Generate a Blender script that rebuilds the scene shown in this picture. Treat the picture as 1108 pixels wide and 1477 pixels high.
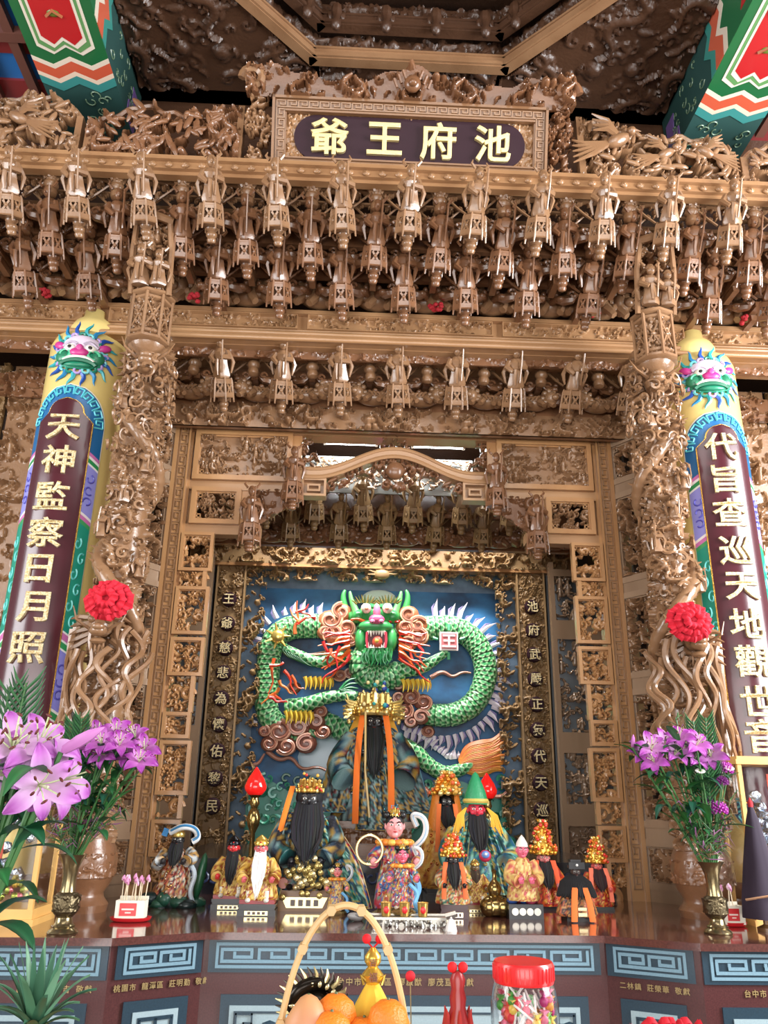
import bpy, math, random
import numpy as np
from mathutils import Matrix, Vector
from mathutils.geometry import tessellate_polygon

for _o in list(bpy.data.objects): bpy.data.objects.remove(_o)
SC = bpy.context.scene
COL = SC.collection
PI = math.pi

# ------------------------------------------------------------------ camera
IW, IH, FPX = 1108, 1477, 1164.7
EYE = 1.6
_p, _y, _r = [math.radians(a) for a in (19.809, 2.310, 0.8838)]
FW = np.array([math.sin(_y)*math.cos(_p), math.cos(_y)*math.cos(_p), math.sin(_p)])
RT = np.array([math.cos(_y), -math.sin(_y), 0.0])
UP = np.cross(RT, FW)
RT, UP = math.cos(_r)*RT + math.sin(_r)*UP, -math.sin(_r)*RT + math.cos(_r)*UP
CAM = np.array([-0.214, 0.0, EYE])
cd = bpy.data.cameras.new('camera'); cam = bpy.data.objects.new('camera', cd); COL.objects.link(cam)
cd.sensor_fit = 'VERTICAL'; cd.sensor_height = 36; cd.sensor_width = 36*IW/IH
cd.lens = 36*FPX/IH; cd.clip_start = 0.05; cd.clip_end = 60
cam.matrix_world = Matrix(((RT[0], UP[0], -FW[0], CAM[0]), (RT[1], UP[1], -FW[1], CAM[1]), (RT[2], UP[2], -FW[2], CAM[2]), (0, 0, 0, 1)))
SC.camera = cam

# ------------------------------------------------------------------ world, lights, exposure
wd = bpy.data.worlds.new('world'); SC.world = wd; wd.use_nodes = True
wd.node_tree.nodes['Background'].inputs[0].default_value = (1.0, 0.97, 0.94, 1)
wd.node_tree.nodes['Background'].inputs[1].default_value = 0.22
def area(name, loc, target, sx, sy, power, col=(1, 1, 1)):
    l = bpy.data.lights.new(name, 'AREA'); l.shape = 'RECTANGLE'; l.size = sx; l.size_y = sy; l.energy = power; l.color = col
    o = bpy.data.objects.new(name, l); COL.objects.link(o); o.location = loc
    o.rotation_euler = (Vector(target) - Vector(loc)).to_track_quat('-Z', 'Y').to_euler()
    return o
area('hall_door_daylight', (-0.6, -4.5, 1.9), (0, 4, 2.0), 6.5, 3.0, 270, (1, 0.985, 0.96))
area('window_daylight_right', (3.9, 1.4, 3.1), (1.0, 3.7, 2.8), 2.2, 2.6, 300, (0.96, 0.98, 1))
area('window_daylight_left', (-4.4, 1.0, 3.0), (-0.8, 3.8, 2.6), 2.0, 2.4, 110, (0.96, 0.98, 1))
area('overhead_fill_light', (0, .3, 4.9), (0, 3.7, 2.6), 3.2, .7, 24, (1, .985, .96))  # unseen fill added overhead to give the carving more contrast
area('mural_fill_light', (0, 5.08, 3.6), (0, 5.62, 1.9), 1.7, .12, 18, (1, .98, .95)).data.spread = math.radians(95)  # hidden fill added behind the inner canopy to brighten the mural
vs = SC.view_settings
vs.view_transform = 'Standard'; vs.look = 'None'; vs.gamma = 1; vs.use_curve_mapping = False; vs.exposure = 0.63

# ------------------------------------------------------------------ pixel helpers (world points from the photograph's frame)
def ray(px, py): return FW + RT*((px - IW/2)/FPX) - UP*((py - IH/2)/FPX)
def at(px, py, Y):
    d = ray(px, py); return CAM + d*(Y/d[1])
def onz(px, py, z):
    d = ray(px, py); return CAM + d*((z - EYE)/d[2])
def hz(px, py, Y): return float(at(px, py, Y)[2])

# ------------------------------------------------------------------ colours and materials
def lin(c):
    a = np.array(c[:3], float)/255.0
    return np.where(a <= 0.04045, a/12.92, ((a + 0.055)/1.055)**2.4)
MATS = {}
def mat(name, col, rough=0.5, metal=0.0, noise=None, bump=None, coat=0.0, emit=None, trans=0.0, vc=False, vcmul=False, alpha=None, spec=None):
    """noise=(scale, strength, stretch xyz, second colour); bump=(scale, strength)"""
    m = bpy.data.materials.new(name); m.use_nodes = True
    nt = m.node_tree; N = nt.nodes; L = nt.links; b = N['Principled BSDF']
    c = lin(col)
    b.inputs['Base Color'].default_value = (*c, 1)
    b.inputs['Roughness'].default_value = rough; b.inputs['Metallic'].default_value = metal
    if coat: b.inputs['Coat Weight'].default_value = coat; b.inputs['Coat Roughness'].default_value = 0.12
    if trans: b.inputs['Transmission Weight'].default_value = trans; b.inputs['IOR'].default_value = 1.3
    if spec is not None: b.inputs['Specular IOR Level'].default_value = spec
    if alpha is not None: b.inputs['Alpha'].default_value = alpha
    if emit: b.inputs['Emission Color'].default_value = (*lin(emit[0]), 1); b.inputs['Emission Strength'].default_value = emit[1]
    src = None
    if vc:
        a = N.new('ShaderNodeAttribute'); a.attribute_name = 'Col'; src = a.outputs['Color']
    if noise:
        tc = N.new('ShaderNodeTexCoord'); mp = N.new('ShaderNodeMapping'); mp.inputs['Scale'].default_value = noise[2]
        L.new(tc.outputs['Object'], mp.inputs['Vector'])
        nz = N.new('ShaderNodeTexNoise'); nz.inputs['Scale'].default_value = noise[0]; nz.inputs['Detail'].default_value = 5
        L.new(mp.outputs['Vector'], nz.inputs['Vector'])
        rp = N.new('ShaderNodeMapRange'); rp.inputs['From Min'].default_value = 0.35; rp.inputs['From Max'].default_value = 0.65
        L.new(nz.outputs['Fac'], rp.inputs['Value'])
        mx = N.new('ShaderNodeMix'); mx.data_type = 'RGBA'
        mf = N.new('ShaderNodeMath'); mf.operation = 'MULTIPLY'; mf.inputs[1].default_value = noise[1]
        L.new(rp.outputs['Result'], mf.inputs[0]); L.new(mf.outputs[0], mx.inputs['Factor'])
        if src: L.new(src, mx.inputs['A'])
        else: mx.inputs['A'].default_value = (*c, 1)
        mx.inputs['B'].default_value = (*lin(noise[3]), 1)
        src = mx.outputs['Result']
    if src: L.new(src, b.inputs['Base Color'])
    if bump:
        tc = N.new('ShaderNodeTexCoord'); nz = N.new('ShaderNodeTexNoise'); nz.inputs['Scale'].default_value = bump[0]; nz.inputs['Detail'].default_value = 4
        L.new(tc.outputs['Object'], nz.inputs['Vector'])
        bp = N.new('ShaderNodeBump'); bp.inputs['Strength'].default_value = bump[1]; bp.inputs['Distance'].default_value = 0.01
        L.new(nz.outputs['Fac'], bp.inputs['Height']); L.new(bp.outputs['Normal'], b.inputs['Normal'])
    MATS[name] = m
    return m
mat('wood', (148, 112, 81), 0.3, noise=(6, 0.55, (1, 1, 1), (116, 82, 55)), bump=(90, 0.12), coat=0.35)
mat('wood_old', (150, 120, 82), 0.42, noise=(6, 0.55, (1, 1, 1), (118, 90, 58)), bump=(90, 0.12), coat=0.12)
mat('wood_red', (130, 90, 62), 0.3, noise=(6, 0.5, (1, 1, 1), (98, 64, 42)), bump=(90, 0.12), coat=0.35)
mat('wood_frame', (178, 134, 90), 0.3, noise=(7, 0.55, (1, 1, 0.12), (146, 99, 60)), coat=0.3)
mat('wood_beam', (170, 130, 92), 0.32, noise=(7, 0.5, (0.12, 1, 1), (140, 99, 66)), coat=0.3)
mat('wood_grey', (150, 124, 100), 0.25, noise=(7, 0.5, (1, 1, 0.12), (120, 94, 72)), coat=0.6)
mat('wood_ceiling', (78, 52, 36), 0.4, noise=(5, 0.5, (1, 1, 1), (56, 36, 25)), bump=(60, 0.3), coat=0.1)
mat('wood_pale', (226, 178, 104), 0.4, noise=(9, 0.4, (1, 1, 0.15), (206, 152, 80)))
mat('gold', (232, 190, 92), 0.22, 0.85, bump=(160, 0.25))
mat('wood_sign', (134, 96, 64), 0.36, noise=(7, 0.5, (0.12, 1, 1), (110, 76, 48)), coat=0.2)
mat('gold_dull', (170, 146, 100), 0.4, 0.3)
mat('daylight_grey', (120, 124, 128), 0.6)
mat('gold_text', (242, 222, 160), 0.28, 0.5, bump=(300, 0.5))
mat('gold_leaf', (238, 226, 190), 0.3, 0.35, noise=(140, 0.9, (1, 1, 1), (176, 140, 60)), bump=(260, 0.5))
mat('brass', (176, 152, 96), 0.2, 0.95, noise=(14, 0.4, (1, 1, 1), (120, 98, 60)))
mat('brass_antique', (158, 142, 106), 0.22, 0.9, noise=(14, 0.5, (1, 1, 1), (104, 90, 64)))
mat('brass_dark', (96, 84, 62), 0.3, 0.85, bump=(80, 0.4))
mat('maroon', (74, 30, 38), 0.22, coat=0.35)
mat('plum', (44, 20, 30), 0.55, spec=.25, noise=(20, 0.4, (0.3, 1, 1), (46, 26, 34)))
mat('paint', (200, 200, 200), 0.38, vc=True, coat=0.2)
mat('paint_matt', (200, 200, 200), 0.6, vc=True)
mat('cloth', (200, 200, 200), 0.8, vc=True)
mat('satin', (200, 200, 200), 0.42, vc=True, bump=(120, .3))
mat('gilt', (200, 200, 200), 0.25, 0.7, vc=True)
mat('leafy', (60, 100, 50), 0.45, vc=True)
mat('petal', (200, 130, 200), 0.5, vc=True)
mat('granite_red', (96, 56, 50), 0.07, noise=(160, 0.6, (1, 1, 1), (60, 34, 32)), coat=0.7)
mat('granite_maroon', (84, 46, 46), 0.25, noise=(200, 0.5, (1, 1, 1), (58, 32, 34)))
mat('slate', (40, 62, 76), 0.3, noise=(180, 0.5, (1, 1, 1), (30, 46, 58)))
mat('slate_pale', (118, 150, 166), 0.4, noise=(200, 0.4, (1, 1, 1), (96, 126, 142)))
mat('slate_grey', (156, 176, 182), 0.45, noise=(200, 0.4, (1, 1, 1), (134, 154, 162)))
mat('black_lacquer', (24, 24, 30), 0.2, coat=0.5)
mat('floor_tile', (150, 132, 116), 0.2, noise=(3, 0.3, (1, 1, 1), (130, 112, 98)))
mat('plaster', (190, 178, 160), 0.8)
mat('wall_dark', (62, 46, 36), 0.7)
mat('blue_grey', (120, 142, 164), 0.5, noise=(14, 0.6, (1, 1, 1), (86, 104, 124)))
mat('tube_light', (255, 255, 255), 0.4, emit=((246, 250, 255), 10.0))
mat('red_bulb', (238, 30, 28), 0.12, emit=((240, 30, 26), 0.25), coat=0.8)
mat('pillar_gold', (224, 200, 128), 0.36, noise=(5, 0.35, (1, 1, 0.2), (206, 176, 96)), coat=0.3)
mat('glass', (255, 255, 255), 0.03, trans=1.0)
mat('plastic_clear', (250, 250, 250), 0.08, trans=1.0)
mat('lid_red', (222, 38, 42), 0.3, coat=0.3)
mat('bamboo', (214, 178, 124), 0.4, noise=(12, 0.4, (1, 1, 1), (190, 150, 96)))
mat('orange_peel', (238, 132, 36), 0.4, bump=(220, 0.35), noise=(5, 0.4, (1, 1, 1), (226, 108, 22)))
mat('foil', (190, 200, 214), 0.16, 0.95, bump=(40, 1.0))
mat('mural_sky', (56, 132, 190), 0.5, noise=(2.4, 0.95, (1, 1, 1.3), (10, 28, 58)))

# ------------------------------------------------------------------ mesh builder
def eul(rx=0, ry=0, rz=0):
    return np.array(Matrix.Rotation(rz, 3, 'Z') @ Matrix.Rotation(ry, 3, 'Y') @ Matrix.Rotation(rx, 3, 'X'))
_sph = {}
def unit_sphere(seg, rings):
    k = (seg, rings)
    if k not in _sph:
        th = np.arange(1, rings)*PI/rings; ph = np.arange(seg)*2*PI/seg
        v = np.stack([np.outer(np.sin(th), np.cos(ph)), np.outer(np.sin(th), np.sin(ph)), np.outer(np.cos(th), np.ones(seg))], -1).reshape(-1, 3)
        v = np.concatenate([v, [[0, 0, 1], [0, 0, -1]]]); n = (rings - 1)*seg
        q = []; t = []
        for i in range(rings - 2):
            for j in range(seg):
                a = i*seg + j; b = i*seg + (j + 1) % seg
                q.append((a, a + seg, b + seg, b))
        for j in range(seg):
            t.append((n, j, (j + 1) % seg)); t.append((n + 1, (rings - 2)*seg + (j + 1) % seg, (rings - 2)*seg + j))
        _sph[k] = (v, np.array(q, int).reshape(-1, 4), np.array(t, int))
    return _sph[k]
BOXV = np.array([(x, y, z) for x in (-.5, .5) for y in (-.5, .5) for z in (-.5, .5)])
BOXF = np.array([(0, 1, 3, 2), (4, 6, 7, 5), (0, 4, 5, 1), (2, 3, 7, 6), (0, 2, 6, 4), (1, 5, 7, 3)])
class MB:
    def __init__(s, col=(180, 180, 180)):
        s.v = []; s.f = []; s.c = []; s.n = 0; s.col = col; s.xf = None
    def add(s, v, faces, col=None):
        v = np.asarray(v, float)
        if s.xf: v = s.xf(v)
        for f in faces:
            f = np.asarray(f, int)
            if len(f): s.f.append(f + s.n)
        s.v.append(v)
        c = s.col if col is None else col
        c = np.asarray(c, float)
        if c.ndim == 1: c = np.tile(lin(c), (len(v), 1))
        s.c.append(c); s.n += len(v); return s
    def box(s, c, size, rot=None, col=None):
        v = BOXV*np.asarray(size, float)
        if rot is not None: v = v @ eul(*rot).T
        return s.add(v + np.asarray(c, float), [BOXF], col)
    def bx(s, x0, x1, y0, y1, z0, z1, col=None):
        return s.box(((x0+x1)/2, (y0+y1)/2, (z0+z1)/2), (abs(x1-x0), abs(y1-y0), abs(z1-z0)), None, col)
    def ball(s, c, r, rot=None, col=None, seg=10, rings=6):
        v, q, t = unit_sphere(seg, rings)
        r = np.asarray(r, float); v = v*(r if r.ndim else np.array([r, r, r]))
        if rot is not None: v = v @ eul(*rot).T
        return s.add(v + np.asarray(c, float), [q, t], col)
    def lathe(s, prof, c=(0, 0, 0), seg=16, rot=None, col=None, sx=1, sy=1, wave=None, a0=0, a1=2*PI, colf=None):
        prof = np.asarray(prof, float); n = len(prof); full = abs(a1 - a0 - 2*PI) < 1e-6
        k = seg if full else seg + 1
        a = a0 + np.arange(k)*(a1 - a0)/seg
        R = prof[:, 0][:, None]*np.ones(k)
        if wave: R = R*(1 + wave[1]*np.cos(wave[0]*a)[None, :]*(np.linspace(1, 0.2, n)[:, None] if len(wave) > 2 else 1))
        v = np.stack([R*np.cos(a)*sx, R*np.sin(a)*sy, np.repeat(prof[:, 1][:, None], k, 1)], -1).reshape(-1, 3)
        i, j = np.meshgrid(np.arange(n - 1), np.arange(seg), indexing='ij'); j2 = (j + 1) % k
        q = np.stack([i*k + j, i*k + j2, (i+1)*k + j2, (i+1)*k + j], -1).reshape(-1, 4)
        fs = [q]
        if full:
            if prof[0, 0] > 1e-6: fs.append(np.arange(k)[::-1][None, :])
            if prof[-1, 0] > 1e-6: fs.append(((n-1)*k + np.arange(k))[None, :])
        if colf is not None: col = colf(v)
        if rot is not None: v = v @ eul(*rot).T
        return s.add(v + np.asarray(c, float), fs, col)
    def tube(s, pts, r, sides=6, col=None, closed=False, flat=None, cap=True):
        P = np.asarray(pts, float); n = len(P)
        r = np.asarray(r, float)*np.ones(n)
        T = np.roll(P, -1, 0) - np.roll(P, 1, 0) if closed else np.gradient(P, axis=0)
        T /= np.linalg.norm(T, axis=1)[:, None] + 1e-12
        u = np.cross(T[0], (0, 0, 1.0));
        if np.linalg.norm(u) < 0.2: u = np.cross(T[0], (0, 1.0, 0))
        u /= np.linalg.norm(u); U = [u]
        for i in range(1, n):
            u = u - T[i]*(u @ T[i]); u = u/(np.linalg.norm(u) + 1e-12); U.append(u)
        U = np.array(U); V = np.cross(T, U)
        a = np.arange(sides)*2*PI/sides
        ring = U[:, None, :]*np.cos(a)[None, :, None] + V[:, None, :]*np.sin(a)[None, :, None]
        if flat: ring = ring*np.asarray(flat)[None, None, :]
        v = (P[:, None, :] + ring*r[:, None, None]).reshape(-1, 3)
        m_ = n if closed else n - 1
        i, j = np.meshgrid(np.arange(m_), np.arange(sides), indexing='ij'); i2 = (i + 1) % n; j2 = (j + 1) % sides
        fs = [np.stack([i*sides + j, i*sides + j2, i2*sides + j2, i2*sides + j], -1).reshape(-1, 4)]
        if not closed and cap: fs += [np.arange(sides)[::-1][None, :], ((n-1)*sides + np.arange(sides))[None, :]]
        return s.add(v, fs, col)
    def prism(s, out, y0, y1, col=None, plane='xz'):
        out = np.asarray(out, float); n = len(out)
        tri = np.array(tessellate_polygon([[Vector((p[0], p[1], 0)) for p in out]]), int)
        ar = 0.5*np.sum(out[:, 0]*np.roll(out[:, 1], -1) - np.roll(out[:, 0], -1)*out[:, 1])
        if len(tri):
            t0 = out[tri[0]]; at_ = (t0[1, 0]-t0[0, 0])*(t0[2, 1]-t0[0, 1]) - (t0[2, 0]-t0[0, 0])*(t0[1, 1]-t0[0, 1])
            if at_ < 0: tri = tri[:, ::-1]
        if plane == 'xz': v = np.concatenate([np.stack([out[:, 0], np.full(n, y0), out[:, 1]], -1), np.stack([out[:, 0], np.full(n, y1), out[:, 1]], -1)])
        else: v = np.concatenate([np.stack([out[:, 0], out[:, 1], np.full(n, y0)], -1), np.stack([out[:, 0], out[:, 1], np.full(n, y1)], -1)])
        i = np.arange(n); j = (i + 1) % n
        side = np.stack([i, j, j + n, i + n], -1)
        if (ar > 0) == (plane == 'xz'): side = side[:, ::-1]
        f0, f1 = tri, tri[:, ::-1] + n
        if plane != 'xz': f0, f1 = tri[:, ::-1], tri + n
        return s.add(v, [f0, f1, side], col)
    def sheet(s, G, col=None, colg=None):
        G = np.asarray(G, float); a, b = G.shape[:2]
        i, j = np.meshgrid(np.arange(a-1), np.arange(b-1), indexing='ij')
        q = np.stack([i*b + j, i*b + j + 1, (i+1)*b + j + 1, (i+1)*b + j], -1).reshape(-1, 4)
        return s.add(G.reshape(-1, 3), [q], colg.reshape(-1, 3) if colg is not None else col)
    def build(s, name, material, parent=None, loc=(0, 0, 0), rot=(0, 0, 0), scale=None, smooth=True, sharp=None):
        me = bpy.data.meshes.new(name)
        V = np.concatenate(s.v); C = np.concatenate(s.c)
        tot = np.concatenate([np.full(len(f), f.shape[1]) for f in s.f]); loops = np.concatenate([f.ravel() for f in s.f])
        me.vertices.add(len(V)); me.vertices.foreach_set('co', V.astype(np.float32).ravel())
        me.loops.add(len(loops)); me.loops.foreach_set('vertex_index', loops.astype(np.int32))
        st = np.concatenate([[0], np.cumsum(tot)[:-1]]).astype(np.int32)
        me.polygons.add(len(tot)); me.polygons.foreach_set('loop_start', st)
        try: me.polygons.foreach_set('loop_total', tot.astype(np.int32))
        except Exception: pass
        me.update(calc_edges=True); me.validate(clean_customdata=False)
        ca = me.color_attributes.new('Col', 'FLOAT_COLOR', 'POINT')
        if len(ca.data) == len(C): ca.data.foreach_set('color', np.concatenate([C, np.ones((len(C), 1))], 1).astype(np.float32).ravel())
        me.materials.append(MATS[material])
        me.polygons.foreach_set('use_smooth', np.full(len(me.polygons), bool(smooth)))
        if smooth:
            me.set_sharp_from_angle(angle=math.radians(sharp or 48))
        return link(name, me, parent, loc, rot, scale)
def link(name, me, parent=None, loc=(0, 0, 0), rot=(0, 0, 0), scale=None):
    o = bpy.data.objects.new(name, me); COL.objects.link(o)
    o.parent = parent; o.location = loc; o.rotation_euler = rot
    if scale is not None: o.scale = scale if hasattr(scale, '__len__') else (scale,)*3
    return o
def tag(o, label, cat, group=None, kind=None):
    if label: o['label'] = label
    if cat: o['category'] = cat
    if group: o['group'] = group
    if kind: o['kind'] = kind
    return o
def thing(name, label, cat, loc=(0, 0, 0), rz=0, group=None):
    o = bpy.data.objects.new(name, None); COL.objects.link(o); o.empty_display_size = 0.05
    o.location = loc; o.rotation_euler = (0, 0, rz)
    return tag(o, label, cat, group)
def struct(o): o['kind'] = 'structure'; return o
def dup(root, loc=None, rot=None, parent=None, scale=None):
    r = root.copy(); COL.objects.link(r)
    if parent is not None: r.parent = parent
    if loc is not None: r.location = loc
    if rot is not None: r.rotation_euler = rot
    if scale is not None: r.scale = scale
    for ch in root.children:
        c = ch.copy(); COL.objects.link(c); c.parent = r
        for g in ch.children:
            d = g.copy(); COL.objects.link(d); d.parent = c
    return r
def bend(R, cx=0, cy=0):
    """flat relief (x along, y depth towards -y, z up) wrapped on a cylinder of radius R"""
    def f(v):
        a = v[:, 0]/R; r = R - v[:, 1]
        return np.stack([cx + np.sin(a)*r, cy - np.cos(a)*r, v[:, 2]], -1)
    return f
_glyph = {}
def glyph(ch, size, depth, bold=0.0, bevel=0.0):
    """one character as vertices centred on the origin in the xz plane facing -y"""
    k = (ch, bold, bevel)
    if k not in _glyph:
        cu = bpy.data.curves.new('t', 'FONT'); cu.body = ch; cu.size = 1; cu.extrude = 0.1; cu.offset = bold; cu.resolution_u = 3
        cu.bevel_depth = bevel; cu.bevel_resolution = 0
        o = bpy.data.objects.new('t', cu); COL.objects.link(o)
        me = bpy.data.meshes.new_from_object(o.evaluated_get(bpy.context.evaluated_depsgraph_get()))
        v = np.array([q.co[:] for q in me.vertices]); fs = {}
        for p in me.polygons: fs.setdefault(len(p.vertices), []).append(tuple(p.vertices))
        bpy.data.objects.remove(o); bpy.data.curves.remove(cu); bpy.data.meshes.remove(me)
        if len(v):
            v = v - (v.max(0) + v.min(0))/2
        _glyph[k] = (v, [np.array(x) for x in fs.values()])
    v, fs = _glyph[k]
    if not len(v): return v, fs
    z = v[:, 2]/np.abs(v[:, 2]).max()
    return np.stack([v[:, 0]*size, -z*depth/2, v[:, 1]*size], -1), fs

# ------------------------------------------------------------------ carved relief: height fields made of scrolls, leaves and figures
NF = 256; TX = 0.0025
def stamp(F, x, y, r, h):
    r = max(r, 1.0); k = int(r) + 1
    xi = np.arange(int(x) - k, int(x) + k + 2); yi = np.arange(int(y) - k, int(y) + k + 2)
    d = ((xi - x)**2)[None, :] + ((yi - y)**2)[:, None]
    val = h*np.sqrt(np.clip(1 - d/(r*r), 0, None))
    ix = np.ix_(yi % F.shape[0], xi % F.shape[1])
    F[ix] = np.maximum(F[ix], val)
def spiral(F, rg, x, y, R, h):
    a0 = rg.uniform(0, 2*PI); sg = rg.choice((-1, 1)); n = int(10 + R)
    for t in np.linspace(0, 1, n):
        a = a0 + sg*t*2.9*PI/1.6; rr = R*(1 - 0.8*t)
        stamp(F, x + rr*math.cos(a), y + rr*math.sin(a), R*(0.30 - 0.1*t), h*(0.8 + 0.2*t))
    stamp(F, x, y, R*0.22, h)
def leaf(F, rg, x, y, L, a, h, bend_=None):
    b = rg.uniform(-1.2, 1.2) if bend_ is None else bend_
    for t in np.linspace(0, 1, int(6 + L*0.7)):
        stamp(F, x, y, L*0.2*math.sin(PI*min(t + 0.12, 1)), h*(1 - 0.35*t)); a += b*1.6/(6 + L*0.7)
        x += math.cos(a)*L/(6 + L*0.7); y += math.sin(a)*L/(6 + L*0.7)
def figure(F, x, y, H, h):
    for dy, r, hh in ((0.05, .20, .7), (.2, .2, .75), (.35, .18, .8), (.5, .17, .9), (.62, .19, .95), (.84, .12, 1.0), (.95, .09, .95)):
        stamp(F, x, y + dy*H, r*H, h*hh)
    for s in (-1, 1):
        for t in np.linspace(0, 1, 4): stamp(F, x + s*H*(.16 + .1*t), y + H*(.62 - .25*t), .08*H, h*.95)
def make_field(kind, seed):
    rg = random.Random(seed); F = np.zeros((NF, NF))
    if kind == 'foliage':
        for i in range(110): leaf(F, rg, rg.uniform(0, NF), rg.uniform(0, NF), rg.uniform(18, 34), rg.uniform(0, 6.3), rg.uniform(.35, .6))
        for i in range(120): spiral(F, rg, rg.uniform(0, NF), rg.uniform(0, NF), rg.uniform(7, 15), rg.uniform(.5, .85))
        for i in range(22):
            x, y = rg.uniform(0, NF), rg.uniform(0, NF); R = rg.uniform(6, 10)
            for k in range(6): stamp(F, x + R*math.cos(k*1.05), y + R*math.sin(k*1.05), R*.55, .9)
            stamp(F, x, y, R*.5, 1)
    elif kind == 'fine':
        for i in range(260): leaf(F, rg, rg.uniform(0, NF), rg.uniform(0, NF), rg.uniform(9, 20), rg.uniform(0, 6.3), rg.uniform(.4, .8))
        for i in range(230): spiral(F, rg, rg.uniform(0, NF), rg.uniform(0, NF), rg.uniform(4, 8), rg.uniform(.5, 1))
    elif kind == 'dragon':
        for i in range(80): spiral(F, rg, rg.uniform(0, NF), rg.uniform(0, NF), rg.uniform(6, 12), rg.uniform(.3, .55))
        for i in range(9):
            x, y = rg.uniform(0, NF), rg.uniform(0, NF); a = rg.uniform(0, 6.3); ph = rg.uniform(0, 6)
            for t in range(60):
                a += 0.22*math.sin(t*.2 + ph); x += 2.6*math.cos(a); y += 2.6*math.sin(a)
                r = 8*(1 - abs(t - 30)/42); stamp(F, x, y, r, .95 - .1*(t % 2))
                if t % 3 == 0:
                    for s in (-1, 1): stamp(F, x - s*math.sin(a)*r*1.2, y + s*math.cos(a)*r*1.2, r*.35, .8)
        for i in range(60): leaf(F, rg, rg.uniform(0, NF), rg.uniform(0, NF), rg.uniform(14, 26), rg.uniform(0, 6.3), rg.uniform(.5, .75))
        for i in range(10): stamp(F, rg.uniform(0, NF), rg.uniform(0, NF), rg.uniform(8, 12), 1)
    elif kind == 'figures':
        for i in range(150): leaf(F, rg, rg.uniform(0, NF), rg.uniform(0, NF), rg.uniform(12, 26), rg.uniform(0, 6.3), rg.uniform(.3, .5))
        for i in range(70): spiral(F, rg, rg.uniform(0, NF), rg.uniform(0, NF), rg.uniform(5, 10), rg.uniform(.35, .6))
        for i in range(26):
            figure(F, rg.uniform(0, NF), rg.uniform(0, NF), rg.uniform(34, 50), rg.uniform(.75, 1))
        for i in range(12):
            x, y = rg.uniform(0, NF), rg.uniform(0, NF)
            for t in np.linspace(-1, 1, 14): stamp(F, x + 22*t, y + 6*t*t, 3.2, .95)
    F += 0.02
    return F
FOL, FINE, DRG, FIG = make_field('foliage', 3), make_field('fine', 5), make_field('dragon', 8), make_field('figures', 13)
def relief(m, w, h, F=FOL, o=(0, 0), sc=1.0, amp=0.02, res=0.005, thr=None, mask=None, th=0.012, flip=False, c=(0, 0, 0), col=None, xz=True, rim=0.0):
    """a carved slab w x h standing on c, carved side towards -y; thr pierces the low ground; mask(x,z) trims the outline"""
    nx, nz = max(3, int(w/res) + 1), max(3, int(h/res) + 1)
    xs = np.linspace(-w/2, w/2, nx); zs = np.linspace(0, h, nz)
    ix = ((xs*(-1 if flip else 1) + o[0])/(TX*sc)).astype(int) % NF; iz = ((zs + o[1])/(TX*sc)).astype(int) % NF
    A = F[np.ix_(iz, ix)]
    if rim > 0:
        X, Z = np.meshgrid(xs, zs); e = np.minimum(np.minimum(X + w/2, w/2 - X), np.minimum(Z, h - Z)); A = np.where(e < rim, 0.75, A)
    X, Z = np.meshgrid(xs, zs)
    front = np.stack([X, -amp*A, Z], -1).reshape(-1, 3); back = np.stack([X, np.full_like(X, th), Z], -1).reshape(-1, 3)
    keep = np.ones((nz-1, nx-1), bool)
    mid = (A[:-1, :-1] + A[1:, :-1] + A[:-1, 1:] + A[1:, 1:])/4
    if thr is not None: keep &= mid > thr
    if mask is not None: keep &= mask((X[:-1, :-1] + X[1:, 1:])/2, (Z[:-1, :-1] + Z[1:, 1:])/2)
    i, j = np.nonzero(keep); a = i*nx + j; nv = nx*nz
    fr = np.stack([a, a + 1, a + nx + 1, a + nx], -1)
    faces = [fr]
    pad = np.pad(keep, 1)
    for (di, dj, e0, e1) in ((-1, 0, 0, 1), (1, 0, nx + 1, nx), (0, -1, nx, 0), (0, 1, 1, nx + 1)):
        sel = ~pad[1 + di:pad.shape[0] - 1 + di, 1 + dj:pad.shape[1] - 1 + dj] & keep
        ii, jj = np.nonzero(sel); b = ii*nx + jj
        faces.append(np.stack([b + e1, b + e0, b + e0 + nv, b + e1 + nv], -1))
    if thr is not None or mask is not None: faces.append(fr[:, ::-1] + nv)
    V = np.concatenate([front, back]); allf = np.concatenate(faces)
    used, inv = np.unique(allf, return_inverse=True)
    return m.add(V[used] + np.asarray(c, float), [inv.reshape(allf.shape)], col)
def frame_rect(m, x0, x1, z0, z1, y, t=0.02, d=0.02, col=None):
    m.bx(x0, x1, y - d, y, z1 - t, z1, col); m.bx(x0, x1, y - d, y, z0, z0 + t, col)
    m.bx(x0, x0 + t, y - d, y, z0 + t, z1 - t, col); m.bx(x1 - t, x1, y - d, y, z0 + t, z1 - t, col)
    return m
def fret(m, x0, x1, z0, z1, y, t, d=0.004, unit=None, col=None):
    """a running meander between x0..x1, z0..z1 as raised fillets on a plane at y, facing -y"""
    H = z1 - z0; n = max(1, round((x1 - x0)/(unit or 1.6*H))); u = (x1 - x0)/n
    for i in range(n):
        a = x0 + i*u
        P = [(a, z0), (a, z1), (a + .80*u, z1), (a + .80*u, z0 + .36*H), (a + .34*u, z0 + .36*H), (a + .34*u, z0 + .68*H)]
        for si, (p, q) in enumerate(list(zip(P[:-1], P[1:])) + [((a, z0), (a + u, z0))]):
            m.bx(min(p[0], q[0]) - t/2, max(p[0], q[0]) + t/2, y - d*(1 + .05*si + .02*(i % 2)), y + .0005, min(p[1], q[1]) - t/2, max(p[1], q[1]) + t/2, col)
    m.bx(x1 - t/2, x1 + t/2, y - d, y, z0 - t/2, z1 + t/2, col)
    return m
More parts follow.
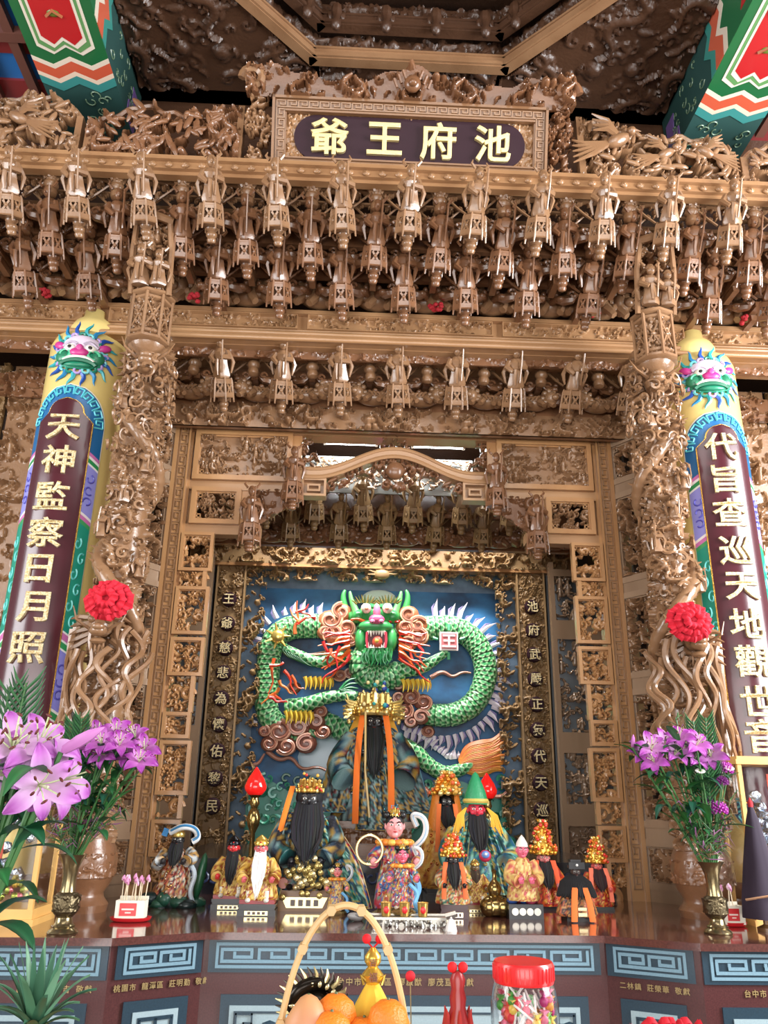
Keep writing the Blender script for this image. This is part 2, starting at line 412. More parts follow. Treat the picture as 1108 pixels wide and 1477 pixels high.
ORD = ['leftmost', 'second from left', 'third from left', 'fourth from left', 'fifth from left', 'sixth from left', 'seventh from left', 'eighth from left', 'ninth from left', 'tenth from left', 'eleventh from left', 'twelfth from left']
RG = random.Random(11)
# ================================================================== THE SETTING
m = MB(); m.bx(-4.5, 4.5, -6, 6.6, -0.1, 0); struct(m.build('floor', 'floor_tile', smooth=False))
m = MB(); m.bx(-4.5, 4.5, 6.3, 6.5, 0, 5.6); struct(m.build('wall_back', 'wall_dark', smooth=False))
for s in (-1, 1):
    m = MB(); a_, b_ = sorted((s*2.55, s*4.5)); m.bx(a_, b_, 3.62, 3.95, 0, 5.1); m.bx(*sorted((s*2.5, s*2.62)), 3.5, 3.62, 0, 5.1); struct(m.build('wall_far_left' if s < 0 else 'wall_far_right', 'plaster', smooth=False))
# ceiling: carved boards around an eight-sided well that steps upwards
CZ = 5.1; OY, OS = 3.04, 0.485; DG = 0.686
OCT = [(-OS, OY), (-OS - DG, OY - DG), (-OS - DG, OY - DG - 0.97), (-OS, OY - 2*DG - 0.97), (OS, OY - 2*DG - 0.97), (OS + DG, OY - DG - 0.97), (OS + DG, OY - DG), (OS, OY)]
ceil = MB()
for i in range(8):
    a, b = OCT[i], OCT[(i + 1) % 8]
    cx, cy = 0, OY - DG - 0.485
    far = [(p[0]*1.9, cy + (p[1] - cy)*1.9) for p in (a, b)]
    ceil.prism([a, b, far[1], far[0]], CZ, CZ + 0.05, plane='xy')
ceil.bx(-2.2, 2.2, 3.03, 3.42, CZ, CZ + 0.05); ceil.bx(-4.5, 4.5, 3.4, 6.5, CZ, CZ + .05)
CEIL = struct(ceil.build('ceiling', 'wood_ceiling', smooth=False))
for s in (-1, 1):
    m = MB()
    def trim(v, s=s):
        return np.stack([v[:, 0]*s, v[:, 2], CZ + v[:, 1]], -1)
    m.xf = trim
    relief(m, 0.92, 1.25, DRG, (0.3, 0.1), 1.6, 0.03, 0.008, c=(0.93, -0.001, 2.02), mask=lambda x, z: (x + .93 - 0.06) > (3.04 - z - 2.02) + OS)
    m.build('carved_soffit', 'wood_ceiling', CEIL)
m = MB(); m.xf = lambda v: np.stack([v[:, 0], v[:, 2], CZ + v[:, 1]], -1)
relief(m, 0.9, 0.2, DRG, (0.1, 0.3), 1.4, 0.03, 0.008, c=(0, -0.001, 3.06)); m.build('carved_soffit', 'wood_ceiling', CEIL)
for k, (zz, gr) in enumerate(((0.0, 0.0), (0.12, 0.09), (0.26, 0.2), (0.42, 0.32), (0.6, 0.45))):
    f = 1 - gr/1.17
    P = [(p[0]*f, cy + (p[1] - cy)*f) for p in OCT]
    for i in range(8):
        a, b = np.array(P[i]), np.array(P[(i + 1) % 8]); mid = (a + b)/2; L = np.linalg.norm(b - a); d = (b - a)/L
        ang = math.atan2(d[1], d[0])
        if mid[1] < cy - 0.2: continue
        m = MB(); m.box((0, 0, 0.035), (L + 0.03, 0.05, 0.07)); m.box((0, -0.012, 0.015), (L + 0.04, 0.05, 0.02)); m.box((0, -0.008, 0.065), (L + 0.04, 0.05, 0.012))
        flipn = 1 if (np.array([d[1], -d[0]]) @ (np.array([0, cy]) - mid)) > 0 else -1
        m.build('caisson_rim', 'wood' if k == 0 else 'wood_ceiling', CEIL, (mid[0], mid[1], CZ - 0.03 + zz), (0, 0, ang + (0 if flipn > 0 else PI)), smooth=False)
        m = MB(); relief(m, L, 0.09, FOL if k % 2 else DRG, (i*.13, k*.2), 1.0, 0.03, 0.008)
        m.build('caisson_frieze', 'wood_ceiling', CEIL, (mid[0], mid[1], CZ + 0.04 + zz), (0, 0, ang + (0 if flipn > 0 else PI)))
        if k:
            for q in np.linspace(-L/2 + .08, L/2 - .08, 4):
                m = MB(); m.lathe([(0, -.1), (.02, -.09), (.028, -.06), (.016, -.04), (.03, 0), (.024, .05)], seg=7)
                for s in (-1, 1): m.ball((s*.03, -.02, 0), (.02, .03, .04), seg=6, rings=4)
                w = mid + d*q
                m.build('caisson_bracket', 'wood_ceiling', CEIL, (w[0], w[1] + (.04 if mid[1] > cy else -.04)*-1, CZ + zz + .02), (0, 0, ang))
m = MB(); m.bx(-1.6, 1.6, .2, 3.6, CZ + 0.85, CZ + 0.9)
for i in range(8):
    a, b = np.array(OCT[i])*(1.0, 1), np.array(OCT[(i + 1) % 8]); a2 = (a[0]*1.04, cy + (a[1] - cy)*1.04); b2 = (b[0]*1.04, cy + (b[1] - cy)*1.04)
    m.prism([a2, b2, (b2[0]*1.04, cy + (b2[1] - cy)*1.04), (a2[0]*1.04, cy + (a2[1] - cy)*1.04)], CZ, CZ + .9, plane='xy')
m.build('caisson_top', 'wood_ceiling', CEIL, smooth=False)
m = MB(); m.bx(-4.5, 4.5, -6, .75, CZ + .06, CZ + .12); m.bx(-4.5, -2.05, .75, 3.4, CZ + .06, CZ + .12); m.bx(2.05, 4.5, .75, 3.4, CZ + .06, CZ + .12); m.build('hall_boards', 'wood_ceiling', CEIL, smooth=False)
m = MB(); m.bx(-2.6, 2.6, 3.36, 3.42, 4.35, 5.1); m.bx(-1.4, 1.4, 3.335, 3.36, 4.9, 4.93); struct(m.build('trim_1', 'wood_ceiling', smooth=False))
# painted lattice ceiling outside the beams
for s in (-1, 1):
    P = thing('lattice_ceiling', '%s brown lattice over blue boards outside the painted ceiling beam' % ('wide' if s < 0 else 'narrow'), 'ceiling panel', (s*1.76, 2.2, 4.98))
    m = MB(col=(40, 108, 176)); m.bx(0, s*1.2, -1.0, 1.25, 0.06, 0.09); m.build('board', 'paint', P, smooth=False)
    m = MB(col=(128, 40, 40)); m.bx(0, s*1.2, 1.0, 1.25, 0.045, 0.06); m.bx(0, s*1.2, .72, .84, 0.045, 0.06); m.build('red_border', 'paint', P, smooth=False)
    for k in range(8):
        m = MB(col=(104, 62, 50)); y = -0.9 + k*.22 + (.05 if k % 2 else 0); m.bx(0, s*1.2, y, y + .05, 0, 0.05); m.build('slat', 'paint_matt', P, smooth=False)
    for k in range(5):
        m = MB(col=(104, 62, 50)); x = s*(.12 + k*.2); m.bx(x, x + s*.045, -1, 1.1, 0.005, 0.045); m.build('slat', 'paint_matt', P, smooth=False)
# painted beams running towards the viewer
def zig(x0, x1, y, d, n=2):
    """zigzag line of points from x0 to x1 around y"""
    pts = []
    for i in range(2*n + 1):
        pts.append((x0 + (x1 - x0)*i/(2*n), y + (d if i % 2 else 0)))
    return pts
def painted_beam(s):
    B = thing('painted_beam', 'painted ceiling beam with red panel and zigzag bands above the %s' % ('dragon screen panel of the left canopy' if s < 0 else 'bird and flower canopy panel'), 'beam', (s*1.4, 0, 4.8))
    x1 = s*0.35; W = lambda a: s*a
    m = MB(col=(34, 70, 66)); m.bx(0, x1, 0.6, 3.34, 0, 0.32); m.build('core', 'paint_matt', B, smooth=False)
    def under(name, pts, col, t):
        m = MB(col=col); m.prism(pts, -t, 0, plane='xy'); m.build(name, 'paint', B, smooth=False)
    def band(name, y0, y1, col, t):
        a = zig(0, x1, y0, .045); b = zig(0, x1, y1, .045)
        under(name, a + b[::-1], col, t)
    band('green_band', 0.7, 2.84, (26, 96, 54), .002); band('white_band', 2.84, 2.865, (214, 200, 182), .003); band('orange_band', 2.865, 2.92, (190, 84, 58), .003); band('cream_band', 2.92, 2.945, (220, 196, 174), .003); band('teal_band', 2.945, 2.99, (58, 132, 128), .003)
    def inset(e, col, t, y1):
        a = [(W(e), .7)] + [(W(e + (.35 - 2*e)*i/4), y1 + (.04 if i % 2 == 1 else 0)) for i in range(5)] + [(W(.35 - e), .7)]
        under('panel_layer', a, col, t)
    inset(.045, (214, 206, 190), .004, 2.79); inset(.058, (90, 140, 84), .005, 2.775); inset(.072, (216, 206, 190), .006, 2.755); inset(.084, (172, 26, 32), .007, 2.735)
    m = MB(col=(158, 92, 60)); rg = random.Random(5)
    for (cx, cy, R) in ((.13, 2.42, .045), (.22, 2.42, .045), (.175, 2.34, .05), (.14, 2.27, .035), (.21, 2.27, .035), (.15, 2.15, .04), (.2, 2.05, .04)):
        m.tube([(W(cx + R*(1 - t*.75)*math.cos(t*7)), cy + R*(1 - t*.75)*math.sin(t*7), -.01) for t in np.linspace(0, 1, 18)], .012, 5, flat=(1, 1, .4))
    m.ball((W(.175), 2.62, -.008), (.028, .018, .006), col=(96, 110, 40)); m.tube([(W(.14), 2.635, -.008), (W(.175), 2.605, -.01), (W(.21), 2.635, -.008)], .008, 5)
    m.build('painted_scroll', 'paint', B)
    # inner side face
    def side(name, pts, col, t):
        m = MB(col=col); m.xf = lambda v: np.stack([-s*(-v[:, 1]) if False else v[:, 1]*s, v[:, 0], v[:, 2]], -1)
        m.prism(pts, -t, 0); m.build(name, 'paint', B, smooth=False)
    side('side_green', [(.7, 0), (2.62, 0), (2.6, .1), (2.66, .16), (2.6, .24), (2.62, .32), (.7, .32)], (36, 104, 66), .002)
    side('side_white', [(2.62, 0), (2.66, 0), (2.64, .1), (2.7, .16), (2.64, .24), (2.66, .32), (2.62, .32), (2.6, .24), (2.66, .16), (2.6, .1)], (224, 210, 192), .003)
    side('side_orange', [(2.66, 0), (2.74, 0), (2.72, .1), (2.78, .16), (2.72, .24), (2.74, .32), (2.66, .32), (2.64, .24), (2.7, .16), (2.64, .1)], (200, 96, 70), .003)
    side('side_teal', [(2.74, 0), (2.79, 0), (2.77, .1), (2.83, .16), (2.77, .24), (2.79, .32), (2.74, .32), (2.72, .24), (2.78, .16), (2.72, .1)], (60, 140, 130), .003)
    side('side_red', [(.7, .05), (2.48, .05), (2.42, .16), (2.48, .28), (.7, .28)], (176, 40, 44), .004)
    side('side_violet', [(3.16, 0), (3.3, 0), (3.3, .22), (3.2, .22), (3.22, .12), (3.16, .1)], (124, 96, 160), .003)
    m = MB(col=(92, 116, 92)); rg = random.Random(8)
    for i in range(16):
        cx, cy, R = rg.uniform(.04, .31), rg.uniform(3.05, 3.3), rg.uniform(.015, .035); a0 = rg.uniform(0, 6)
        m.tube([(W(cx + R*(1 - t*.6)*math.cos(a0 + t*5)), cy + R*(1 - t*.6)*math.sin(a0 + t*5), -.002) for t in np.linspace(0, 1, 9)], .0035, 4)
        cz, cy = rg.uniform(.04, .28), rg.uniform(2.85, 3.3)
        m.tube([(-s*.002, cy + R*(1 - t*.6)*math.cos(a0 + t*5), cz + R*(1 - t*.6)*math.sin(a0 + t*5)) for t in np.linspace(0, 1, 9)], .0035, 4)
    m.build('gilt_scroll', 'paint', B)
painted_beam(-1); painted_beam(1)

# ================================================================== SIGNBOARD
SB = thing('signboard', 'plum signboard with four gilt characters in a carved wooden frame', 'signboard', (0, 3.02, 4.345)); SB.rotation_euler = (math.radians(20), 0, 0)
fw, fh = 0.64, 0.345
m = MB()
for (x0, x1, z0, z1) in ((-fw, fw, fh - .06, fh), (-fw, fw, 0, .06), (-fw, -fw + .065, .06, fh - .06), (fw - .065, fw, .06, fh - .06)): m.bx(x0, x1, -.03, .02, z0, z1)
for (x0, x1, z0, z1) in ((-fw, fw, fh - .012, fh), (-fw, fw, 0, .012), (-fw, -fw + .012, 0, fh), (fw - .012, fw, 0, fh)): m.bx(x0, x1, -.045, -.03, z0, z1)
for (x0, x1, z0, z1) in ((-fw + .06, fw - .06, fh - .068, fh - .06), (-fw + .06, fw - .06, .06, .068)): m.bx(x0, x1, -.04, -.01, z0, z1)
m.build('frame', 'wood_sign', SB, smooth=False)
m = MB(); fret(m, -fw + .02, fw - .02, .02, .05, -.03, .005, .005, .05); fret(m, -fw + .02, fw - .02, fh - .05, fh - .02, -.03, .005, .005, .05)
m.xf = lambda v: np.stack([v[:, 2], v[:, 1], v[:, 0]], -1)
fret(m, .05, fh - .05, -fw + .02, -fw + .055, -.03, .005, .005, .05); fret(m, .05, fh - .05, fw - .055, fw - .02, -.03, .005, .005, .05)
m.build('frame_fret', 'wood', SB, smooth=False)
m = MB(); r = (fh - .14)/2
pts = [(fw - .1 - r + r*math.cos(a), fh/2 + r*math.sin(a)) for a in np.linspace(-PI/2, PI/2, 14)] + [(-fw + .1 + r + r*math.cos(a), fh/2 + r*math.sin(a)) for a in np.linspace(PI/2, 1.5*PI, 14)]
m.prism(pts, -.012, 0); m.build('field', 'plum', SB, smooth=False)
m = MB(); relief(m, 2*fw - .12, fh - .12, FINE, (.1, .2), .8, .016, .005, c=(0, 0, .06), mask=lambda x, z: np.hypot(np.clip(np.abs(x) - (fw - .1 - r), 0, None), z + .06 - fh/2) > r - .004)
m.build('corner_carving', 'wood_beam', SB)
for ch, x in zip('爺王府池', (-.375, -.12, .13, .385)):
    m = MB(); v, f = glyph(ch, .175, .024, .004, .016); m.add(v, f)
    m.build('character', 'gold_text', SB, (x, -.022, fh/2), smooth=False)
crest = lambda x, z: z < .115 + .03*np.cos(x*9.5) + .012*np.sin(x*37) + .03*np.exp(-(x/.07)**2)
m = MB(); relief(m, 1.52, .19, DRG, (.05, .1), .8, .06, .005, None, crest, .02); m.ball((0, -.06, .06), (.04, .03, .04)); m.ball((0, -.09, .05), (.022, .02, .016))
for s in (-1, 1):
    for k in range(3): m.tube([(s*(.03 + .02*k + .015*t), -.06, .08 + .04*t - .02*k) for t in np.linspace(0, 1, 5)], .007, 5)
m.build('dragon_crest', 'wood_red', SB, (0, -.02, fh))
for s in (-1, 1):
    m = MB(); relief(m, .14, .40, FOL, (.2 + s*.1, .3), .8, .05, .005, .12, lambda x, z: np.abs(x) < .055 + .014*np.sin(z*31), .02, c=(s*(fw + .062), 0, -.03))
    m.tube([(s*(fw + .09 + .055*(1 - t*.7)*math.cos(t*7)), -.03, .42 + .055*(1 - t*.7)*math.sin(t*7)) for t in np.linspace(0, 1, 20)], .02, 6)
    m.build('side_scroll', 'wood_red' if s > 0 else 'wood', SB)

# ================================================================== OPENWORK CREST PANELS ON THE CANOPY
def crest_panel(label, x0, x1, prof, F, o, mt, birds=False, Y=3.0, z0=4.362):
    T = thing('openwork_panel', label, 'carved panel', ((x0 + x1)/2, Y, z0)); w = x1 - x0
    fn = lambda x, z: z < np.interp((x + w/2)/w, np.linspace(0, 1, len(prof)), prof) + .012*np.sin(x*60)
    m = MB(); relief(m, w - .02, max(prof) + .02, F, o, 1.0, .06, .005, .13, fn, .018); m.build('carving', mt, T)
    m = MB()
    e = np.array([((-w/2 + w*t), 0, np.interp(t, np.linspace(0, 1, len(prof)), prof)) for t in np.linspace(0.02, .98, 40)])
    e[:, 2] += .01*np.sin(e[:, 0]*60); m.tube(e, .014, 6); m.build('scroll_edge', mt, T)
    for e0, ht in ((-w/2, prof[0]), (w/2 - .03, prof[-1])):
        m = MB(); m.bx(e0, e0 + .03, -.03, .02, 0, ht); m.build('stile', 'wood', T, smooth=False)
    rg = random.Random(int(x0*100) + 500)
    m = MB()
    for i in range(60):
        x = rg.uniform(-w/2 + .05, w/2 - .05); top = np.interp((x + w/2)/w, np.linspace(0, 1, len(prof)), prof); z = rg.uniform(.03, top - .03); a = rg.uniform(0, 6.3); L = rg.uniform(.05, .1)
        m.ball((x, -.045, z), (L*.5, .012, L*.16), (0, a, 0), seg=7, rings=5)
    m.build('leaves', mt, T)['kind'] = 'stuff'
    if birds:
        for (bx_, bz, sc, s) in birds:
            m = MB()
            m.ball((0, -.06, 0), (.06, .03, .03), (0, -.5, 0)); m.ball((.06, -.07, .045), .02); m.tube([(.075, -.075, .045), (.1, -.075, .04)], [.008, .001], 5)
            for k in range(5): m.tube([(-.04, -.06, -.02), (-.11 - .01*k, -.065, -.05 + .012*k - .03), (-.2, -.06, -.13 + .03*k)], [.012, .011, .003], 5)
            for k in range(4): m.tube([(0, -.07, .01), (-.05, -.09, .03 + .015*k), (-.11, -.08, .03 + .03*k)], [.012, .012, .003], 5)
            m.build('bird', mt, T, (bx_, 0, bz), (0, 0, 0), (sc*s, sc, sc))
    return T
crest_panel('openwork dragon panel of brown wood beside the signboard, under the dark ceiling', -1.50, -.78, (.2, .26, .33, .29, .27, .3, .33), DRG, (.1, .02), 'wood_red')
crest_panel('openwork phoenix panel at the far left end of the canopy top', -2.32, -1.52, (.2, .24, .3, .3, .36, .34, .22), FOL, (.3, .2), 'wood', [(.12, .17, .9, -1)])
crest_panel('openwork bird and flower panel to the right of the signboard', .80, 1.56, (.36, .34, .3, .25, .29, .26, .19), FOL, (.5, .1), 'wood', [(-.2, .19, 1.1, 1), (.03, .14, .8, 1), (.22, .16, .8, -1)])
crest_panel('openwork panel with standing figures at the far right end of canopy top', 1.58, 2.3, (.16, .24, .3, .3, .26, .26, .2), FIG, (.2, .35), 'wood')

# ================================================================== MAIN CANOPY
def figurine_mesh():
    m = MB()
    m.lathe([(.030, 0), (.034, .01), (.026, .045), (.022, .075), (.030, .098), (.018, .112), (.010, .116)], seg=9, sy=.8, wave=(5, .1))
    m.ball((0, -.008, .132), (.016, .016, .018), seg=8, rings=6); m.ball((0, -.024, .130), (.004, .005, .005), seg=5, rings=4); m.lathe([(.016, .139), (.018, .144), (.011, .156), (0, .160)], seg=8)
    for s in (-1, 1):
        m.tube([(s*.026, 0, .1), (s*.037, -.012, .078), (s*.016, -.032, .07 + .01*s)], [.012, .012, .008], 6)
        m.tube([(s*.02, -.004, .15), (s*.034, 0, .166), (s*.028, .004, .178)], [.006, .005, .002], 5)
        m.tube([(s*.03, .012, .10), (s*.048, .012, .06), (s*.038, .01, .02)], [.007, .009, .004], 5)
    m.tube([(.014, -.03, .02), (.018, -.034, .09), (.02, -.03, .15)], .004, 5)
    m.tube([(-.004, -.03, .07), (-.006, -.034, .04), (-.004, -.033, .01)], [.008, .007, .004], 5)
    m.lathe([(.024, .07), (.027, .074), (.024, .079)], seg=9, sy=.85)
    return m
def lantern_mesh():
    m = MB(); n = 6
    for z, r in ((.098, .044), (.09, .051), (.02, .056), (.01, .059)):
        m.lathe([(r - .012, z - .004), (r, z - .004), (r + .003, z), (r, z + .005), (r - .012, z + .005)], seg=n)
    m.lathe([(.012, .005), (.012, .098)], seg=n); m.lathe([(.044, .1), (.05, .104), (.03, .108), (0, .108)], seg=n)
    for k in range(n):
        a = k*PI/3; c, s = math.cos(a), math.sin(a)
        m.tube([(.06*c, .06*s, -.016), (.056*c, .056*s, .02), (.05*c, .05*s, .092), (.046*c, .046*s, .106)], [.004, .0065, .0065, .005], 5)
        b = a + PI/6; ap = .05*math.cos(PI/6)
        for (u, z, du, dz) in ((-.010, .077, .012, .012), (.010, .077, .012, .012)): 
            m.box(((ap + .001)*math.cos(b) - u*math.sin(b), (ap + .001)*math.sin(b) + u*math.cos(b), z), (.006, .005, .024), (0, 0, b))
        m.box(((ap + .000)*math.cos(b), (ap + .000)*math.sin(b), .086), (.006, .048, .022), (0, 0, b)); m.box(((ap + .006)*math.cos(b), (ap + .006)*math.sin(b), .022), (.006, .054, .02), (0, 0, b)); m.ball(((ap + .004)*math.cos(b), (ap + .004)*math.sin(b), .05), (.009, .009, .011), seg=6, rings=4)
        for q in (-1, 1): m.box(((ap + .003)*math.cos(b), (ap + .003)*math.sin(b), .05), (.007, .009, .05), (q*.6, 0, b))
    return m
def finial_mesh():
    m = MB(); m.lathe([(.004, -.075), (.02, -.07), (.026, -.055), (.022, -.045), (.03, -.035), (.03, -.02), (.022, -.012), (.034, 0), (.034, .01)], seg=10); return m
def bud_mesh():
    m = MB(); m.lathe([(.008, -.075), (.024, -.068), (.028, -.05), (.022, -.035), (.032, -.022), (.030, -.008), (.02, 0), (.026, .02), (.032, .045)], seg=10)
    for k in range(7):
        a = k*2*PI/7; m.tube([(.02*math.cos(a), .02*math.sin(a), .01), (.036*math.cos(a), .036*math.sin(a), .045), (.05*math.cos(a), .05*math.sin(a), .062), (.052*math.cos(a), .052*math.sin(a), .05)], [.008, .01, .007, .002], 5)
    return m
def wing_mesh():
    """pierced triangular scroll piece on both sides of a post"""
    m = MB()
    relief(m, .25, .1, FINE, (.12, .05), .75, .018, .004, .2, lambda x, z: (np.abs(x) < .03 + z*.98) & (np.abs(x) > .016), .012)
    for s in (-1, 1): m.tube([(s*.02, 0, .0), (s*.06, -.004, .03), (s*.126, -.004, .098)], .006, 5)
    m.bx(-.126, .126, -.012, .012, .096, .106)
    return m
def arm_mesh():
    """curling bracket arms that reach out from the wall on both sides of a post"""
    m = MB()
    for s in (-1, 1):
        P = [(s*.02, -.03, .02), (s*.05, -.02, -.005), (s*.085, 0, 0), (s*.115, .03, .03), (s*.13, .07, .035)]
        m.tube(P, [.012, .02, .024, .02, .016], 6)
        m.tube([(s*(.05 + .022*(1 - .7*t)*math.cos(6*t)), -.04, .012 + .022*(1 - .7*t)*math.sin(6*t)) for t in np.linspace(0, 1, 10)], .008, 5)
        m.ball((s*.1, -.005, .005), (.024, .022, .018), seg=7, rings=5); m.ball((s*.118, .02, .045), (.016, .02, .016), seg=7, rings=5)
    m.box((0, .06, 0), (.034, .2, .03)); m.box((0, .08, -.04), (.03, .12, .03))
    return m
def lion_mesh(k):
    m = MB(); rg = random.Random(k)
    m.ball((.02, 0, .05), (.085, .045, .042)); m.ball((-.065, -.03, .07), (.042, .04, .042)); m.ball((-.08, -.065, .06), (.022, .02, .017)); m.ball((.085, -.01, .055), (.04, .04, .045))
    for i in range(9):
        a = i*2*PI/9; m.ball((-.06 + .04*math.cos(a), -.03 - .01*math.sin(i), .07 + .042*math.sin(a)), .0165, seg=6, rings=4)
    for x in (-.05, .0, .07, .1): m.tube([(x, -.04, .04), (x - .012, -.06, .02), (x - .02, -.068, .008)], [.02, .016, .014], 6)
    m.tube([(.1, -.01, .07), (.13, -.02, .09), (.125, -.025, .115), (.105, -.025, .11)], [.014, .016, .014, .006], 6)
    for i in range(5): m.tube([(.0 + .02*i, -.045, .075 - .004*i), (.015 + .02*i, -.05, .06), (.02 + .02*i, -.045, .045)], .007, 5)
    for s in (-1, 1): m.ball((-.075 + s*.018, -.064, .083), .006, seg=6, rings=4)
    return m
def proto(mb, name, mt):
    o = mb.build(name, mt); me = o.data; bpy.data.objects.remove(o); return me
ME = {}
for mt in ('wood', 'wood_red', 'wood_old'):
    ME['fig', mt] = proto(figurine_mesh(), 'figurine', mt); ME['lan', mt] = proto(lantern_mesh(), 'lantern', mt); ME['fin', mt] = proto(finial_mesh(), 'finial', mt)
    ME['bud', mt] = proto(bud_mesh(), 'flower_bud', mt); ME['wing', mt] = proto(wing_mesh(), 'bracket_wing', mt); ME['arm', mt] = proto(arm_mesh(), 'bracket_arm', mt)
    for k in (0, 1): ME['lion', k, mt] = proto(lion_mesh(k), 'lion', mt)
def pendant(P, x, y, z, mt, sc=1.0, rz=0):
    """z = bottom rim of the lantern"""
    o = link('hanging_pendant', ME['lan', mt], P, (x, y, z), (.46, 0, rz + RG.uniform(-.1, .1)), sc)
    link('figurine', ME['fig', mt], o, (0, -.014, .104), (0, 0, RG.uniform(-.3, .3)), (1.25, 1.25, 1.32))
    link('finial', ME['fin', mt], o, (0, .03, -.004), (0, 0, 0), .85)
    return o
CN = thing('carved_canopy', 'carved wooden canopy with three tiers of hanging lantern posts under the signboard', 'canopy', (0, 3.0, 4.0))
CN_Z = 4.0
m = MB(); m.bx(-2.6, 2.6, -.03, .03, .305, .36); m.bx(-2.6, 2.6, -.05, -.03, .34, .362); m.bx(-2.6, 2.6, .03, .1, .33, .36); m.bx(-2.6, 2.6, -.01, .03, .285, .305); m.build('cornice', 'wood_beam', CN, smooth=False)
m = MB(); me_st = MB(); me_st.ball((0, 0, 0), (.02, .012, .016), seg=8, rings=4); me_st.ball((0, -.008, 0), .007, seg=6, rings=4); st = proto(me_st, 'stud', 'wood_beam')
for k in range(66): link('cornice_stud', st, CN, (-2.45 + k*.075, -.035, .32))
# boards behind the brackets
for i, (y, z0, z1) in enumerate(((.26, .14, .29), (.40, .06, .16), (.66, .12, .3))):
    m = MB(); m.bx(-2.6, 2.6, y, y + .03, z0, z1); m.build('back_board', 'wood_red', CN, smooth=False)
    m = MB(); m.bx(-2.6, 2.6, y - .03, y + .03, z1, z1 + .02); m.build('ledge', 'wood_beam', CN, smooth=False)
rows = [(3.05, 4.05, [.3*k for k in range(-7, 8)]), (3.19, 3.965, [.15 + .3*k for k in range(-8, 8)]), (3.33, 3.845, [.3*k for k in range(-7, 8) if abs(k) != 4])]
for ri, (y, z, xs) in enumerate(rows):
    mt = 'wood' if ri == 0 else 'wood_red'
    for x in xs:
        pendant(CN, x, y - 3.0, z - CN_Z, mt)
        link('bracket_wing', ME['wing', mt], CN, (x, y - 3.0 + .035, z - CN_Z + .16))
        link('bracket_arm', ME['arm', 'wood_red'], CN, (x, y - 3.0 + .1, z - CN_Z + (.15 if ri == 2 else .1)))
    xb = [x + .15 for x in xs[:-1]] if ri == 0 else ([x + .15 for x in xs[:-1]] if ri == 1 else [x + .15 for x in xs[:-1] if abs(abs(x + .15) - 1.2) > .2])
    for x in (xb if ri < 2 else []):
        link('flower_bud', ME['bud', mt], CN, (x, y - 3.0 + .005, z - CN_Z + .20 + (.02 if ri == 0 else 0)), (.1, 0, x), 1.1)
        link('bracket_arm', ME['arm', 'wood_red'], CN, (x, y - 3.0 + .1, z - CN_Z + .13), (0, 0, 0), .9)
        if ri == 0: link('bracket_wing', ME['wing', mt], CN, (x, y - 3.0 + .08, z - CN_Z + .14), (0, 0, 0), .9)
for k in range(-8, 8):
    link('lion', ME['lion', k % 2, 'wood'], CN, (.3*k + .15 + .02*math.sin(k*3), .57, -.032), (.2, 0, .1*math.sin(k*5)), (1.35*(1 if k % 3 else -1), 1.2, 1.5))
for x in (-1.78, -1.05, .17, .98, 1.75):
    m = MB(col=(170, 30, 40)); rg = random.Random(int(x*100))
    for i in range(10): m.ball((rg.uniform(-.03, .03), rg.uniform(-.015, .015), rg.uniform(-.02, .02)), (.014, .012, .012), seg=6, rings=4)
    tag(m.build('ribbon_tuft', 'cloth', None, (x, 3.47, 3.955)), 'small red ribbon tuft tied under the canopy brackets, %s of five' % ORD[[-1.78, -1.05, .17, .98, 1.75].index(x)], 'ribbon', 'red tufts under the canopy')

# ================================================================== MAIN BEAM
BM = thing('carved_beam', 'long light wooden beam with carved flower band and moulded lower edge', 'beam', (0, 3.58, 3.765))
m = MB(); m.bx(-2.6, 2.6, 0, .16, 0, .20); m.bx(-2.6, 2.6, -.03, 0, .178, .2); m.build('beam_body', 'wood_beam', BM, smooth=False)
for z_, d_, r_ in ((.012, .055, .014), (.034, .035, .009), (.052, .038, .012), (.072, .018, .008), (.086, .012, .006)):
    m = MB(); m.tube([(-2.6, -d_, z_), (0, -d_, z_), (2.6, -d_, z_)], r_, 10); m.bx(-2.6, 2.6, -d_, 0, z_ - r_*.7, z_ + r_*.7); m.build('moulding', 'wood_beam', BM)
for k in range(5):
    m = MB(); relief(m, .95, .085, FINE, (k*.23, k*.17), 1.0, .03, .005, rim=.006); m.build('flower_band', 'wood_beam', BM, (-2.0 + k, -.004, .092))
for k in range(5):
    m = MB(); relief(m, 1.0, .045, DRG, (k*.23, k*.17), .7, .02, .006); m.build('lower_band', 'wood_red', BM, (-2.0 + k, .05, -.04))

# ================================================================== LOWER CANOPY
LC = thing('lower_canopy', 'lower carved canopy with one row of hanging lantern posts below the long beam', 'canopy', (0, 3.7, 3.445))
m = MB(); m.bx(-1.32, 1.32, .16, .2, .0, .36); m.build('back_board', 'wood_red', LC, smooth=False)
m = MB(); m.bx(-1.3, 1.3, .06, .16, .34, .36); m.build('ledge', 'wood_beam', LC, smooth=False)
for k in range(-4, 5):
    pendant(LC, .3*k, .02, .085, 'wood')
    link('bracket_wing', ME['wing', 'wood'], LC, (.3*k, .06, .25)); link('bracket_arm', ME['arm', 'wood_red'], LC, (.3*k, .1, .17))
    if k < 4:
        link('flower_bud', ME['bud', 'wood'], LC, (.3*k + .15, .0, .29), (.1, 0, k), 1.1); link('bracket_arm', ME['arm', 'wood_red'], LC, (.3*k + .15, .1, .24), (0, 0, 0), .9)
        link('lion', ME['lion', k % 2, 'wood'], LC, (.3*k + .15, .11, .115), (0, 0, 0), (1.0 if k % 2 else -1.0, 1, .95))
for k in range(3):
    m = MB(); relief(m, .82, .12, DRG, (k*.31, k*.2), .8, .05, .005); m.build('cloud_band', 'wood', LC, (-.82 + k*.82, .16, .0))
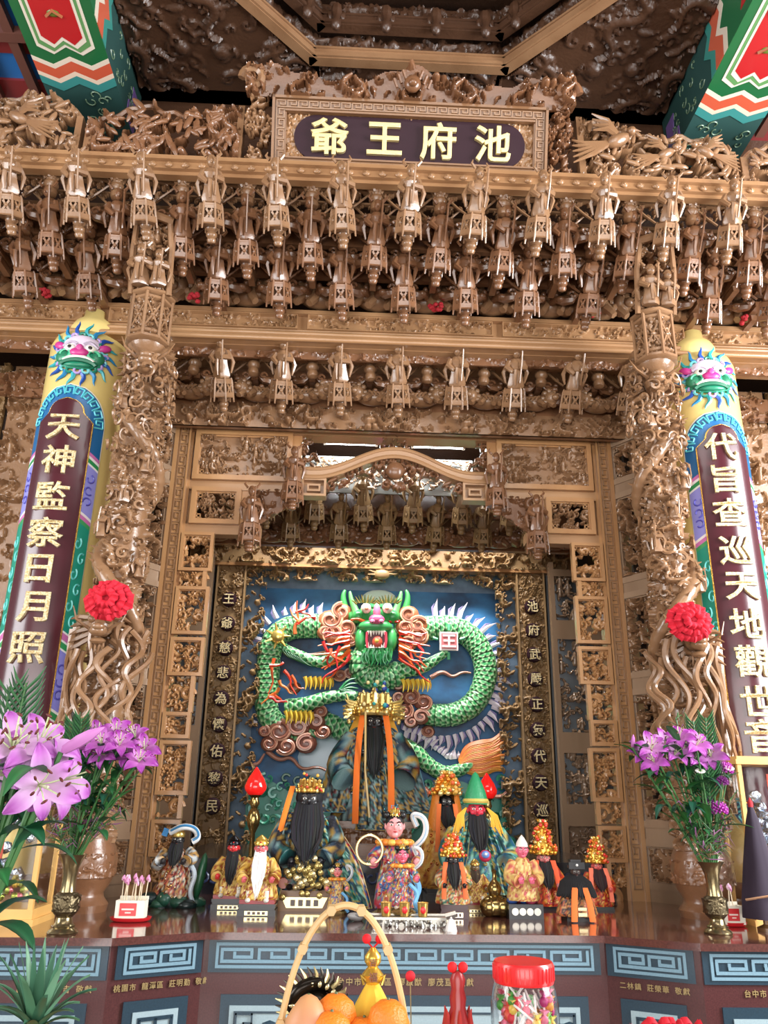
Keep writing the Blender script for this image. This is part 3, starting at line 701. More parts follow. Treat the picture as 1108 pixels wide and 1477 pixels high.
for s in (-1, 1):
    m = MB(); relief(m, .36, .12, DRG, (.2, .1), .8, .05, .005); m.build('cloud_band', 'wood', LC, (s*1.36, .06, .0), (0, 0, s*-.9))
def W(T, x, y, z): return (x - T.location[0], y - T.location[1], z - T.location[2])
TZ = 1.2
# ================================================================== COUPLET PILLARS
def blob_ring(m, cx, cz, n, r0, r1, L, y, cols, wid=.008):
    for i in range(n):
        a = 2*PI*i/n; c, s = math.cos(a), math.sin(a)
        P = [(cx + (r0 + L*t)*c + .008*math.sin(t*5)*-s, y, cz + (r0 + L*t)*s*1.0 + .008*math.sin(t*5)*c) for t in np.linspace(0, 1, 6)]
        m.tube(P, [wid, wid*1.2, wid, wid*.8, wid*.5, .001], 5, cols[i % len(cols)])
def couplet(s, text, ys, pxs, label, zmap):
    X, Y, R = (-1.55 if s < 0 else 1.525), 3.6, .188
    T = thing('couplet_pillar', label, 'pillar', (X, Y, TZ))
    zz = lambda py: zmap(py) - TZ
    zt = zz(468) if s < 0 else zz(498)
    m = MB(); m.lathe([(R - .002, 0), (R - .002, zt - .07), (R - .015, zt - .03), (R - .05, zt - .005), (R - .09, zt), (.02, zt)], seg=48); m.build('shaft', 'pillar_gold', T)
    m = MB(); m.lathe([(.09, zt - .01), (.1, zt + .02), (.11, zt + .06), (.09, zt + .1), (.055, zt + .13), (.05, zt + .17), (.02, zt + .19)], c=(0, -.02, 0), seg=24, sy=.8); m.build('gourd_cap', 'pillar_gold', T)
    m = MB(); m.lathe([(.21, 0), (.21, .04), (.19, .06), (.2, .1), (.18, .13), (.175, .15)], seg=32); m.build('foot_ring', 'wood', T)
    B = bend(R)
    arch_t = zz(556 if s < 0 else 594)      # top of the blue meander arch
    bot = .28
    def layer(name, wfun, z0, z1, y, mt, col=None, n=60, s0=None):
        m = MB(col=col or (200, 200, 200)); m.xf = B
        zs = np.linspace(z0, z1, n); u = np.linspace(-1, 1, 15)
        w = np.array([wfun(z) for z in zs])
        if s0 is None: G = np.stack([w[:, None]*u[None, :], np.full((n, 15), -y), np.repeat(zs[:, None], 15, 1)], -1)
        else:
            a = np.array([s0(z) for z in zs]); uu = np.linspace(0, 1, 15); G = np.stack([a[:, None] + (w - a)[:, None]*uu[None, :], np.full((n, 15), -y), np.repeat(zs[:, None], 15, 1)], -1)
        m.sheet(G)
        return m.build(name, mt, T)
    def archw(hw, top, rr):
        def f(z):
            lo = bot + rr*.0
            t = top - z
            if t < rr: return max(1e-4, hw*math.sqrt(max(0, 1 - ((rr - t)/rr)**2)))
            b = z - bot
            if b < rr: return max(1e-4, hw*math.sqrt(max(0, 1 - ((rr - b)/rr)**2)))
            return hw
        return f
    hw = .178
    layer('border_edge', archw(hw + .006, arch_t + .006, .2), bot - .006, arch_t + .006, .002, 'paint', (226, 226, 206), 140)
    layer('blue_border', archw(hw, arch_t, .2), bot, arch_t, .004, 'paint', (22, 96, 150), 140)
    # coloured stretches of the border
    seg = [(646, (196, 110, 170)), (651, (230, 224, 226)), (655, (40, 140, 80)), (661, (230, 230, 226)), (664, (142, 142, 214)), (732, (230, 226, 226)), (736, (196, 110, 170)), (742, (60, 150, 90)), (748, (22, 140, 118)),
           (905, (230, 226, 226)), (908, (196, 110, 170)), (918, (226, 226, 226)), (921, (50, 150, 90)), (930, (226, 230, 230)), (933, (134, 134, 214)), (1018, (226, 226, 226)), (1022, (50, 140, 80)), (1032, (226, 226, 226)), (1035, (180, 70, 110)), (1046, None)]
    dz = 34 if s > 0 else 0
    zmx = arch_t - .2
    for (p0, c), (p1, _) in zip(seg[:-1], seg[1:]):
        z1, z0 = zz(p0 + dz), zz(p1 + dz)
        for q in (-1, 1):
            m = MB(col=c); m.xf = B; n = 6 if z1 - z0 < .05 else 24
            zs = np.linspace(z0, z1, n); u = np.linspace(.118, hw, 6); sl = .05*(1 if q else 1)
            G = np.stack([q*np.repeat(u[None, :], n, 0), np.full((n, 6), -.0065), zs[:, None] - (u[None, :] - .118)*.55], -1)
            if q < 0: G = G[:, ::-1]
            m.sheet(G); m.build('border_field', 'paint', T)
    # scroll ornament on the border
    rg = random.Random(4)
    for q in (-1, 1):
        m = MB(col=(96, 196, 190)); m.xf = B
        z0, z1 = zz(900 + dz), zz(756 + dz)
        for z in np.arange(z0 + .03, z1 - .03, .07):
            d = 1 if int(z*100) % 2 else -1
            m.tube([(q*.146 + d*.012 + .017*(1 - .7*t)*math.cos(1 + d*t*6), -.008, z - .012 + .03*(1 - .7*t)*math.sin(1 + d*t*6)) for t in np.linspace(0, 1, 13)], .0045, 4)
        m.build('vine_scroll', 'paint', T)
        m = MB(col=(86, 84, 178)); m.xf = B
        for (a, b) in ((668, 728), (938, 1012)):
            z0, z1 = zz(b + dz), zz(a + dz)
            for z in np.arange(z0 + .03, z1 - .02, .055):
                d = rg.choice((-1, 1))
                m.tube([(q*.146 + .02*(1 - .4*t)*math.cos(z*40 + d*t*5), -.008, z + .022*(1 - .4*t)*math.sin(z*40 + d*t*5)) for t in np.linspace(0, 1, 10)], .004, 4)
        m.build('cloud_scroll', 'paint', T)
    # maroon field with stepped arch head
    mt_ = arch_t - .075; mw = .118
    def mf(z):
        t = mt_ - z
        if t < .07: return max(1e-4, mw*.62*math.sqrt(max(0, 1 - ((.07 - t)/.07)**2)))
        if t < .11: return mw*(.62 + .38*(t - .07)/.04)
        b = z - bot - .06
        if b < .06: return max(1e-4, mw*.62*math.sqrt(max(0, 1 - ((.06 - max(b, 0))/.06)**2)))
        if b < .1: return mw*(.62 + .38*(b - .06)/.04)
        return mw
    layer('field_edge', lambda z: mf(z) + .006, bot + .06, mt_ + .004, .010, 'gold', None, 160)
    layer('maroon_field', mf, bot + .065, mt_, .013, 'maroon', None, 160)
    # meander on the arch
    m = MB(col=(96, 200, 214)); m.xf = B
    for (base, sg) in ((arch_t - .2, 1), (bot + .2, -1)):
        for k in range(11):
            a = PI*(k + .5)/11; c_, s_ = math.cos(a), math.sin(a)
            o_ = np.array([(hw - .030)*c_, base + sg*(.2 - .032)*s_]); e = np.array([-s_*hw/.2, sg*c_]); e /= np.linalg.norm(e); nn = np.array([c_, sg*s_])
            Q = [(-.5, -.5), (-.5, .5), (.35, .5), (.35, -.25), (-.1, -.25), (-.1, .15)]
            for p, q2 in zip(Q[:-1], Q[1:]):
                P = [o_ + e*u_*.042 + nn*v_*.042 for (u_, v_) in (p, q2)]
                m.tube([(P[0][0], -.0075, P[0][1]), ((P[0][0] + P[1][0])/2, -.0075, (P[0][1] + P[1][1])/2), (P[1][0], -.0075, P[1][1])], .0042, 4)
    m.build('meander', 'paint', T)
    # lion mask
    fz = (arch_t + zt)/2 + .0; fx = -s*.02
    BS = (lambda v: B(np.stack([fx + (v[:, 0] - fx)*1.2, v[:, 1], fz + (v[:, 2] - fz)*1.15], -1)))
    m = MB(col=(36, 120, 176)); m.xf = BS
    blob_ring(m, fx, fz, 18, .09, .14, .062, -.004, ((40, 130, 180), (52, 168, 176), (36, 84, 170)))
    m.build('mane_flames', 'paint', T)
    m = MB(); m.xf = BS
    for i in range(20):
        a = 2*PI*i/20; m.tube([(fx + .092*math.cos(a) + .012*math.cos(a*3 + t*5), -.008, fz + .082*math.sin(a) + .012*math.sin(a*3 + t*5)) for t in np.linspace(0, 1, 8)], .006, 5, ((176, 150, 206), (110, 196, 200), (30, 130, 110))[i % 3])
    m.build('mane_curls', 'paint', T)
    m = MB(); m.xf = BS
    m.ball((fx, -.008, fz + .035), (.078, .014, .05), col=(224, 208, 226)); m.ball((fx, -.01, fz - .03), (.088, .014, .048), col=(30, 140, 106))
    for q in (-1, 1):
        m.ball((fx + q*.066, -.014, fz - .015), (.026, .012, .03), col=(34, 120, 86)); m.tube([(fx + q*(.05 + .02*math.cos(t)), -.024, fz - .01 + .02*math.sin(t)) for t in np.linspace(0, 5, 10)], .005, 5, (90, 196, 150))
        m.ball((fx + q*.086, -.012, fz + .04), (.028, .01, .016), (0, -q*.5, 0), (196, 60, 140))
        m.tube([(fx + q*(.012 + .05*t), -.02, fz + .035 + .012*math.sin(t*4)) for t in np.linspace(0, 1, 6)], .007, 5, (190, 176, 196))
    m.build('mask', 'paint', T)
    m = MB(); m.xf = BS
    for q in (-1, 1):
        m.ball((fx + q*.036, -.024, fz + .018), (.02, .01, .016), col=(240, 238, 224)); m.ball((fx + q*.034, -.033, fz + .018), (.007, .004, .008), col=(30, 24, 24))
    m.build('eyes', 'paint', T)
    m = MB(); m.xf = BS
    m.ball((fx, -.026, fz - .004), (.034, .014, .02), col=(196, 52, 132)); m.ball((fx, -.028, fz + .012), (.014, .012, .02), col=(206, 80, 150)); m.build('nose', 'paint', T)
    m = MB(); m.xf = BS
    m.tube([(fx + .062*math.sin(t*1.4), -.024, fz - .03 - .022*math.cos(t*1.4)*-1 - .03) for t in np.linspace(-1, 1, 12)], .010, 6, (24, 110, 80))
    m.tube([(fx + .052*math.sin(t*1.4), -.026, fz - .036 + .012*math.cos(t*2.2)) for t in np.linspace(-1, 1, 12)], .007, 6, (236, 230, 220))
    m.ball((fx, -.022, fz - .06), (.05, .012, .012), col=(28, 128, 96)); m.build('mouth', 'paint', T)
    # characters
    for ch, py, px in zip(text, ys, pxs):
        m = MB(); v, f = glyph(ch, .142, .016, .006, .012)
        o_ = at(px, py, Y - R); sx = math.asin(max(-.8, min(.8, (o_[0] - X)/R)))*R
        v = v + np.array([sx*.6, -.018, o_[2] - TZ]); m.xf = B; m.add(v, f); m.build('character', 'gold_leaf', T, smooth=False)
couplet(-1, '天神監察日月照', (617, 664, 716, 769, 821, 876, 935), (94, 86, 76, 67, 58, 50, 41), 'gold pillar with maroon couplet board under a lion mask at the left of the shrine', lambda py: float(at(118 - (py - 500)*.15, py, 3.42)[2]))
couplet(1, '代旨查巡天地觀世音', (645.6, 692, 740, 795, 846, 900, 954.5, 1011.5, 1062), (1036, 1043, 1048, 1058, 1067, 1074, 1082, 1090, 1096), 'gold pillar with maroon couplet board under a lion mask at the right of the shrine', lambda py: float(at(1005 + (py - 500)*.15, py, 3.42)[2]))

# ================================================================== DRAGON COLUMNS
def dragon_column(s):
    X, Y = s*1.205, 3.42
    T = thing('dragon_column', 'carved dragon column of brown wood beside the %s couplet pillar' % ('left' if s < 0 else 'right'), 'column', (X, Y, TZ))
    R = .076; zt = 2.5
    m = MB(); m.xf = bend(R); relief(m, 2*PI*R*.98, zt - .28, DRG, (.1 + s*.2, .1), .6, .038, .005, c=(0, 0, .24)); m.build('shaft_carving', 'wood', T)
    m = MB(); m.lathe([(R + .002, .2), (R + .002, zt)], seg=20); m.build('shaft', 'wood', T)
    # coiling dragon
    m = MB(); n = 150; t = np.linspace(0, 1, n); a = s*(t*2*PI*2.3 + 2.2)
    P = np.stack([(R + .025)*np.sin(a), -(R + .025)*np.cos(a), .75 + 1.7*t], -1); rr = .034*(1 - .3*np.abs(2*t - 1)**2)*(1 + .07*np.cos(np.arange(n)*2.2))
    m.tube(P, rr, 10); m.build('dragon_body', 'wood', T)
    m = MB()
    for i in range(3, n, 4):
        d = np.array([math.sin(a[i]), -math.cos(a[i]), .35]); m.tube([P[i] + d*.02, P[i] + d*.055], [.01, .001], 4)
    m.build('dragon_spines', 'wood', T)['kind'] = 'stuff'
    def head(hx, hy, hz_, sc, name='dragon_head'):
        m = MB()
        m.ball((0, -.02, 0), (.05, .06, .045)); m.ball((0, -.075, -.015), (.035, .045, .025)); m.ball((0, -.065, -.055), (.03, .04, .014)); m.ball((0, -.11, 0), (.024, .016, .015))
        for q in (-1, 1):
            m.ball((q*.03, -.055, .025), .016); m.tube([(q*.03, 0, .03), (q*.055, .02, .08), (q*.04, .03, .13)], [.014, .01, .003], 5)
            m.tube([(q*.035, -.08, -.01), (q*.08, -.1, .02), (q*.1, -.07, .07)], [.007, .005, .002], 5)
            for k in range(5): m.tube([(q*.04, .01, .03 - .02*k), (q*.085, .01, .03 - .028*k), (q*.11, -.01, .02 - .03*k)], [.012, .01, .002], 5)
        for k in range(4): m.tube([(-.02 + .013*k, -.06, -.06), (-.025 + .016*k, -.065, -.1)], [.007, .001], 4)
        m.build(name, 'wood', T, (hx, hy, hz_), (.2, 0, -s*.2), sc)
    head(-s*.03, -R - .05, 2.28, 1.15); head(s*.02, -R - .05, 1.06, 1.05)
    # clouds, immortals and streaming tendrils
    rg = random.Random(21 + s); m = MB(); B = bend(R + .006); m.xf = B
    for i in range(110):
        x, z, Rr = rg.uniform(-.2, .2), rg.uniform(.95, 2.4), rg.uniform(.016, .034); a0 = rg.uniform(0, 6); d = rg.choice((-1, 1)); dep = rg.uniform(.0, .03)
        m.tube([(x + Rr*(1 - .75*u)*math.cos(a0 + d*u*6), -dep, z + Rr*(1 - .75*u)*math.sin(a0 + d*u*6)) for u in np.linspace(0, 1, 11)], Rr*.26, 5)
    m.build('cloud_scrolls', 'wood', T)['kind'] = 'stuff'
    for (x, z, sc) in ((-.06, 1.45, .85), (.05, 1.75, .8), (-.04, 2.05, .8), (.07, 1.28, .75), (.0, 1.6, .75)):
        a = x/R; link('figurine', ME['fig', 'wood'], T, (math.sin(a)*(R + .045), -math.cos(a)*(R + .045), z), (0, 0, a), sc)
    for i in range(13):
        m = MB(); m.xf = bend(R + .05); x = -.16 + i*.027; ph = rg.uniform(0, 6); z1 = rg.uniform(.95, 1.1); L = rg.uniform(.4, .6); dep = rg.uniform(.02, .05); fq = rg.uniform(9, 18); amp_ = rg.uniform(.014, .032)
        m.tube([(x + s*.05*u + .5*amp_*math.sin(u*fq*.53 + 2*ph) + amp_*math.sin(u*fq + ph), -dep - .02*math.sin(u*5 + ph), z1 - L*u) for u in np.linspace(0, 1, 34)], np.linspace(.011, .007, 34), 6)
        m.build('tendril', 'wood', T)
    for i in range(9):
        m = MB(); m.xf = bend(R + .05); x0 = s*(.13 + .012*i); m.tube([(x0 + s*.03*math.sin(u*2.4 + .4), -.015 - .012*(i % 3), 1.1 - .62*u - .02*i) for u in np.linspace(0, 1, 14)], np.linspace(.015, .009, 14), 6)
        m.build('tail_plume', 'wood', T)
    m = MB(); m.lathe([(.1, 0), (.105, .025), (.085, .05), (.082, .065), (.105, .1), (.118, .15), (.12, .18), (.112, .22), (.1, .245), (.1, .26)], seg=28)
    D = m.build('drum_base', 'wood_red', T)
    m = MB(); m.xf = bend(.114); relief(m, .7, .085, FOL, (.1, .3), .7, .012, .005, c=(0, 0, .12)); m.build('drum_carving', 'wood_red', D)
    # head of the column: cage and group of figures standing forward of the brackets
    fx, fy = s*1.17 - X, 3.2 - Y
    z0 = float(at(217, 430, 3.2)[2]) - TZ; z1 = float(at(217, 338, 3.2)[2]) - TZ; zc = float(at(217, 500, 3.24)[2]) - TZ
    m = MB(); r = .1; h = z0 - zc
    for (z, rr) in ((0, r), (h*.12, r*.94), (h*.88, r*.94), (h, r*1.05)): m.lathe([(rr - .012, z - .008), (rr, z), (rr, z + .012), (rr - .012, z + .016)], seg=8)
    m.lathe([(r*.72, 0), (r*.72, h)], seg=8)
    for k in range(8):
        a = k*PI/4; m.tube([(r*.93*math.cos(a), r*.93*math.sin(a), 0), (r*.93*math.cos(a), r*.93*math.sin(a), h)], .008, 5)
        b = a + PI/8; ap = r*.82
        for q in (-1, 1): m.box((ap*math.cos(b), ap*math.sin(b), h*.5), (.008, .008, h*.6), (q*.45, 0, b)); 
        m.ball((ap*math.cos(b), ap*math.sin(b), h*.5), .012, seg=6, rings=4)
    m.xf = bend(r*.78); relief(m, 2*PI*r*.78, h*.84, FINE, (.1, .2), .7, .016, .0045, .2, c=(0, 0, h*.08)); m.xf = None
    m.build('lantern_cage', 'wood', T, (fx, fy + .03, zc))
    m = MB(); m.lathe([(.02, -.13), (.05, -.12), (.06, -.09), (.04, -.06), (.08, -.03), (.09, 0)], seg=14); m.build('cage_foot', 'wood', T, (fx, fy + .05, zc))
    m = MB(); relief(m, .19, z1 - z0, FIG, (.3 + s*.1, .2), .8, .04, .005, .18, None, .03); m.tube([(-.085, -.02, 0), (-.088, -.025, (z1-z0)*.6), (-.075, -.03, (z1-z0)*.97)], .014, 6); m.tube([(.085, -.02, 0), (.088, -.025, (z1-z0)*.6), (.075, -.03, (z1-z0)*.97)], .014, 6); m.tube([(-.09, -.03, z1-z0), (0, -.05, (z1-z0)*1.06), (.09, -.03, z1-z0)], .02, 6)
    m.build('figure_grotto', 'wood', T, (fx, fy - .01, z0), (.2, 0, 0))
    for (x, sc) in ((-.038, 1.25), (.042, 1.1)): link('figurine', ME['fig', 'wood'], T, (fx + x, fy - .07, z0 + .02), (.2, 0, .1*x), sc)
    m = MB(); rg = random.Random(5)
    for i in range(64):
        a = rg.uniform(-2.4, 2.4); r_ = rg.uniform(.09, .135); z = rg.uniform(-.04, -.5); L = rg.uniform(.018, .036); a0 = rg.uniform(0, 6); g = rg.choice((-1, 1))
        p = np.array([fx + r_*math.sin(a), fy + .12 - r_*math.cos(a), zc + z]); tx = np.array([math.cos(a), math.sin(a), 0])
        m.tube([p + tx*L*(1.3 - u)*math.cos(a0 + g*5.5*u) + np.array([0, -.02*u, L*(1.3 - u)*math.sin(a0 + g*5.5*u)]) for u in np.linspace(0, 1, 11)], np.linspace(.004, .010, 11), 5)
    m.build('flame_scrolls', 'wood', T)['kind'] = 'stuff'
dragon_column(-1); dragon_column(1)
def rosette(px, py, Y, label):
    c = at(px, py, Y); T = thing('ribbon_rosette', label, 'rosette', c); T.scale = (.84, .84, .8); rg = random.Random(px)
    for ring, (n, r, sz, y) in enumerate(((11, .068, .036, 0), (8, .042, .034, -.03), (5, .016, .03, -.055))):
        for i in range(n):
            a = 2*PI*i/n + ring*.4; m = MB(col=(206, 24, 48))
            u, v = np.meshgrid(np.linspace(-1, 1, 9), np.linspace(0, 1, 7))
            x = u*sz*(.6 + .5*v); z = v*sz*1.25; yy = -.018*np.sin(v*PI) + .009*np.cos(u*7 + i)*v
            m.sheet(np.stack([x, yy, z], -1)); m.sheet(np.stack([x*.8, yy + .012 + .012*np.sin(v*PI), z*.9], -1)[:, ::-1])
            m.build('ribbon_loop', 'cloth', T, (r*math.cos(a), y, r*math.sin(a)*.8), (RG.uniform(-.3, .3), -(a - PI/2), 0))
    m = MB(col=(206, 24, 48)); m.ball((0, .015, 0), (.08, .04, .065)); m.build('knot', 'cloth', T)
rosette(157, 866, 3.16, 'crumpled red ribbon rosette on the left dragon column')
rosette(995, 897, 3.16, 'fuller red ribbon rosette on the right dragon column')

# ================================================================== SHRINE FRONT FRAME  (plane y = 4.0)
SF = thing('shrine_frame', 'light wooden shrine front with key-fret posts and carved transom panels', 'screen', (0, 4.0, TZ))
YF = 0.0
def lz(z): return z - TZ
for s in (-1, 1):
    m = MB(); m.bx(s*1.09, s*1.165, -.05, .06, 0, lz(3.51)); m.bx(s*1.075, s*1.09, -.03, .05, 0, lz(3.51)); m.bx(s*1.15, s*1.17, -.06, -.05, 0, lz(3.51)); m.bx(s*1.088, s*1.096, -.058, -.05, 0, lz(3.51)); m.bx(s*1.035, s*1.09, .0, .03, lz(2.88), lz(3.5)); m.build('post', 'wood_frame', SF, smooth=False)
    m = MB(); m.xf = lambda v: np.stack([v[:, 2], v[:, 1], v[:, 0]], -1)
    a, b = sorted((s*1.105, s*1.14)); fret(m, .05, lz(3.5), a, b, -.05, .0055, .006, .062); m.build('key_fret', 'wood', SF, smooth=False)
m = MB(); m.bx(-1.09, 1.09, -.04, .06, lz(3.455), lz(3.515)); m.bx(-1.17, 1.17, -.06, -.04, lz(3.5), lz(3.52)); m.build('header', 'wood_beam', SF, smooth=False)
def panel(P, x0, x1, z0, z1, y, F, o, mt, mtf, t=.026, amp=.04, thr=None, rot=None):
    """framed carved panel as one frame part and one carving sub-part"""
    m = MB(); w, h = x1 - x0, z1 - z0
    frame_rect(m, -w/2, w/2, 0, h, 0, t, .03); frame_rect(m, -w/2 + t, w/2 - t, t, h - t, 0, .007, .018)
    for sx in (-1, 1):
        for (zb, sz) in ((t + .007, 1), (h - t - .007, -1)):
            xb = sx*(w/2 - t - .007)
            m.box((xb - sx*.012, -.012, zb + sz*.004), (.03, .01, .006)); m.box((xb - sx*.004, -.012, zb + sz*.012), (.006, .01, .03)); m.box((xb - sx*.022, -.012, zb + sz*.012), (.005, .01, .02)); m.box((xb - sx*.012, -.012, zb + sz*.022), (.024, .01, .005))
    if thr is None: m.bx(-w/2 + .004, w/2 - .004, .0, .012, .004, h - .004)
    f = m.build('panel_frame', mtf, P, W(P, (x0 + x1)/2, y, z0) if rot is None else rot[0], (0, 0, 0) if rot is None else rot[1], smooth=False)
    m = MB(); relief(m, w - 2*t - .01, h - 2*t - .01, F, o, .62, amp, .0038, thr); m.build('carving', mt, f, (0, .0, t + .005))
    return f
for s in (-1, 1):
    x0, x1 = sorted((s*1.062, s*.548))
    panel(SF, x0, x1, 3.178, 3.462, 3.975, FIG, (.1 + s*.2, .3), 'wood', 'wood_frame')
    x0, x1 = sorted((s*1.055, s*.80)); panel(SF, x0, x1, 2.934, 3.135, 3.975, FOL, (.2 + s*.1, .2), 'wood', 'wood_frame', .024, .035, .2)
    m = MB(); x0, x1 = sorted((s*1.09, s*.548)); m.bx(x0, x1, -.027, .04, lz(3.13), lz(3.182)); m.build('rail', 'wood_beam', SF, smooth=False)
    m = MB(); x0, x1 = sorted((s*1.09, s*.69)); m.bx(x0, x1, -.027, .04, lz(2.885), lz(2.938)); m.build('rail', 'wood_beam', SF, smooth=False)
    m = MB(); x0, x1 = sorted((s*.5, s*.552)); m.bx(x0, x1, -.024, .04, lz(3.15), lz(3.46)); m.build('mullion', 'wood_frame', SF, smooth=False)
    m = MB(); x0, x1 = sorted((s*.74, s*.80)); m.bx(x0, x1, -.02, .04, lz(2.9), lz(3.14)); m.build('mullion', 'wood_frame', SF, smooth=False)
    # phoenix quarter panel
    m = MB(); relief(m, .24, .27, DRG, (.15, .4), .75, .035, .0045, None, (lambda x, z: z > .05 + (.5 - s*x/.24*1.0)*.17) , .012, c=(s*.62, 0, lz(2.868))); m.build('phoenix_bracket', 'wood_red', SF, (0, -.015, 0))
    # pendant posts: long figure above a cage
    for (x, zb, zt_, y) in ((.53, 3.05, 3.36, -.09), (.735, 2.82, 3.12, -.09)):
        o = link('hanging_pendant', ME['lan', 'wood_red'], SF, (s*x, y, lz(zb)), (.1, 0, 0), (.95, .95, 1.0))
        link('figurine', ME['fig', 'wood_red'], o, (0, 0, .104), (0, 0, 0), (1.2, 1.2, 1.25))
        link('finial', ME['fin', 'wood_red'], o, (0, 0, .0), (0, 0, 0), (.9, .9, .6))
    # stepped openwork bracket down the post
    dims = [(.165, 2.884, 2.68), (.135, 2.68, 2.60), (.165, 2.60, 2.36), (.165, 2.345, 2.16), (.125, 2.16, 1.99), (.13, 1.99, 1.87), (.145, 1.86, 1.62), (.12, 1.62, 1.52), (.13, 1.515, 1.36), (.09, 1.36, 1.25)]
    for i, (w, za, zb) in enumerate(dims):
        xa = 1.083; m = MB(); h = za - zb
        if i in (0, 2, 3, 5, 6, 8): frame_rect(m, -w/2, w/2, 0, h, 0, .016, .035); frame_rect(m, -w/2 + .014, w/2 - .014, .014, h - .014, 0, .006, .02)
        else: m.bx(-w/2*s - .01, -w/2*s + .01, -.03, 0, 0, h) if s < 0 else m.bx(-w/2 - .01, -w/2 + .01, -.03, 0, 0, h)
        f = m.build('fret_bracket', 'wood_frame', SF, W(SF, s*(xa - w/2), 3.975, zb), smooth=False)
        m = MB(); relief(m, w - .02, h - .01, FOL, (i*.17, .1 + i*.23), .6, .03, .004, .1, None, .012); m.build('carving', 'wood_frame', f, (0, -.002, .005))['kind'] = 'stuff'
        if i in (1, 4, 7):
            m = MB(); m.tube([(-s*(w/2 - .02) + .035*(1 - .75*t)*math.cos(t*7), -.015, h*.5 + .035*(1 - .75*t)*math.sin(t*7)) for t in np.linspace(0, 1, 18)], .011, 6); m.build('scroll', 'wood_frame', f)
    m = MB(); m.tube([(-s*(.02 + .03*(1 - .7*t)*math.cos(t*6)), 0, -.02 - .04*t + .03*(1 - .7*t)*math.sin(t*6)) for t in np.linspace(0, 1, 18)], .016, 6); m.build('scroll_foot', 'wood_frame', SF, W(SF, s*1.04, 3.97, 1.25))
    # scroll ornaments at the sides of the light opening
    m = MB(); relief(m, .13, .25, FOL, (.3, .1), .7, .03, .0045, .28, lambda x, z: (s*x > -.065 + np.clip(z - .04, 0, None)*.35), .01, c=(s*.445, 0, lz(3.21))); m.build('side_scroll', 'wood_red', SF, (0, .01, 0))
# arch beam
def archz(x): return 3.235 + .13*(.5 + .5*math.cos(min(1, abs(x)/.42)*PI))
xs = np.linspace(-.545, .545, 50)
m = MB(); m.prism([(x, lz(archz(x) + .02)) for x in xs] + [(x, lz(archz(x) - .035)) for x in xs[::-1]], -.06, .02); m.build('arch_beam', 'wood_beam', SF, smooth=False)
m = MB(); m.tube([(x, -.06, lz(archz(x) - .03)) for x in xs], .012, 6); m.tube([(x, -.06, lz(archz(x) + .016)) for x in xs], .01, 6); m.build('arch_moulding', 'wood_beam', SF)
m = MB(); relief(m, .74, .2, FOL, (.24, .41), .95, .045, .0045, .2, lambda x, z: (z + 3.14 < 3.2 + .13*(.5 + .5*np.cos(np.clip(np.abs(x)/.42, 0, 1)*PI))) & (z > .1*np.exp(-((np.abs(x) - .17)/.1)**2)), .02, c=(0, 0, lz(3.14))); m.ball((0, -.05, lz(3.25)), (.05, .03, .05))
m.build('arch_spandrel', 'wood_red', SF, (0, -.02, 0))
for s in (-1, 1):
    m = MB(); x0, x1 = sorted((s*.49, s*.36)); frame_rect(m, x0, x1, lz(3.10), lz(3.20), -.02, .012, .04); frame_rect(m, x0 + .03, x1 - .03, lz(3.13), lz(3.17), -.02, .01, .03); m.bx(x0, x1, -.02, .01, lz(3.1), lz(3.2)); m.build('fret_box', 'wood_beam', SF, smooth=False)
m = MB(); relief(m, .17, .13, FINE, (.1, .5), .9, .035, .0045, .2, lambda x, z: np.hypot(x, (z - .05)*1.2) < .08, .015, c=(0, 0, lz(3.36))); m.build('arch_crest', 'wood_red', SF, (0, -.02, 0))

# ================================================================== ANGLED SIDE SCREENS
for s in (-1, 1):
    T = thing('side_screen', 'angled carved side screen between the %s column and the key-fret post' % ('left' if s < 0 else 'right'), 'screen', (s*1.3, 3.8, TZ), -s*0.98 if s > 0 else .98)
    L = .5
    m = MB()
    for x in (-L/2, L/2 - .035): m.bx(x, x + .035, -.03, .02, 0, 2.3)
    for z in (0, .26, .94, 1.42, 1.96, 2.26): m.bx(-L/2, L/2, -.025, .02, z, z + .05)
    m.bx(-L/2, L/2, .02, .03, 0, .3)
    m.build('stiles_and_rails', 'wood_grey', T, smooth=False)
    for i, (z0, z1, F, thr) in enumerate(((.05, .26, FOL, None), (.31, .94, FIG, .16), (.99, 1.42, FIG, .16), (1.47, 1.96, DRG, .16), (2.01, 2.26, FOL, .16))):
        panel(T, -L/2 + .03, L/2 - .03, z0, z1, 0, F, (.1*i + .1, .2*i), 'wood', 'wood_grey', .03, .04, thr, ((0, .0, z0), (0, 0, 0)))
# outer carved walls behind the pillars
for s in (-1, 1):
    T = thing('outer_screen', 'carved foliage wall screen behind the %s couplet pillar' % ('left' if s < 0 else 'right'), 'screen', (s*1.88, 3.98, TZ))
    m = MB(); m.bx(-.62, .62, .03, .06, 0, 2.64); m.build('backing', 'wall_dark', T, smooth=False)
    for k, (x, w) in enumerate(((-.2, .8), (.42, .4))):
        m = MB(); relief(m, w, 2.6, FIG if k == 0 else FOL, (.2*k, .1), 1.0, .05, .006, None, None, .012); m.build('carving', 'wood_old' if k else 'wood', T, (s*x, 0, 0.02))
    m = MB(); relief(m, 1.2, .14, DRG, (.3, .1), .9, .04, .006); m.build('lintel_carving', 'wood_red', T, (0, -.03, 2.42))
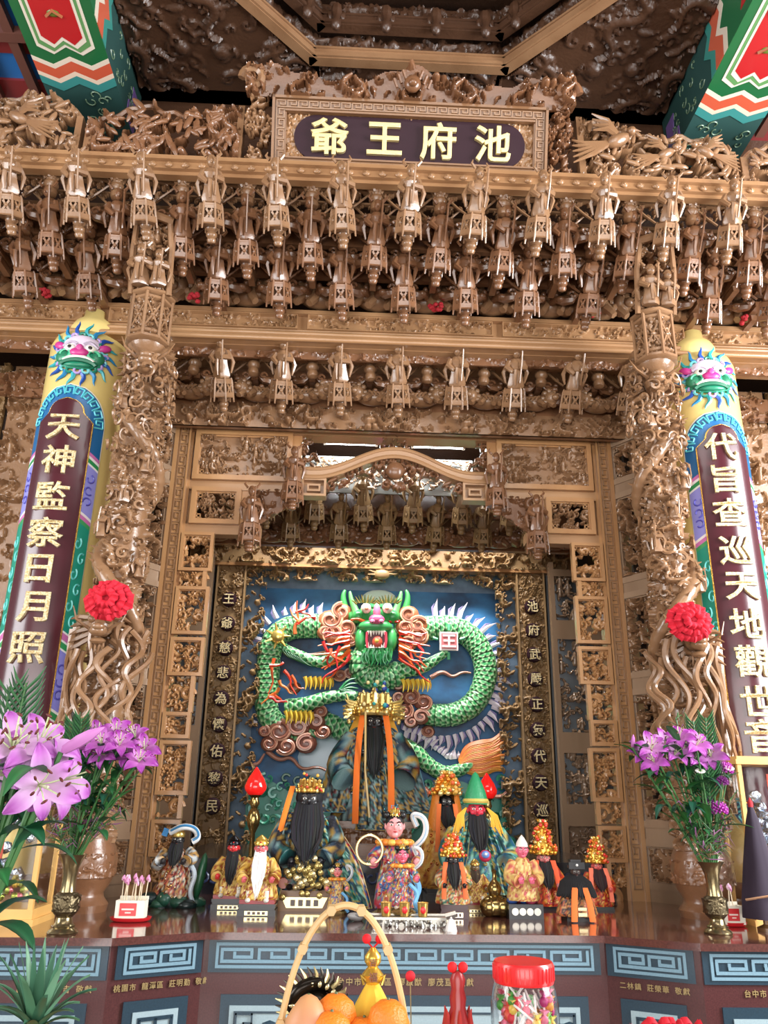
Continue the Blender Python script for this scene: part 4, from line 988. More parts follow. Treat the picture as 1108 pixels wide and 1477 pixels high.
# ================================================================== INNER SHRINE
NIC = MB(); NIC.bx(-1.6, 1.6, 4.05, 5.9, 3.75, 3.8); struct(NIC.build('trim_2', 'wood_ceiling', smooth=False))
for s in (-1, 1):
    m = MB(); m.bx(s*1.6, s*1.66, 4.05, 5.9, 1.2, 3.8); struct(m.build('wall_left' if s < 0 else 'wall_right', 'wood_old', smooth=False))
IC = thing('inner_canopy', 'inner carved canopy of weathered lantern posts behind the arched transom', 'canopy', (0, 4.8, 3.1))
m = MB(); m.bx(-1.2, 1.2, .18, .22, .05, .64); m.build('back_board', 'wood_red', IC, smooth=False)
for x in (-.75, -.45, -.15, .15, .45, .75):
    pendant(IC, x, -.15, .11, 'wood_old'); link('bracket_wing', ME['wing', 'wood_old'], IC, (x, -.1, .26)); link('bracket_arm', ME['arm', 'wood_red'], IC, (x, -.05, .2))
for x in (-.9, -.6, -.3, 0, .3, .6, .9):
    pendant(IC, x, 0, .04, 'wood_old', .95); link('bracket_wing', ME['wing', 'wood_old'], IC, (x, .06, .15)); link('bracket_arm', ME['arm', 'wood_red'], IC, (x, .08, .12))
for k in range(-4, 4): link('lion', ME['lion', k % 2, 'wood_red'], IC, (.3*k + .15, .1, .03), (0, 0, 0), (1.2 if k % 2 else -1.2, 1, 1.05))
# lattice behind the tubes
LT = thing('lamp_lattice', 'pale grey lattice strip behind the fluorescent tubes', 'lattice', (0, 4.58, 3.40))
m = MB(); relief(m, 1.0, .2, FINE, (.2, .1), .7, .012, .005, .16, None, .008); m.build('fretwork', 'wood_grey', LT)['kind'] = 'stuff'
m = MB(col=(150, 152, 148)); m.bx(-.52, .52, .03, .04, -.02, .22); m.build('backing_board', 'paint_matt', LT, smooth=False)
# lamps behind the transom
for i, (p0, p1, py) in enumerate(((467, 545, 637.5), (594, 670, 642.5))):
    a, b = at(p0, py, 4.5), at(p1, py, 4.5); c = (a + b)/2
    T = thing('tube_lamp', 'white fluorescent tube lamp behind the transom, %s of two' % ('leftmost' if i == 0 else 'rightmost'), 'lamp', c, 0, 'fluorescent tubes')
    m = MB(); m.tube([(-.15, 0, 0), (0, 0, 0), (.15, 0, 0)], .019, 10); m.build('tube', 'tube_light', T)
    m = MB(col=(220, 224, 226)); m.bx(-.16, .16, -.02, .03, .02, .04);  m.bx(-.165, -.15, -.015, .015, -.02, .03); m.bx(.15, .165, -.015, .015, -.02, .03); m.build('fitting', 'paint', T, smooth=False)
    l = bpy.data.lights.new('tube_glow', 'AREA'); l.shape = 'RECTANGLE'; l.size = .5; l.size_y = .06; l.energy = 4.0; l.color = (.95, .98, 1)
    o = bpy.data.objects.new('tube_glow', l); COL.objects.link(o); o.parent = T; o.location = (0, -.0, -.03); o.rotation_euler = (math.radians(18), 0, 0)
# frieze, columns with inscription, carved border
IF = thing('mural_surround', 'carved inner frame with two inscribed columns around the dragon mural', 'frame', (0, 5.5, 1.25))
def fl(x, y, z): return (x, y - 5.5, z - 1.25)
for k in range(4):
    m = MB(); relief(m, .66, .15, DRG, (k*.21, .1 + k*.3), .8, .045, .005); m.build('frieze', 'wood_old', IF, fl(-.99 + k*.66, 5.46, 3.165))
m = MB(); m.bx(-1.35, 1.35, -.04, .06, 1.895, 1.915); m.bx(-1.35, 1.35, -.02, .06, 1.915, 2.1); m.build('lintel', 'wood_frame', IF, smooth=False)
for s, txt, y0, y1 in ((-1, '王爺慈悲為懷佑黎民', 2.90, 1.565), (1, '池府武嚴正氣代天巡', 2.90, 1.57)):
    m = MB(); m.bx(s*1.148, s*.949, 0, .05, 0, 1.9)
    for x in (1.148, .957): m.bx(s*x, s*(x - .012), -.03, 0, 0, 1.9)
    C_ = m.build('inscribed_column', 'wood_old', IF, smooth=False)
    m = MB(); relief(m, .172, 1.88, FOL, (.1 + s*.1, .05), .7, .035, .005); m.build('carving', 'wood_old', C_, (s*1.049, -.004, .01))
    for i, ch in enumerate(txt):
        z = y0 + (y1 - y0)*i/(len(txt) - 1) - 1.25
        d_ = MB(); d_.lathe([(0, .0), (.052, 0), (.052, .03), (.045, .042), (0, .042)], seg=16, rot=(PI/2, 0, 0)); d_.build('roundel', 'plum', C_, (s*1.049, -.004, z), smooth=True)
        m = MB(); v, f = glyph(ch, .08, .012, .012); m.add(v, f); m.build('character', 'gold_leaf', C_, (s*1.049, -.05, z), smooth=False)
    m = MB(); relief(m, .15, 1.84, DRG, (.22 + s*.2, .1), .75, .05, .005, .13, None, .012); m.build('border_carving', 'wood_old', IF, fl(s*.88, 5.53, 1.3))['kind'] = 'stuff'
m = MB(); relief(m, 1.9, .14, DRG, (.4, .3), .75, .045, .005, .13, lambda x, z: z > .045 - .05*np.exp(-((np.abs(x) - .95)/.2)**2) , .012); m.build('border_carving', 'wood_old', IF, fl(0, 5.53, 3.02))['kind'] = 'stuff'
m = MB(); m.ball((0, -.04, .08), (.06, .03, .04)); 
for i in range(9): m.tube([(0, -.04, .08), (.1*math.cos(i*.4), -.05, .08 + .08*math.sin(i*.4))], [.016, .004], 5)
m.build('border_boss', 'wood_old', IF, fl(0, 5.52, 3.03))
m = MB(); m.bx(-1.0, 1.0, .18, .2, 0, 1.95); m.build('backing', 'blue_grey', IF, fl(0, 5.5, 1.25), smooth=False)
# pierced window panels beside the columns
for s in (-1, 1):
    T = thing('lattice_panel', 'dark pierced window panels between the inscribed column and the %s shrine wall' % ('left' if s < 0 else 'right'), 'panel', (s*1.37, 5.4, TZ))
    m = MB(); m.bx(-.21, -.18, -.03, .03, 0, 2.0); m.bx(.18, .21, -.03, .03, 0, 2.0)
    for z, z2 in ((0, .05), (.28, .41), (.72, .85), (1.46, 1.59), (1.9, 1.95)): m.bx(-.18, .18, -.03, .03, z, z2)
    m.build('stiles_and_rails', 'wood_grey', T, smooth=False)
    for i, (z0, z1) in enumerate(((.05, .28), (.41, .72), (.85, 1.46), (1.59, 1.9))):
        m = MB(); relief(m, .36, z1 - z0, FIG if i else FOL, (.2*i, .3), .8, .03, .005, .09 if i else None, None, .012); m.build('pierced_panel', 'wood_grey', T, (0, 0, z0))['kind'] = 'stuff'
    m = MB(); m.bx(-.2, .2, .12, .13, 0, 2.0); m.build('daylight_backing', 'daylight_grey', T, smooth=False)  # grey board added behind the holes; its tone stands in for daylight

# ================================================================== PLINTH, ALTAR TABLE
PL = thing('altar_plinth', 'low black plinth with blue scroll carving behind the small statues', 'plinth', (0, 4.06, TZ))
m = MB(); m.bx(-1.05, 1.05, 0, 1.5, 0, .15); m.build('block', 'black_lacquer', PL, smooth=False)
m = MB(col=(46, 60, 92)); rg = random.Random(2)
for i in range(40):
    x = -1.0 + i*.051; R_ = rg.uniform(.02, .035); d = rg.choice((-1, 1)); a0 = rg.uniform(0, 6)
    m.tube([(x + R_*(1 - .75*t)*math.cos(a0 + d*6*t), -.004, .075 + rg.uniform(-.03, .03)*0 + R_*(1 - .75*t)*math.sin(a0 + d*6*t)) for t in np.linspace(0, 1, 12)], .006, 5)
m.build('scroll_carving', 'paint', PL)['kind'] = 'stuff'
e0, e1 = (.65, 2.93), (.91, 2.79)
TOP = [(-2.48, 4.2), (-2.48, e1[1]), (-e1[0], e1[1]), (-e0[0], e0[1]), (e0[0], e0[1]), (e1[0], e1[1]), (2.48, e1[1]), (2.48, 4.2)]
AT = thing('altar_table', 'polished red granite altar table with slate fret bands and angled front', 'altar', (0, 3.4, 0))
tl = lambda P: [(x, y - 3.4) for x, y in P]
m = MB(); m.prism(tl(TOP), TZ - .022, TZ, plane='xy'); m.build('table_top', 'granite_red', AT, smooth=False)
body = [(-2.46, 4.15), (-2.46, e1[1] + .03), (-e1[0] - .008, e1[1] + .03), (-e0[0] - .008, e0[1] + .03), (e0[0] + .008, e0[1] + .03), (e1[0] + .008, e1[1] + .03), (2.46, e1[1] + .03), (2.46, 4.15)]
m = MB(); m.prism(tl(body), 0.02, TZ - .022, plane='xy'); m.build('cabinet', 'granite_maroon', AT, smooth=False)
m = MB(); m.bx(-2.46, 2.46, .62, 2.4, .02, TZ - .001); m.build('rear_block', 'granite_maroon', AT, smooth=False)
def facade(xa, ya, xb, yb, text, tx0, tsz=.03):
    """fret band, donor inscription and framed cloud panel on one facet"""
    L = math.hypot(xb - xa, yb - ya); ang = math.atan2(yb - ya, xb - xa); mid = ((xa + xb)/2, (ya + yb)/2 - 3.4, 0); R_ = (0, 0, ang)
    m = MB(); m.bx(-L/2 + .012, L/2 - .012, -.006, 0, TZ - .118, TZ - .022); f = m.build('fret_band', 'slate', AT, mid, R_, smooth=False)
    m = MB(); z0, z1 = TZ - .094, TZ - .044
    frame_rect(m, -L/2 + .035, L/2 - .035, z0 - .012, z1 + .012, -.006, .009, .004)
    fret(m, -L/2 + .055, L/2 - .055, z0 + .008, z1 - .008, -.006, .0095, .004, .115); m.build('meander', 'slate_pale', f, smooth=False)
    x = tx0
    for ch in text:
        if ch != ' ':
            m = MB(); v, g = glyph(ch, tsz, .004, .006); m.add(v, g); m.build('inscription_character', 'gold_dull', AT, tuple(Vector(mid) + Matrix.Rotation(ang, 3, 'Z') @ Vector((x, -.003, TZ - .142))), R_, smooth=False)
        x += tsz*(1.12 if ch != ' ' else .7)
    pz0, pz1 = .42, TZ - .18; e = min(.06, L*.16)
    m = MB(); m.bx(-L/2 + e, L/2 - e, -.006, 0, pz0, pz1); p = m.build('panel_border', 'slate', AT, mid, R_, smooth=False)
    m = MB(); m.bx(-L/2 + e + .03, L/2 - e - .03, -.010, -.006, pz0 + .03, pz1 - .03); m.build('panel_field', 'slate_grey', p, smooth=False)
    m = MB()
    frame_rect(m, -L/2 + e + .045, L/2 - e - .045, pz0 + .045, pz1 - .045, -.010, .006, .003)
    for sx in (-1, 1):
        xx = sx*(L/2 - e - .05); zz = pz1 - .05
        for (ax, az, bx_, bz_) in ((0, 0, .05, 0), (0, 0, 0, .05), (.05, 0, .05, .025), (0, .05, .025, .05), (.025, .025, .05, .025), (.025, .025, .025, .05)):
            m.bx(xx - sx*ax, xx - sx*bx_ - sx*.005, -.016, -.010, zz - az, zz - bz_ - .005)
    m.build('corner_fret', 'slate', p, smooth=False)
    m = MB(); rg = random.Random(int(xa*50) + 90)
    for c in range(max(1, int(L/.28))):
        cx = (c + .5)*L/max(1, int(L/.28)) - L/2
        for i in range(12):
            x, z, Rr = cx + rg.uniform(-.075, .075), pz1 - .14 + rg.uniform(-.07, .05), rg.uniform(.018, .034); a0 = rg.uniform(0, 6)
            m.ball((x, -.010, z), (Rr, .01, Rr*.8), seg=10, rings=4)
            m.tube([(x + Rr*(1 - .7*t)*math.cos(a0 + 6*t), -.02, z + Rr*.8*(1 - .7*t)*math.sin(a0 + 6*t)) for t in np.linspace(0, 1, 10)], .004, 4)
    m.build('cloud_relief', 'slate', p)
facade(-e0[0], e0[1] + .03, e0[0], e0[1] + .03, '台中市 南屯區 廖啟猷 廖茂亘 敬獻', -.21, .024)
facade(-e1[0], e1[1] + .03, -e0[0], e0[1] + .03, '桃園市 龍潭區 莊明勤 敬獻', -.125, .021)
facade(e0[0], e0[1] + .03, e1[0], e1[1] + .03, '二林鎮 莊榮華 敬獻', -.09, .021)
facade(-2.3, e1[1] + .03, -e1[0], e1[1] + .03, '台中市 林清吉 敬獻', .43, .022)
facade(e1[0], e1[1] + .03, 2.3, e1[1] + .03, '台中市 林清吉 敬獻', -.55, .022)

# ================================================================== DRAGON MURAL
DM = thing('dragon_mural', 'painted relief of a green dragon among clouds and waves on blue', 'mural', (0, 5.68, 1.3))
def mp(x, y, d=0.0):
    p = at(350 + x/2.841, 830 + y/2.841, 5.64 - d); return np.array((p[0], -.04 - d, p[2] - 1.3))
def chaikin(P, k=3):
    P = np.asarray(P, float)
    for _ in range(k):
        a = P[:-1]*.75 + P[1:]*.25; b = P[:-1]*.25 + P[1:]*.75
        Q = np.empty((2*len(a), P.shape[1])); Q[0::2] = a; Q[1::2] = b; P = np.concatenate([P[:1], Q, P[-1:]])
    return P
def mpath(L, d, k=3): return chaikin([mp(p[0], p[1], p[2] if len(p) > 2 else d) for p in L], k)
def resample(P, step):
    s_ = np.concatenate([[0], np.cumsum(np.linalg.norm(np.diff(P, axis=0), axis=1))]); n = max(4, int(s_[-1]/step)); t = np.linspace(0, s_[-1], n)
    return np.stack([np.interp(t, s_, P[:, i]) for i in range(3)], -1), t
def scaly(name, P, r, pal=((62, 164, 92), (26, 100, 56), (206, 238, 190)), sc=.032):
    P, t = resample(P, .005); n = len(P); sides = 44
    R_ = r(np.linspace(0, 1, n)) if callable(r) else np.full(n, r)
    m = MB(); m.tube(P, R_, sides)
    j = np.arange(sides)/sides*2*PI
    nv = max(6, int(round(2*PI*float(np.mean(R_))/(sc*1.25))))
    u = t[:, None]/sc + 0*j[None, :]; row = np.floor(u); du = u - row
    def cd_(off): v = j[None, :]/(2*PI)*nv + off; return v - np.floor(v) - .5
    d1 = np.hypot(du, 1.75*cd_(.5*(row % 2))); d2 = np.hypot(du + 1, 1.75*cd_(.5*((row + 1) % 2)))*.62
    d = np.where(d1 < .95, d1, np.minimum(1, d2)); edge = d
    c0, c1, c2 = lin(pal[0]), lin(pal[1]), lin(pal[2])
    wl = np.exp(-((d - .80)/.10)**2)[..., None]; wd_ = np.clip((d - .93)/.05, 0, 1)[..., None]; wc = np.clip(1 - d/.5, 0, 1)[..., None]
    c = c0*(1 - .85*wc) + c1*.85*wc; c = c*(1 - wl) + c2*wl; c = c*(1 - wd_) + c1*.5*wd_
    m.c[-1] = c.reshape(-1, 3)
    V = m.v[-1]; ctr = np.repeat(P, sides, 0); bump = (.12*np.clip(edge, 0, 1)*(edge < .95)).reshape(-1, 1); m.v[-1] = ctr + (V - ctr)*(1 + bump)
    return m.build(name, 'paint', DM)
m = MB(); a, b = mp(60, 1180), mp(1050, 40)
m.bx(-.86, .86, -.02, .0, .0, mp(545, 60)[2]); m.build('sky_board', 'mural_sky', DM, smooth=False)
m = MB(col=(206, 230, 244)); c = mp(330, 745); m.ball((c[0], -.022, c[2]), (.17, .012, .14), seg=24, rings=8); m.build('moon', 'paint', DM); m = MB(col=(226, 232, 226)); c = mp(560, 90); m.ball((c[0], -.022, c[2]), (.12, .01, .06), seg=20, rings=8); m.build('pale_cloud', 'paint', DM)
def spikes(name, P, L, d0, step=.042, col=(238, 230, 240), w=.018, off=0.0):
    P, t = resample(P, step); T_ = np.gradient(P, axis=0); m = MB(col=col)
    for i in range(1, len(P) - 1):
        tt = T_[i]/np.linalg.norm(T_[i]); nrm = np.array([tt[2], 0, -tt[0]])*d0; P[i] = P[i] + nrm*off; l = L*(1 + .25*math.sin(i*2.1))
        tip = P[i] + nrm*l + tt*l*.15
        m.tube([P[i] + nrm*.02, P[i] + nrm*l*.55 + tt*l*.02 + np.array([0, -.012, 0]), tip], [w, w*.75, .001], 5)
        m.tube([P[i] + nrm*.02 - tt*.014, P[i] + nrm*l*.6 - tt*.02 - np.array([0, .004, 0]), P[i] + nrm*l*.8 - tt*.0], [w*.5, w*.4, .001], 4, (150, 140, 190))
    m.build(name, 'paint', DM)
loopR = [(620, 230, .05), (700, 225, .06), (770, 215, .06), (860, 210, .06), (940, 250, .06), (990, 330, .06), (1000, 420, .06), (960, 520, .06), (880, 570, .06), (800, 575, .05), (720, 560, .03)]
loopL = [(470, 240, .05), (400, 215, .06), (300, 205, .06), (190, 210, .06), (125, 260, .06), (105, 340, .06), (105, 440, .06), (95, 530, .06), (110, 590, .05), (180, 640, .03), (300, 650, .03)]
tail = [(330, 600, .02), (420, 640, .03), (520, 660, .03), (620, 690, .04), (700, 710, .05), (760, 780, .05), (830, 815, .06), (900, 795, .06), (950, 765, .05)]
scaly('dragon_coil', mpath(loopR, 0), lambda t: .08 - .012*t)
scaly('dragon_coil', mpath(loopL, 0), lambda t: .08 - .012*t)
scaly('dragon_tail', mpath(tail, 0), lambda t: .07 - .035*t)
spikes('back_spines', mpath(loopR[2:8], 0)+np.array([0, .02, 0]), .13, -1, off=.055); spikes('back_spines', mpath([(1030, 480), (1010, 545), (950, 610), (880, 640), (800, 650), (720, 640), (650, 620)], .03), .11, -1)
spikes('back_spines', mpath([(80, 300), (100, 215), (180, 165), (280, 165), (350, 170)], .03), .10, -1, .05)
spikes('back_spines', mpath([(640, 640), (720, 660), (790, 730), (850, 770), (910, 750)], .04), .075, -1, .03); spikes('back_spines', mpath([(50, 640), (70, 600), (100, 560)], .03), .06, -1)
m = MB()
for i in range(18):
    t = i/17; P = mpath([(890, 760 + 30*t), (920 + 30*t, 700 + 110*t), (980, 690 + 120*t), (1030, 680 + 110*t), (1065 + 15*math.sin(i*2), 640 + 160*t)], .07 - .02*abs(t - .5)); m.tube(P, np.concatenate([np.linspace(.014, .032, len(P)//2), np.linspace(.032, .004, len(P) - len(P)//2)]), 6, (206 + 8*(i % 4), 116 + 16*(i % 3), 62))
m.build('tail_fin', 'paint', DM)
# neck with belly plates
scaly('dragon_neck', mpath([(545, 250, .1), (500, 330, .12), (480, 380, .12), (520, 420, .1), (600, 420, .08), (640, 400, .06)], 0), .08)
m = MB(); P = mpath([(505, 345, .17), (500, 385, .17), (530, 415, .16), (580, 425, .14), (640, 412, .12)], 0, 2); P, _t = resample(P, .022)
for i, p in enumerate(P): m.ball(p, (.045, .02, .014), (0, -.2 - i*.09 if i < 6 else -1.2, 0), (196, 96, 128) if i % 2 else (150, 60, 96), 8, 5)
m.build('belly_plates', 'paint', DM)
# clouds
def cloud(name, items, base=(134, 82, 66), edge=(206, 156, 130), d=.03, seed=1):
    m = MB(); rg = random.Random(seed)
    for (x, y, R_) in items:
        c = mp(x, y, d); r = R_/2.841/208
        m.ball(c, (r, .03, r*.85), col=base, seg=14, rings=6)
        a0 = rg.uniform(0, 6); g = rg.choice((-1, 1))
        for k, (q, cc) in enumerate(((1.0, edge), (.78, (166, 108, 88)))):
            m.tube([(c[0] + r*q*(1 - .82*t)*math.cos(a0 + g*8*t), c[1] - .03 - .004*k, c[2] + .88*r*q*(1 - .82*t)*math.sin(a0 + g*8*t)) for t in np.linspace(0, 1, 26)], r*.1, 5, cc)
    m.build(name, 'paint', DM)
cloud('cloud', [(360, 185, 52), (405, 150, 44), (425, 215, 42), (375, 240, 48), (440, 265, 34), (340, 235, 36)], (170, 104, 70), (226, 176, 140), d=.13)
cloud('cloud', [(680, 160, 44), (715, 205, 46), (665, 215, 40), (720, 255, 44), (680, 280, 36)], (170, 104, 70), (226, 176, 140), d=.13, seed=2)
cloud('cloud', [(150, 640, 52), (230, 620, 46), (300, 600, 38), (180, 700, 42), (110, 690, 36), (260, 690, 44), (330, 640, 34), (320, 560, 30), (90, 640, 26)], d=.10, seed=3)
cloud('cloud', [(690, 500, 38), (740, 520, 40), (660, 560, 40), (730, 580, 36), (640, 500, 28), (690, 600, 30)], d=.09, seed=4)
for k_, it in enumerate(([(400, 410, 30), (440, 400, 26)], [(210, 460, 30)], [(300, 530, 30)], [(640, 450, 28)], [(760, 640, 28)], [(350, 885, 30), (400, 880, 26)], [(740, 890, 30), (690, 870, 26)])): cloud('cloud', it, d=.05, seed=5 + k_)
def streamer(name, L, d, w, col):
    m = MB(); P = mpath(L, d); m.tube(P, np.linspace(w, w*.35, len(P)), 7, col); m.tube(P + np.array([0, -w*.7, 0]), np.linspace(w*.35, w*.1, len(P)), 5, tuple(min(255, c + 50) for c in col)); m.build(name, 'paint', DM)
for L in ([(100, 720), (150, 760), (200, 740), (240, 800), (310, 780), (360, 810)], [(20, 770), (60, 780), (90, 730)], [(770, 420), (820, 390), (860, 420), (900, 395), (935, 400)], [(640, 870), (700, 880), (800, 900)], [(1000, 900), (1060, 910), (1090, 880)], [(260, 330), (320, 320), (370, 300)]):
    streamer('cloud_streamer', L, .07, .018, (166, 112, 92))
# head
H = MB()
H.ball(mp(545, 165, .15), (.125, .09, .085), col=(52, 150, 78), seg=16, rings=10); H.ball(mp(545, 210, .19), (.12, .07, .05), col=(70, 168, 96), seg=14, rings=8)
H.ball(mp(547, 325, .18), (.105, .06, .05), col=(58, 154, 84), seg=14, rings=8)
for q in (-1, 1):
    H.ball(mp(547 + q*62, 265, .17), (.042, .05, .085), col=(60, 156, 84)); H.ball(mp(545 + q*70, 170, .16), (.05, .05, .05), col=(44, 140, 70))
    P = mpath([(545 + q*75, 190), (545 + q*120, 150), (545 + q*135, 90), (545 + q*125, 60)], .12); H.tube(P, np.linspace(.04, .008, len(P)), 8, (60, 150, 76))
    P = mpath([(545 + q*80, 150), (545 + q*100, 100), (545 + q*105, 65)], .15); H.tube(P, np.linspace(.03, .006, len(P)), 8, (100, 180, 100))
H.build('dragon_head', 'paint', DM)
m = MB(); m.box(mp(548, 262, .215), (.125, .02, .112), None, (92, 22, 34)); m.ball(mp(552, 272, .235), (.035, .02, .04), col=(214, 90, 70)); m.ball(mp(550, 268, .25), .016, col=(236, 190, 80))
for i in range(7):
    x = 515 + i*11; m.tube([mp(x, 228, .235), mp(x, 243 + (8 if i in (1, 5) else 0), .24)], [.010, .002], 5, (244, 236, 224)); m.tube([mp(x, 297, .235), mp(x, 283 - (8 if i in (0, 6) else 0), .24)], [.010, .002], 5, (244, 236, 224))
for q in (-1, 1): m.tube([mp(548 + q*38, 232, .24), mp(548 + q*40, 265, .24), mp(548 + q*36, 296, .24)], .010, 5, (206, 70, 90))
m.build('mouth', 'paint', DM)
m = MB(); m.ball(mp(550, 180, .255), (.055, .035, .035), col=(206, 86, 128)); m.ball(mp(550, 150, .25), (.026, .03, .06), col=(214, 110, 146))
for q in (-1, 1): m.ball(mp(550 + q*18, 188, .275), (.02, .02, .016), col=(226, 120, 160)); m.ball(mp(550 + q*18, 192, .29), .007, col=(60, 14, 30))
m.build('nose', 'paint', DM)
m = MB()
for q in (-1, 1): m = MB(); m.ball(mp(550 + q*44, 135, .24), .036, col=(240, 226, 206)); m.ball(mp(550 + q*42, 135, .27), (.014, .01, .014), col=(226, 150, 120)); m.build('eye', 'paint', DM)
m = MB()
for q in (-1, 1):
    for i in range(11):
        a = (i - 5)*.22; x, y = 550 + q*48 + 38*math.sin(a)*1.0, 118 - 6*math.cos(a); m.tube([mp(x, y, .24), mp(x + 26*math.sin(a), y - 34*math.cos(a), .25)], [.010, .002], 5, (58, 70, 30) if i % 2 else (110, 96, 40))
m.build('eyebrows', 'paint', DM)
m = MB(); rg = random.Random(6)
for i in range(34):
    x = 490 + i*3.6; y = 310 + 14*math.sin(i*1.3); P = mpath([(x, y), (x + rg.uniform(-14, 14), y + 26), (x + rg.uniform(-10, 10), y + 48)], .2 + .02*(i % 3), 2); m.tube(P, np.linspace(.011, .002, len(P)), 5, ((60, 160, 90), (96, 190, 120), (36, 120, 66))[i % 3])
m.build('beard', 'paint', DM)
def flames(name, starts, seed):
    m = MB(); rg = random.Random(seed)
    for (x, y, dx, dy) in starts:
        L = [(x, y)]
        for k in range(4): L.append((x + dx*(k + 1)/4 + rg.uniform(-16, 16), y + dy*(k + 1)/4 + rg.uniform(-10, 10)))
        P = mpath(L, .17 + rg.uniform(0, .04), 2); m.tube(P, np.linspace(.014, .003, len(P)), 6, rg.choice(((226, 66, 40), (232, 96, 44), (214, 50, 50), (238, 130, 60))))
    m.build(name, 'paint', DM)
flames('mane_flames', [(440, 230 + 12*i, -110 - 10*(i % 3), 20 + 12*i - 40*(i % 2)) for i in range(10)] + [(330, 270, 30, 110), (400, 290, -20, 90), (360, 300, 70, 60)], 1)
flames('mane_flames', [(640, 230 + 12*i, 95 + 10*(i % 3), 20 + 11*i - 40*(i % 2)) for i in range(10)] + [(690, 290, 40, 100), (720, 280, 20, 80)], 2)
flames('coral_flames', [(215, 240, 20, -130), (225, 200, 60, -40), (225, 190, -40, -50), (215, 150, 50, -30), (300, 180, -70, -30)], 13)
flames('coral_flames', [(130, 340, -10, 140), (150, 430, 60, 60), (150, 460, -60, 60), (200, 410, 40, 60), (130, 480, 40, 40), (110, 370, 60, -20), (170, 390, 40, 90), (110, 500, 70, 30)], 3)
flames('whiskers', [(500, 190, -60, -10), (600, 190, 60, -10)], 4)
# limbs and claws
scaly('dragon_arm', mpath([(450, 330, .1), (380, 340, .13), (310, 360, .14), (240, 330, .14), (170, 295, .14)], 0), lambda t: .045 - .02*t)
scaly('dragon_arm', mpath([(620, 380, .1), (700, 395, .13), (760, 370, .15), (810, 330, .16), (840, 315, .16)], 0), lambda t: .045 - .022*t)
scaly('dragon_arm', mpath([(180, 540, .1), (260, 530, .13), (340, 500, .14), (420, 490, .15), (470, 495, .16)], 0), lambda t: .05 - .02*t)
mA, mB, mC = MB(), MB(), MB()
for i in range(7):
    m = mA; P = mpath([(400, 470), (430 + 6*i, 430 + 14*i), (470 + 2*i, 420 + 22*i)], .17, 2); m.tube(P, np.linspace(.014, .003, len(P)), 5, (36, 120, 70))
    m = mB; P = mpath([(160 + 12*i, 300 + 6*i), (180 + 14*i, 330 + 6*i), (215 + 14*i, 345 + 5*i)], .16, 2); m.tube(P, np.linspace(.012, .003, len(P)), 5, (28, 96, 56))
    m = mC; P = mpath([(700 + 16*i, 390 - 10*i), (720 + 16*i, 360 - 8*i), (760 + 12*i, 345 - 6*i)], .17, 2); m.tube(P, np.linspace(.012, .003, len(P)), 5, (28, 96, 56))
for m in (mA, mB, mC): m.build('limb_fins', 'paint', DM)
for (x, y) in ((305, 420), (705, 430), (225, 560)):
    m = MB()
    for i in range(6):
        xx = x - 50 + i*20; P = mpath([(xx, y - 5), (xx + 8, y + 20), (xx + 2, y + 48)], .15, 2); m.tube(P, np.linspace(.016, .002, len(P)), 6, (236, 202, 76)); P = mpath([(xx + 10, y), (xx + 17, y + 20), (xx + 14, y + 38)], .14, 2); m.tube(P, np.linspace(.010, .002, len(P)), 5, (206, 160, 50))
    m.build('claws', 'paint', DM)
m = MB(col=(240, 214, 120)); c = mp(145, 250, .17); m.ball(c, (.05, .04, .05), seg=14, rings=8)
for i in range(7): m.tube([c, c + np.array([.09*math.cos(i*.9), -.02, .09*math.sin(i*.9)])], [.02, .004], 5)
m.build('flaming_pearl', 'gilt', DM)
m = MB(); c = mp(845, 270, .22); m.box(c, (.125, .016, .125), None, (244, 226, 222)); m.box(c - np.array([0, .006, 0]), (.105, .012, .105), None, (206, 106, 110)); SG = m.build('placard', 'paint', DM, smooth=False)
m = MB(col=(248, 240, 236)); v, f = glyph('王', .1, .008, .02); m.add(v + c - np.array([0, .014, 0]), f); m.build('placard_character', 'paint', SG, smooth=False)
m = MB(col=(90, 190, 140)); 
for (x0, y0, x1, y1) in ((845, 225, 845, 200), (845, 315, 845, 345), (800, 262, 780, 256), (890, 262, 910, 256)): m = MB(col=(90, 190, 140)); m.tube([mp(x0, y0, .2), mp(x1, y1, .2)], [.008, .012], 6); m.build('placard_tassel', 'paint', DM)
# waves
m = MB(); rg = random.Random(9)
for i in range(150):
    x, y = rg.choice((rg.uniform(30, 380), rg.uniform(680, 1090), rg.uniform(30, 1090))), rg.uniform(830, 1230); R_ = rg.uniform(12, 26)/2.841/208; c = mp(x, y, rg.uniform(.0, .04)); a0 = rg.uniform(0, 6)
    col = rg.choice(((70, 160, 130), (110, 196, 176), (40, 120, 96), (150, 214, 200), (30, 104, 70)))
    m.tube([(c[0] + R_*(1 - .7*t)*math.cos(a0 + 5*t), c[1] - .01, c[2] + R_*(1 - .7*t)*math.sin(a0 + 5*t)) for t in np.linspace(0, 1, 10)], R_*.3, 5, col)
m.build('waves', 'paint', DM)['kind'] = 'stuff'
m = MB(col=(60, 150, 130)); P = [(-.86, 0), (.86, 0)] + [(x, .40 + .03*math.sin(x*14) + .04*math.sin(x*5)) for x in np.linspace(.86, -.86, 30)]; m.prism(P, -.035, -.02); m.build('sea', 'paint', DM, smooth=False)
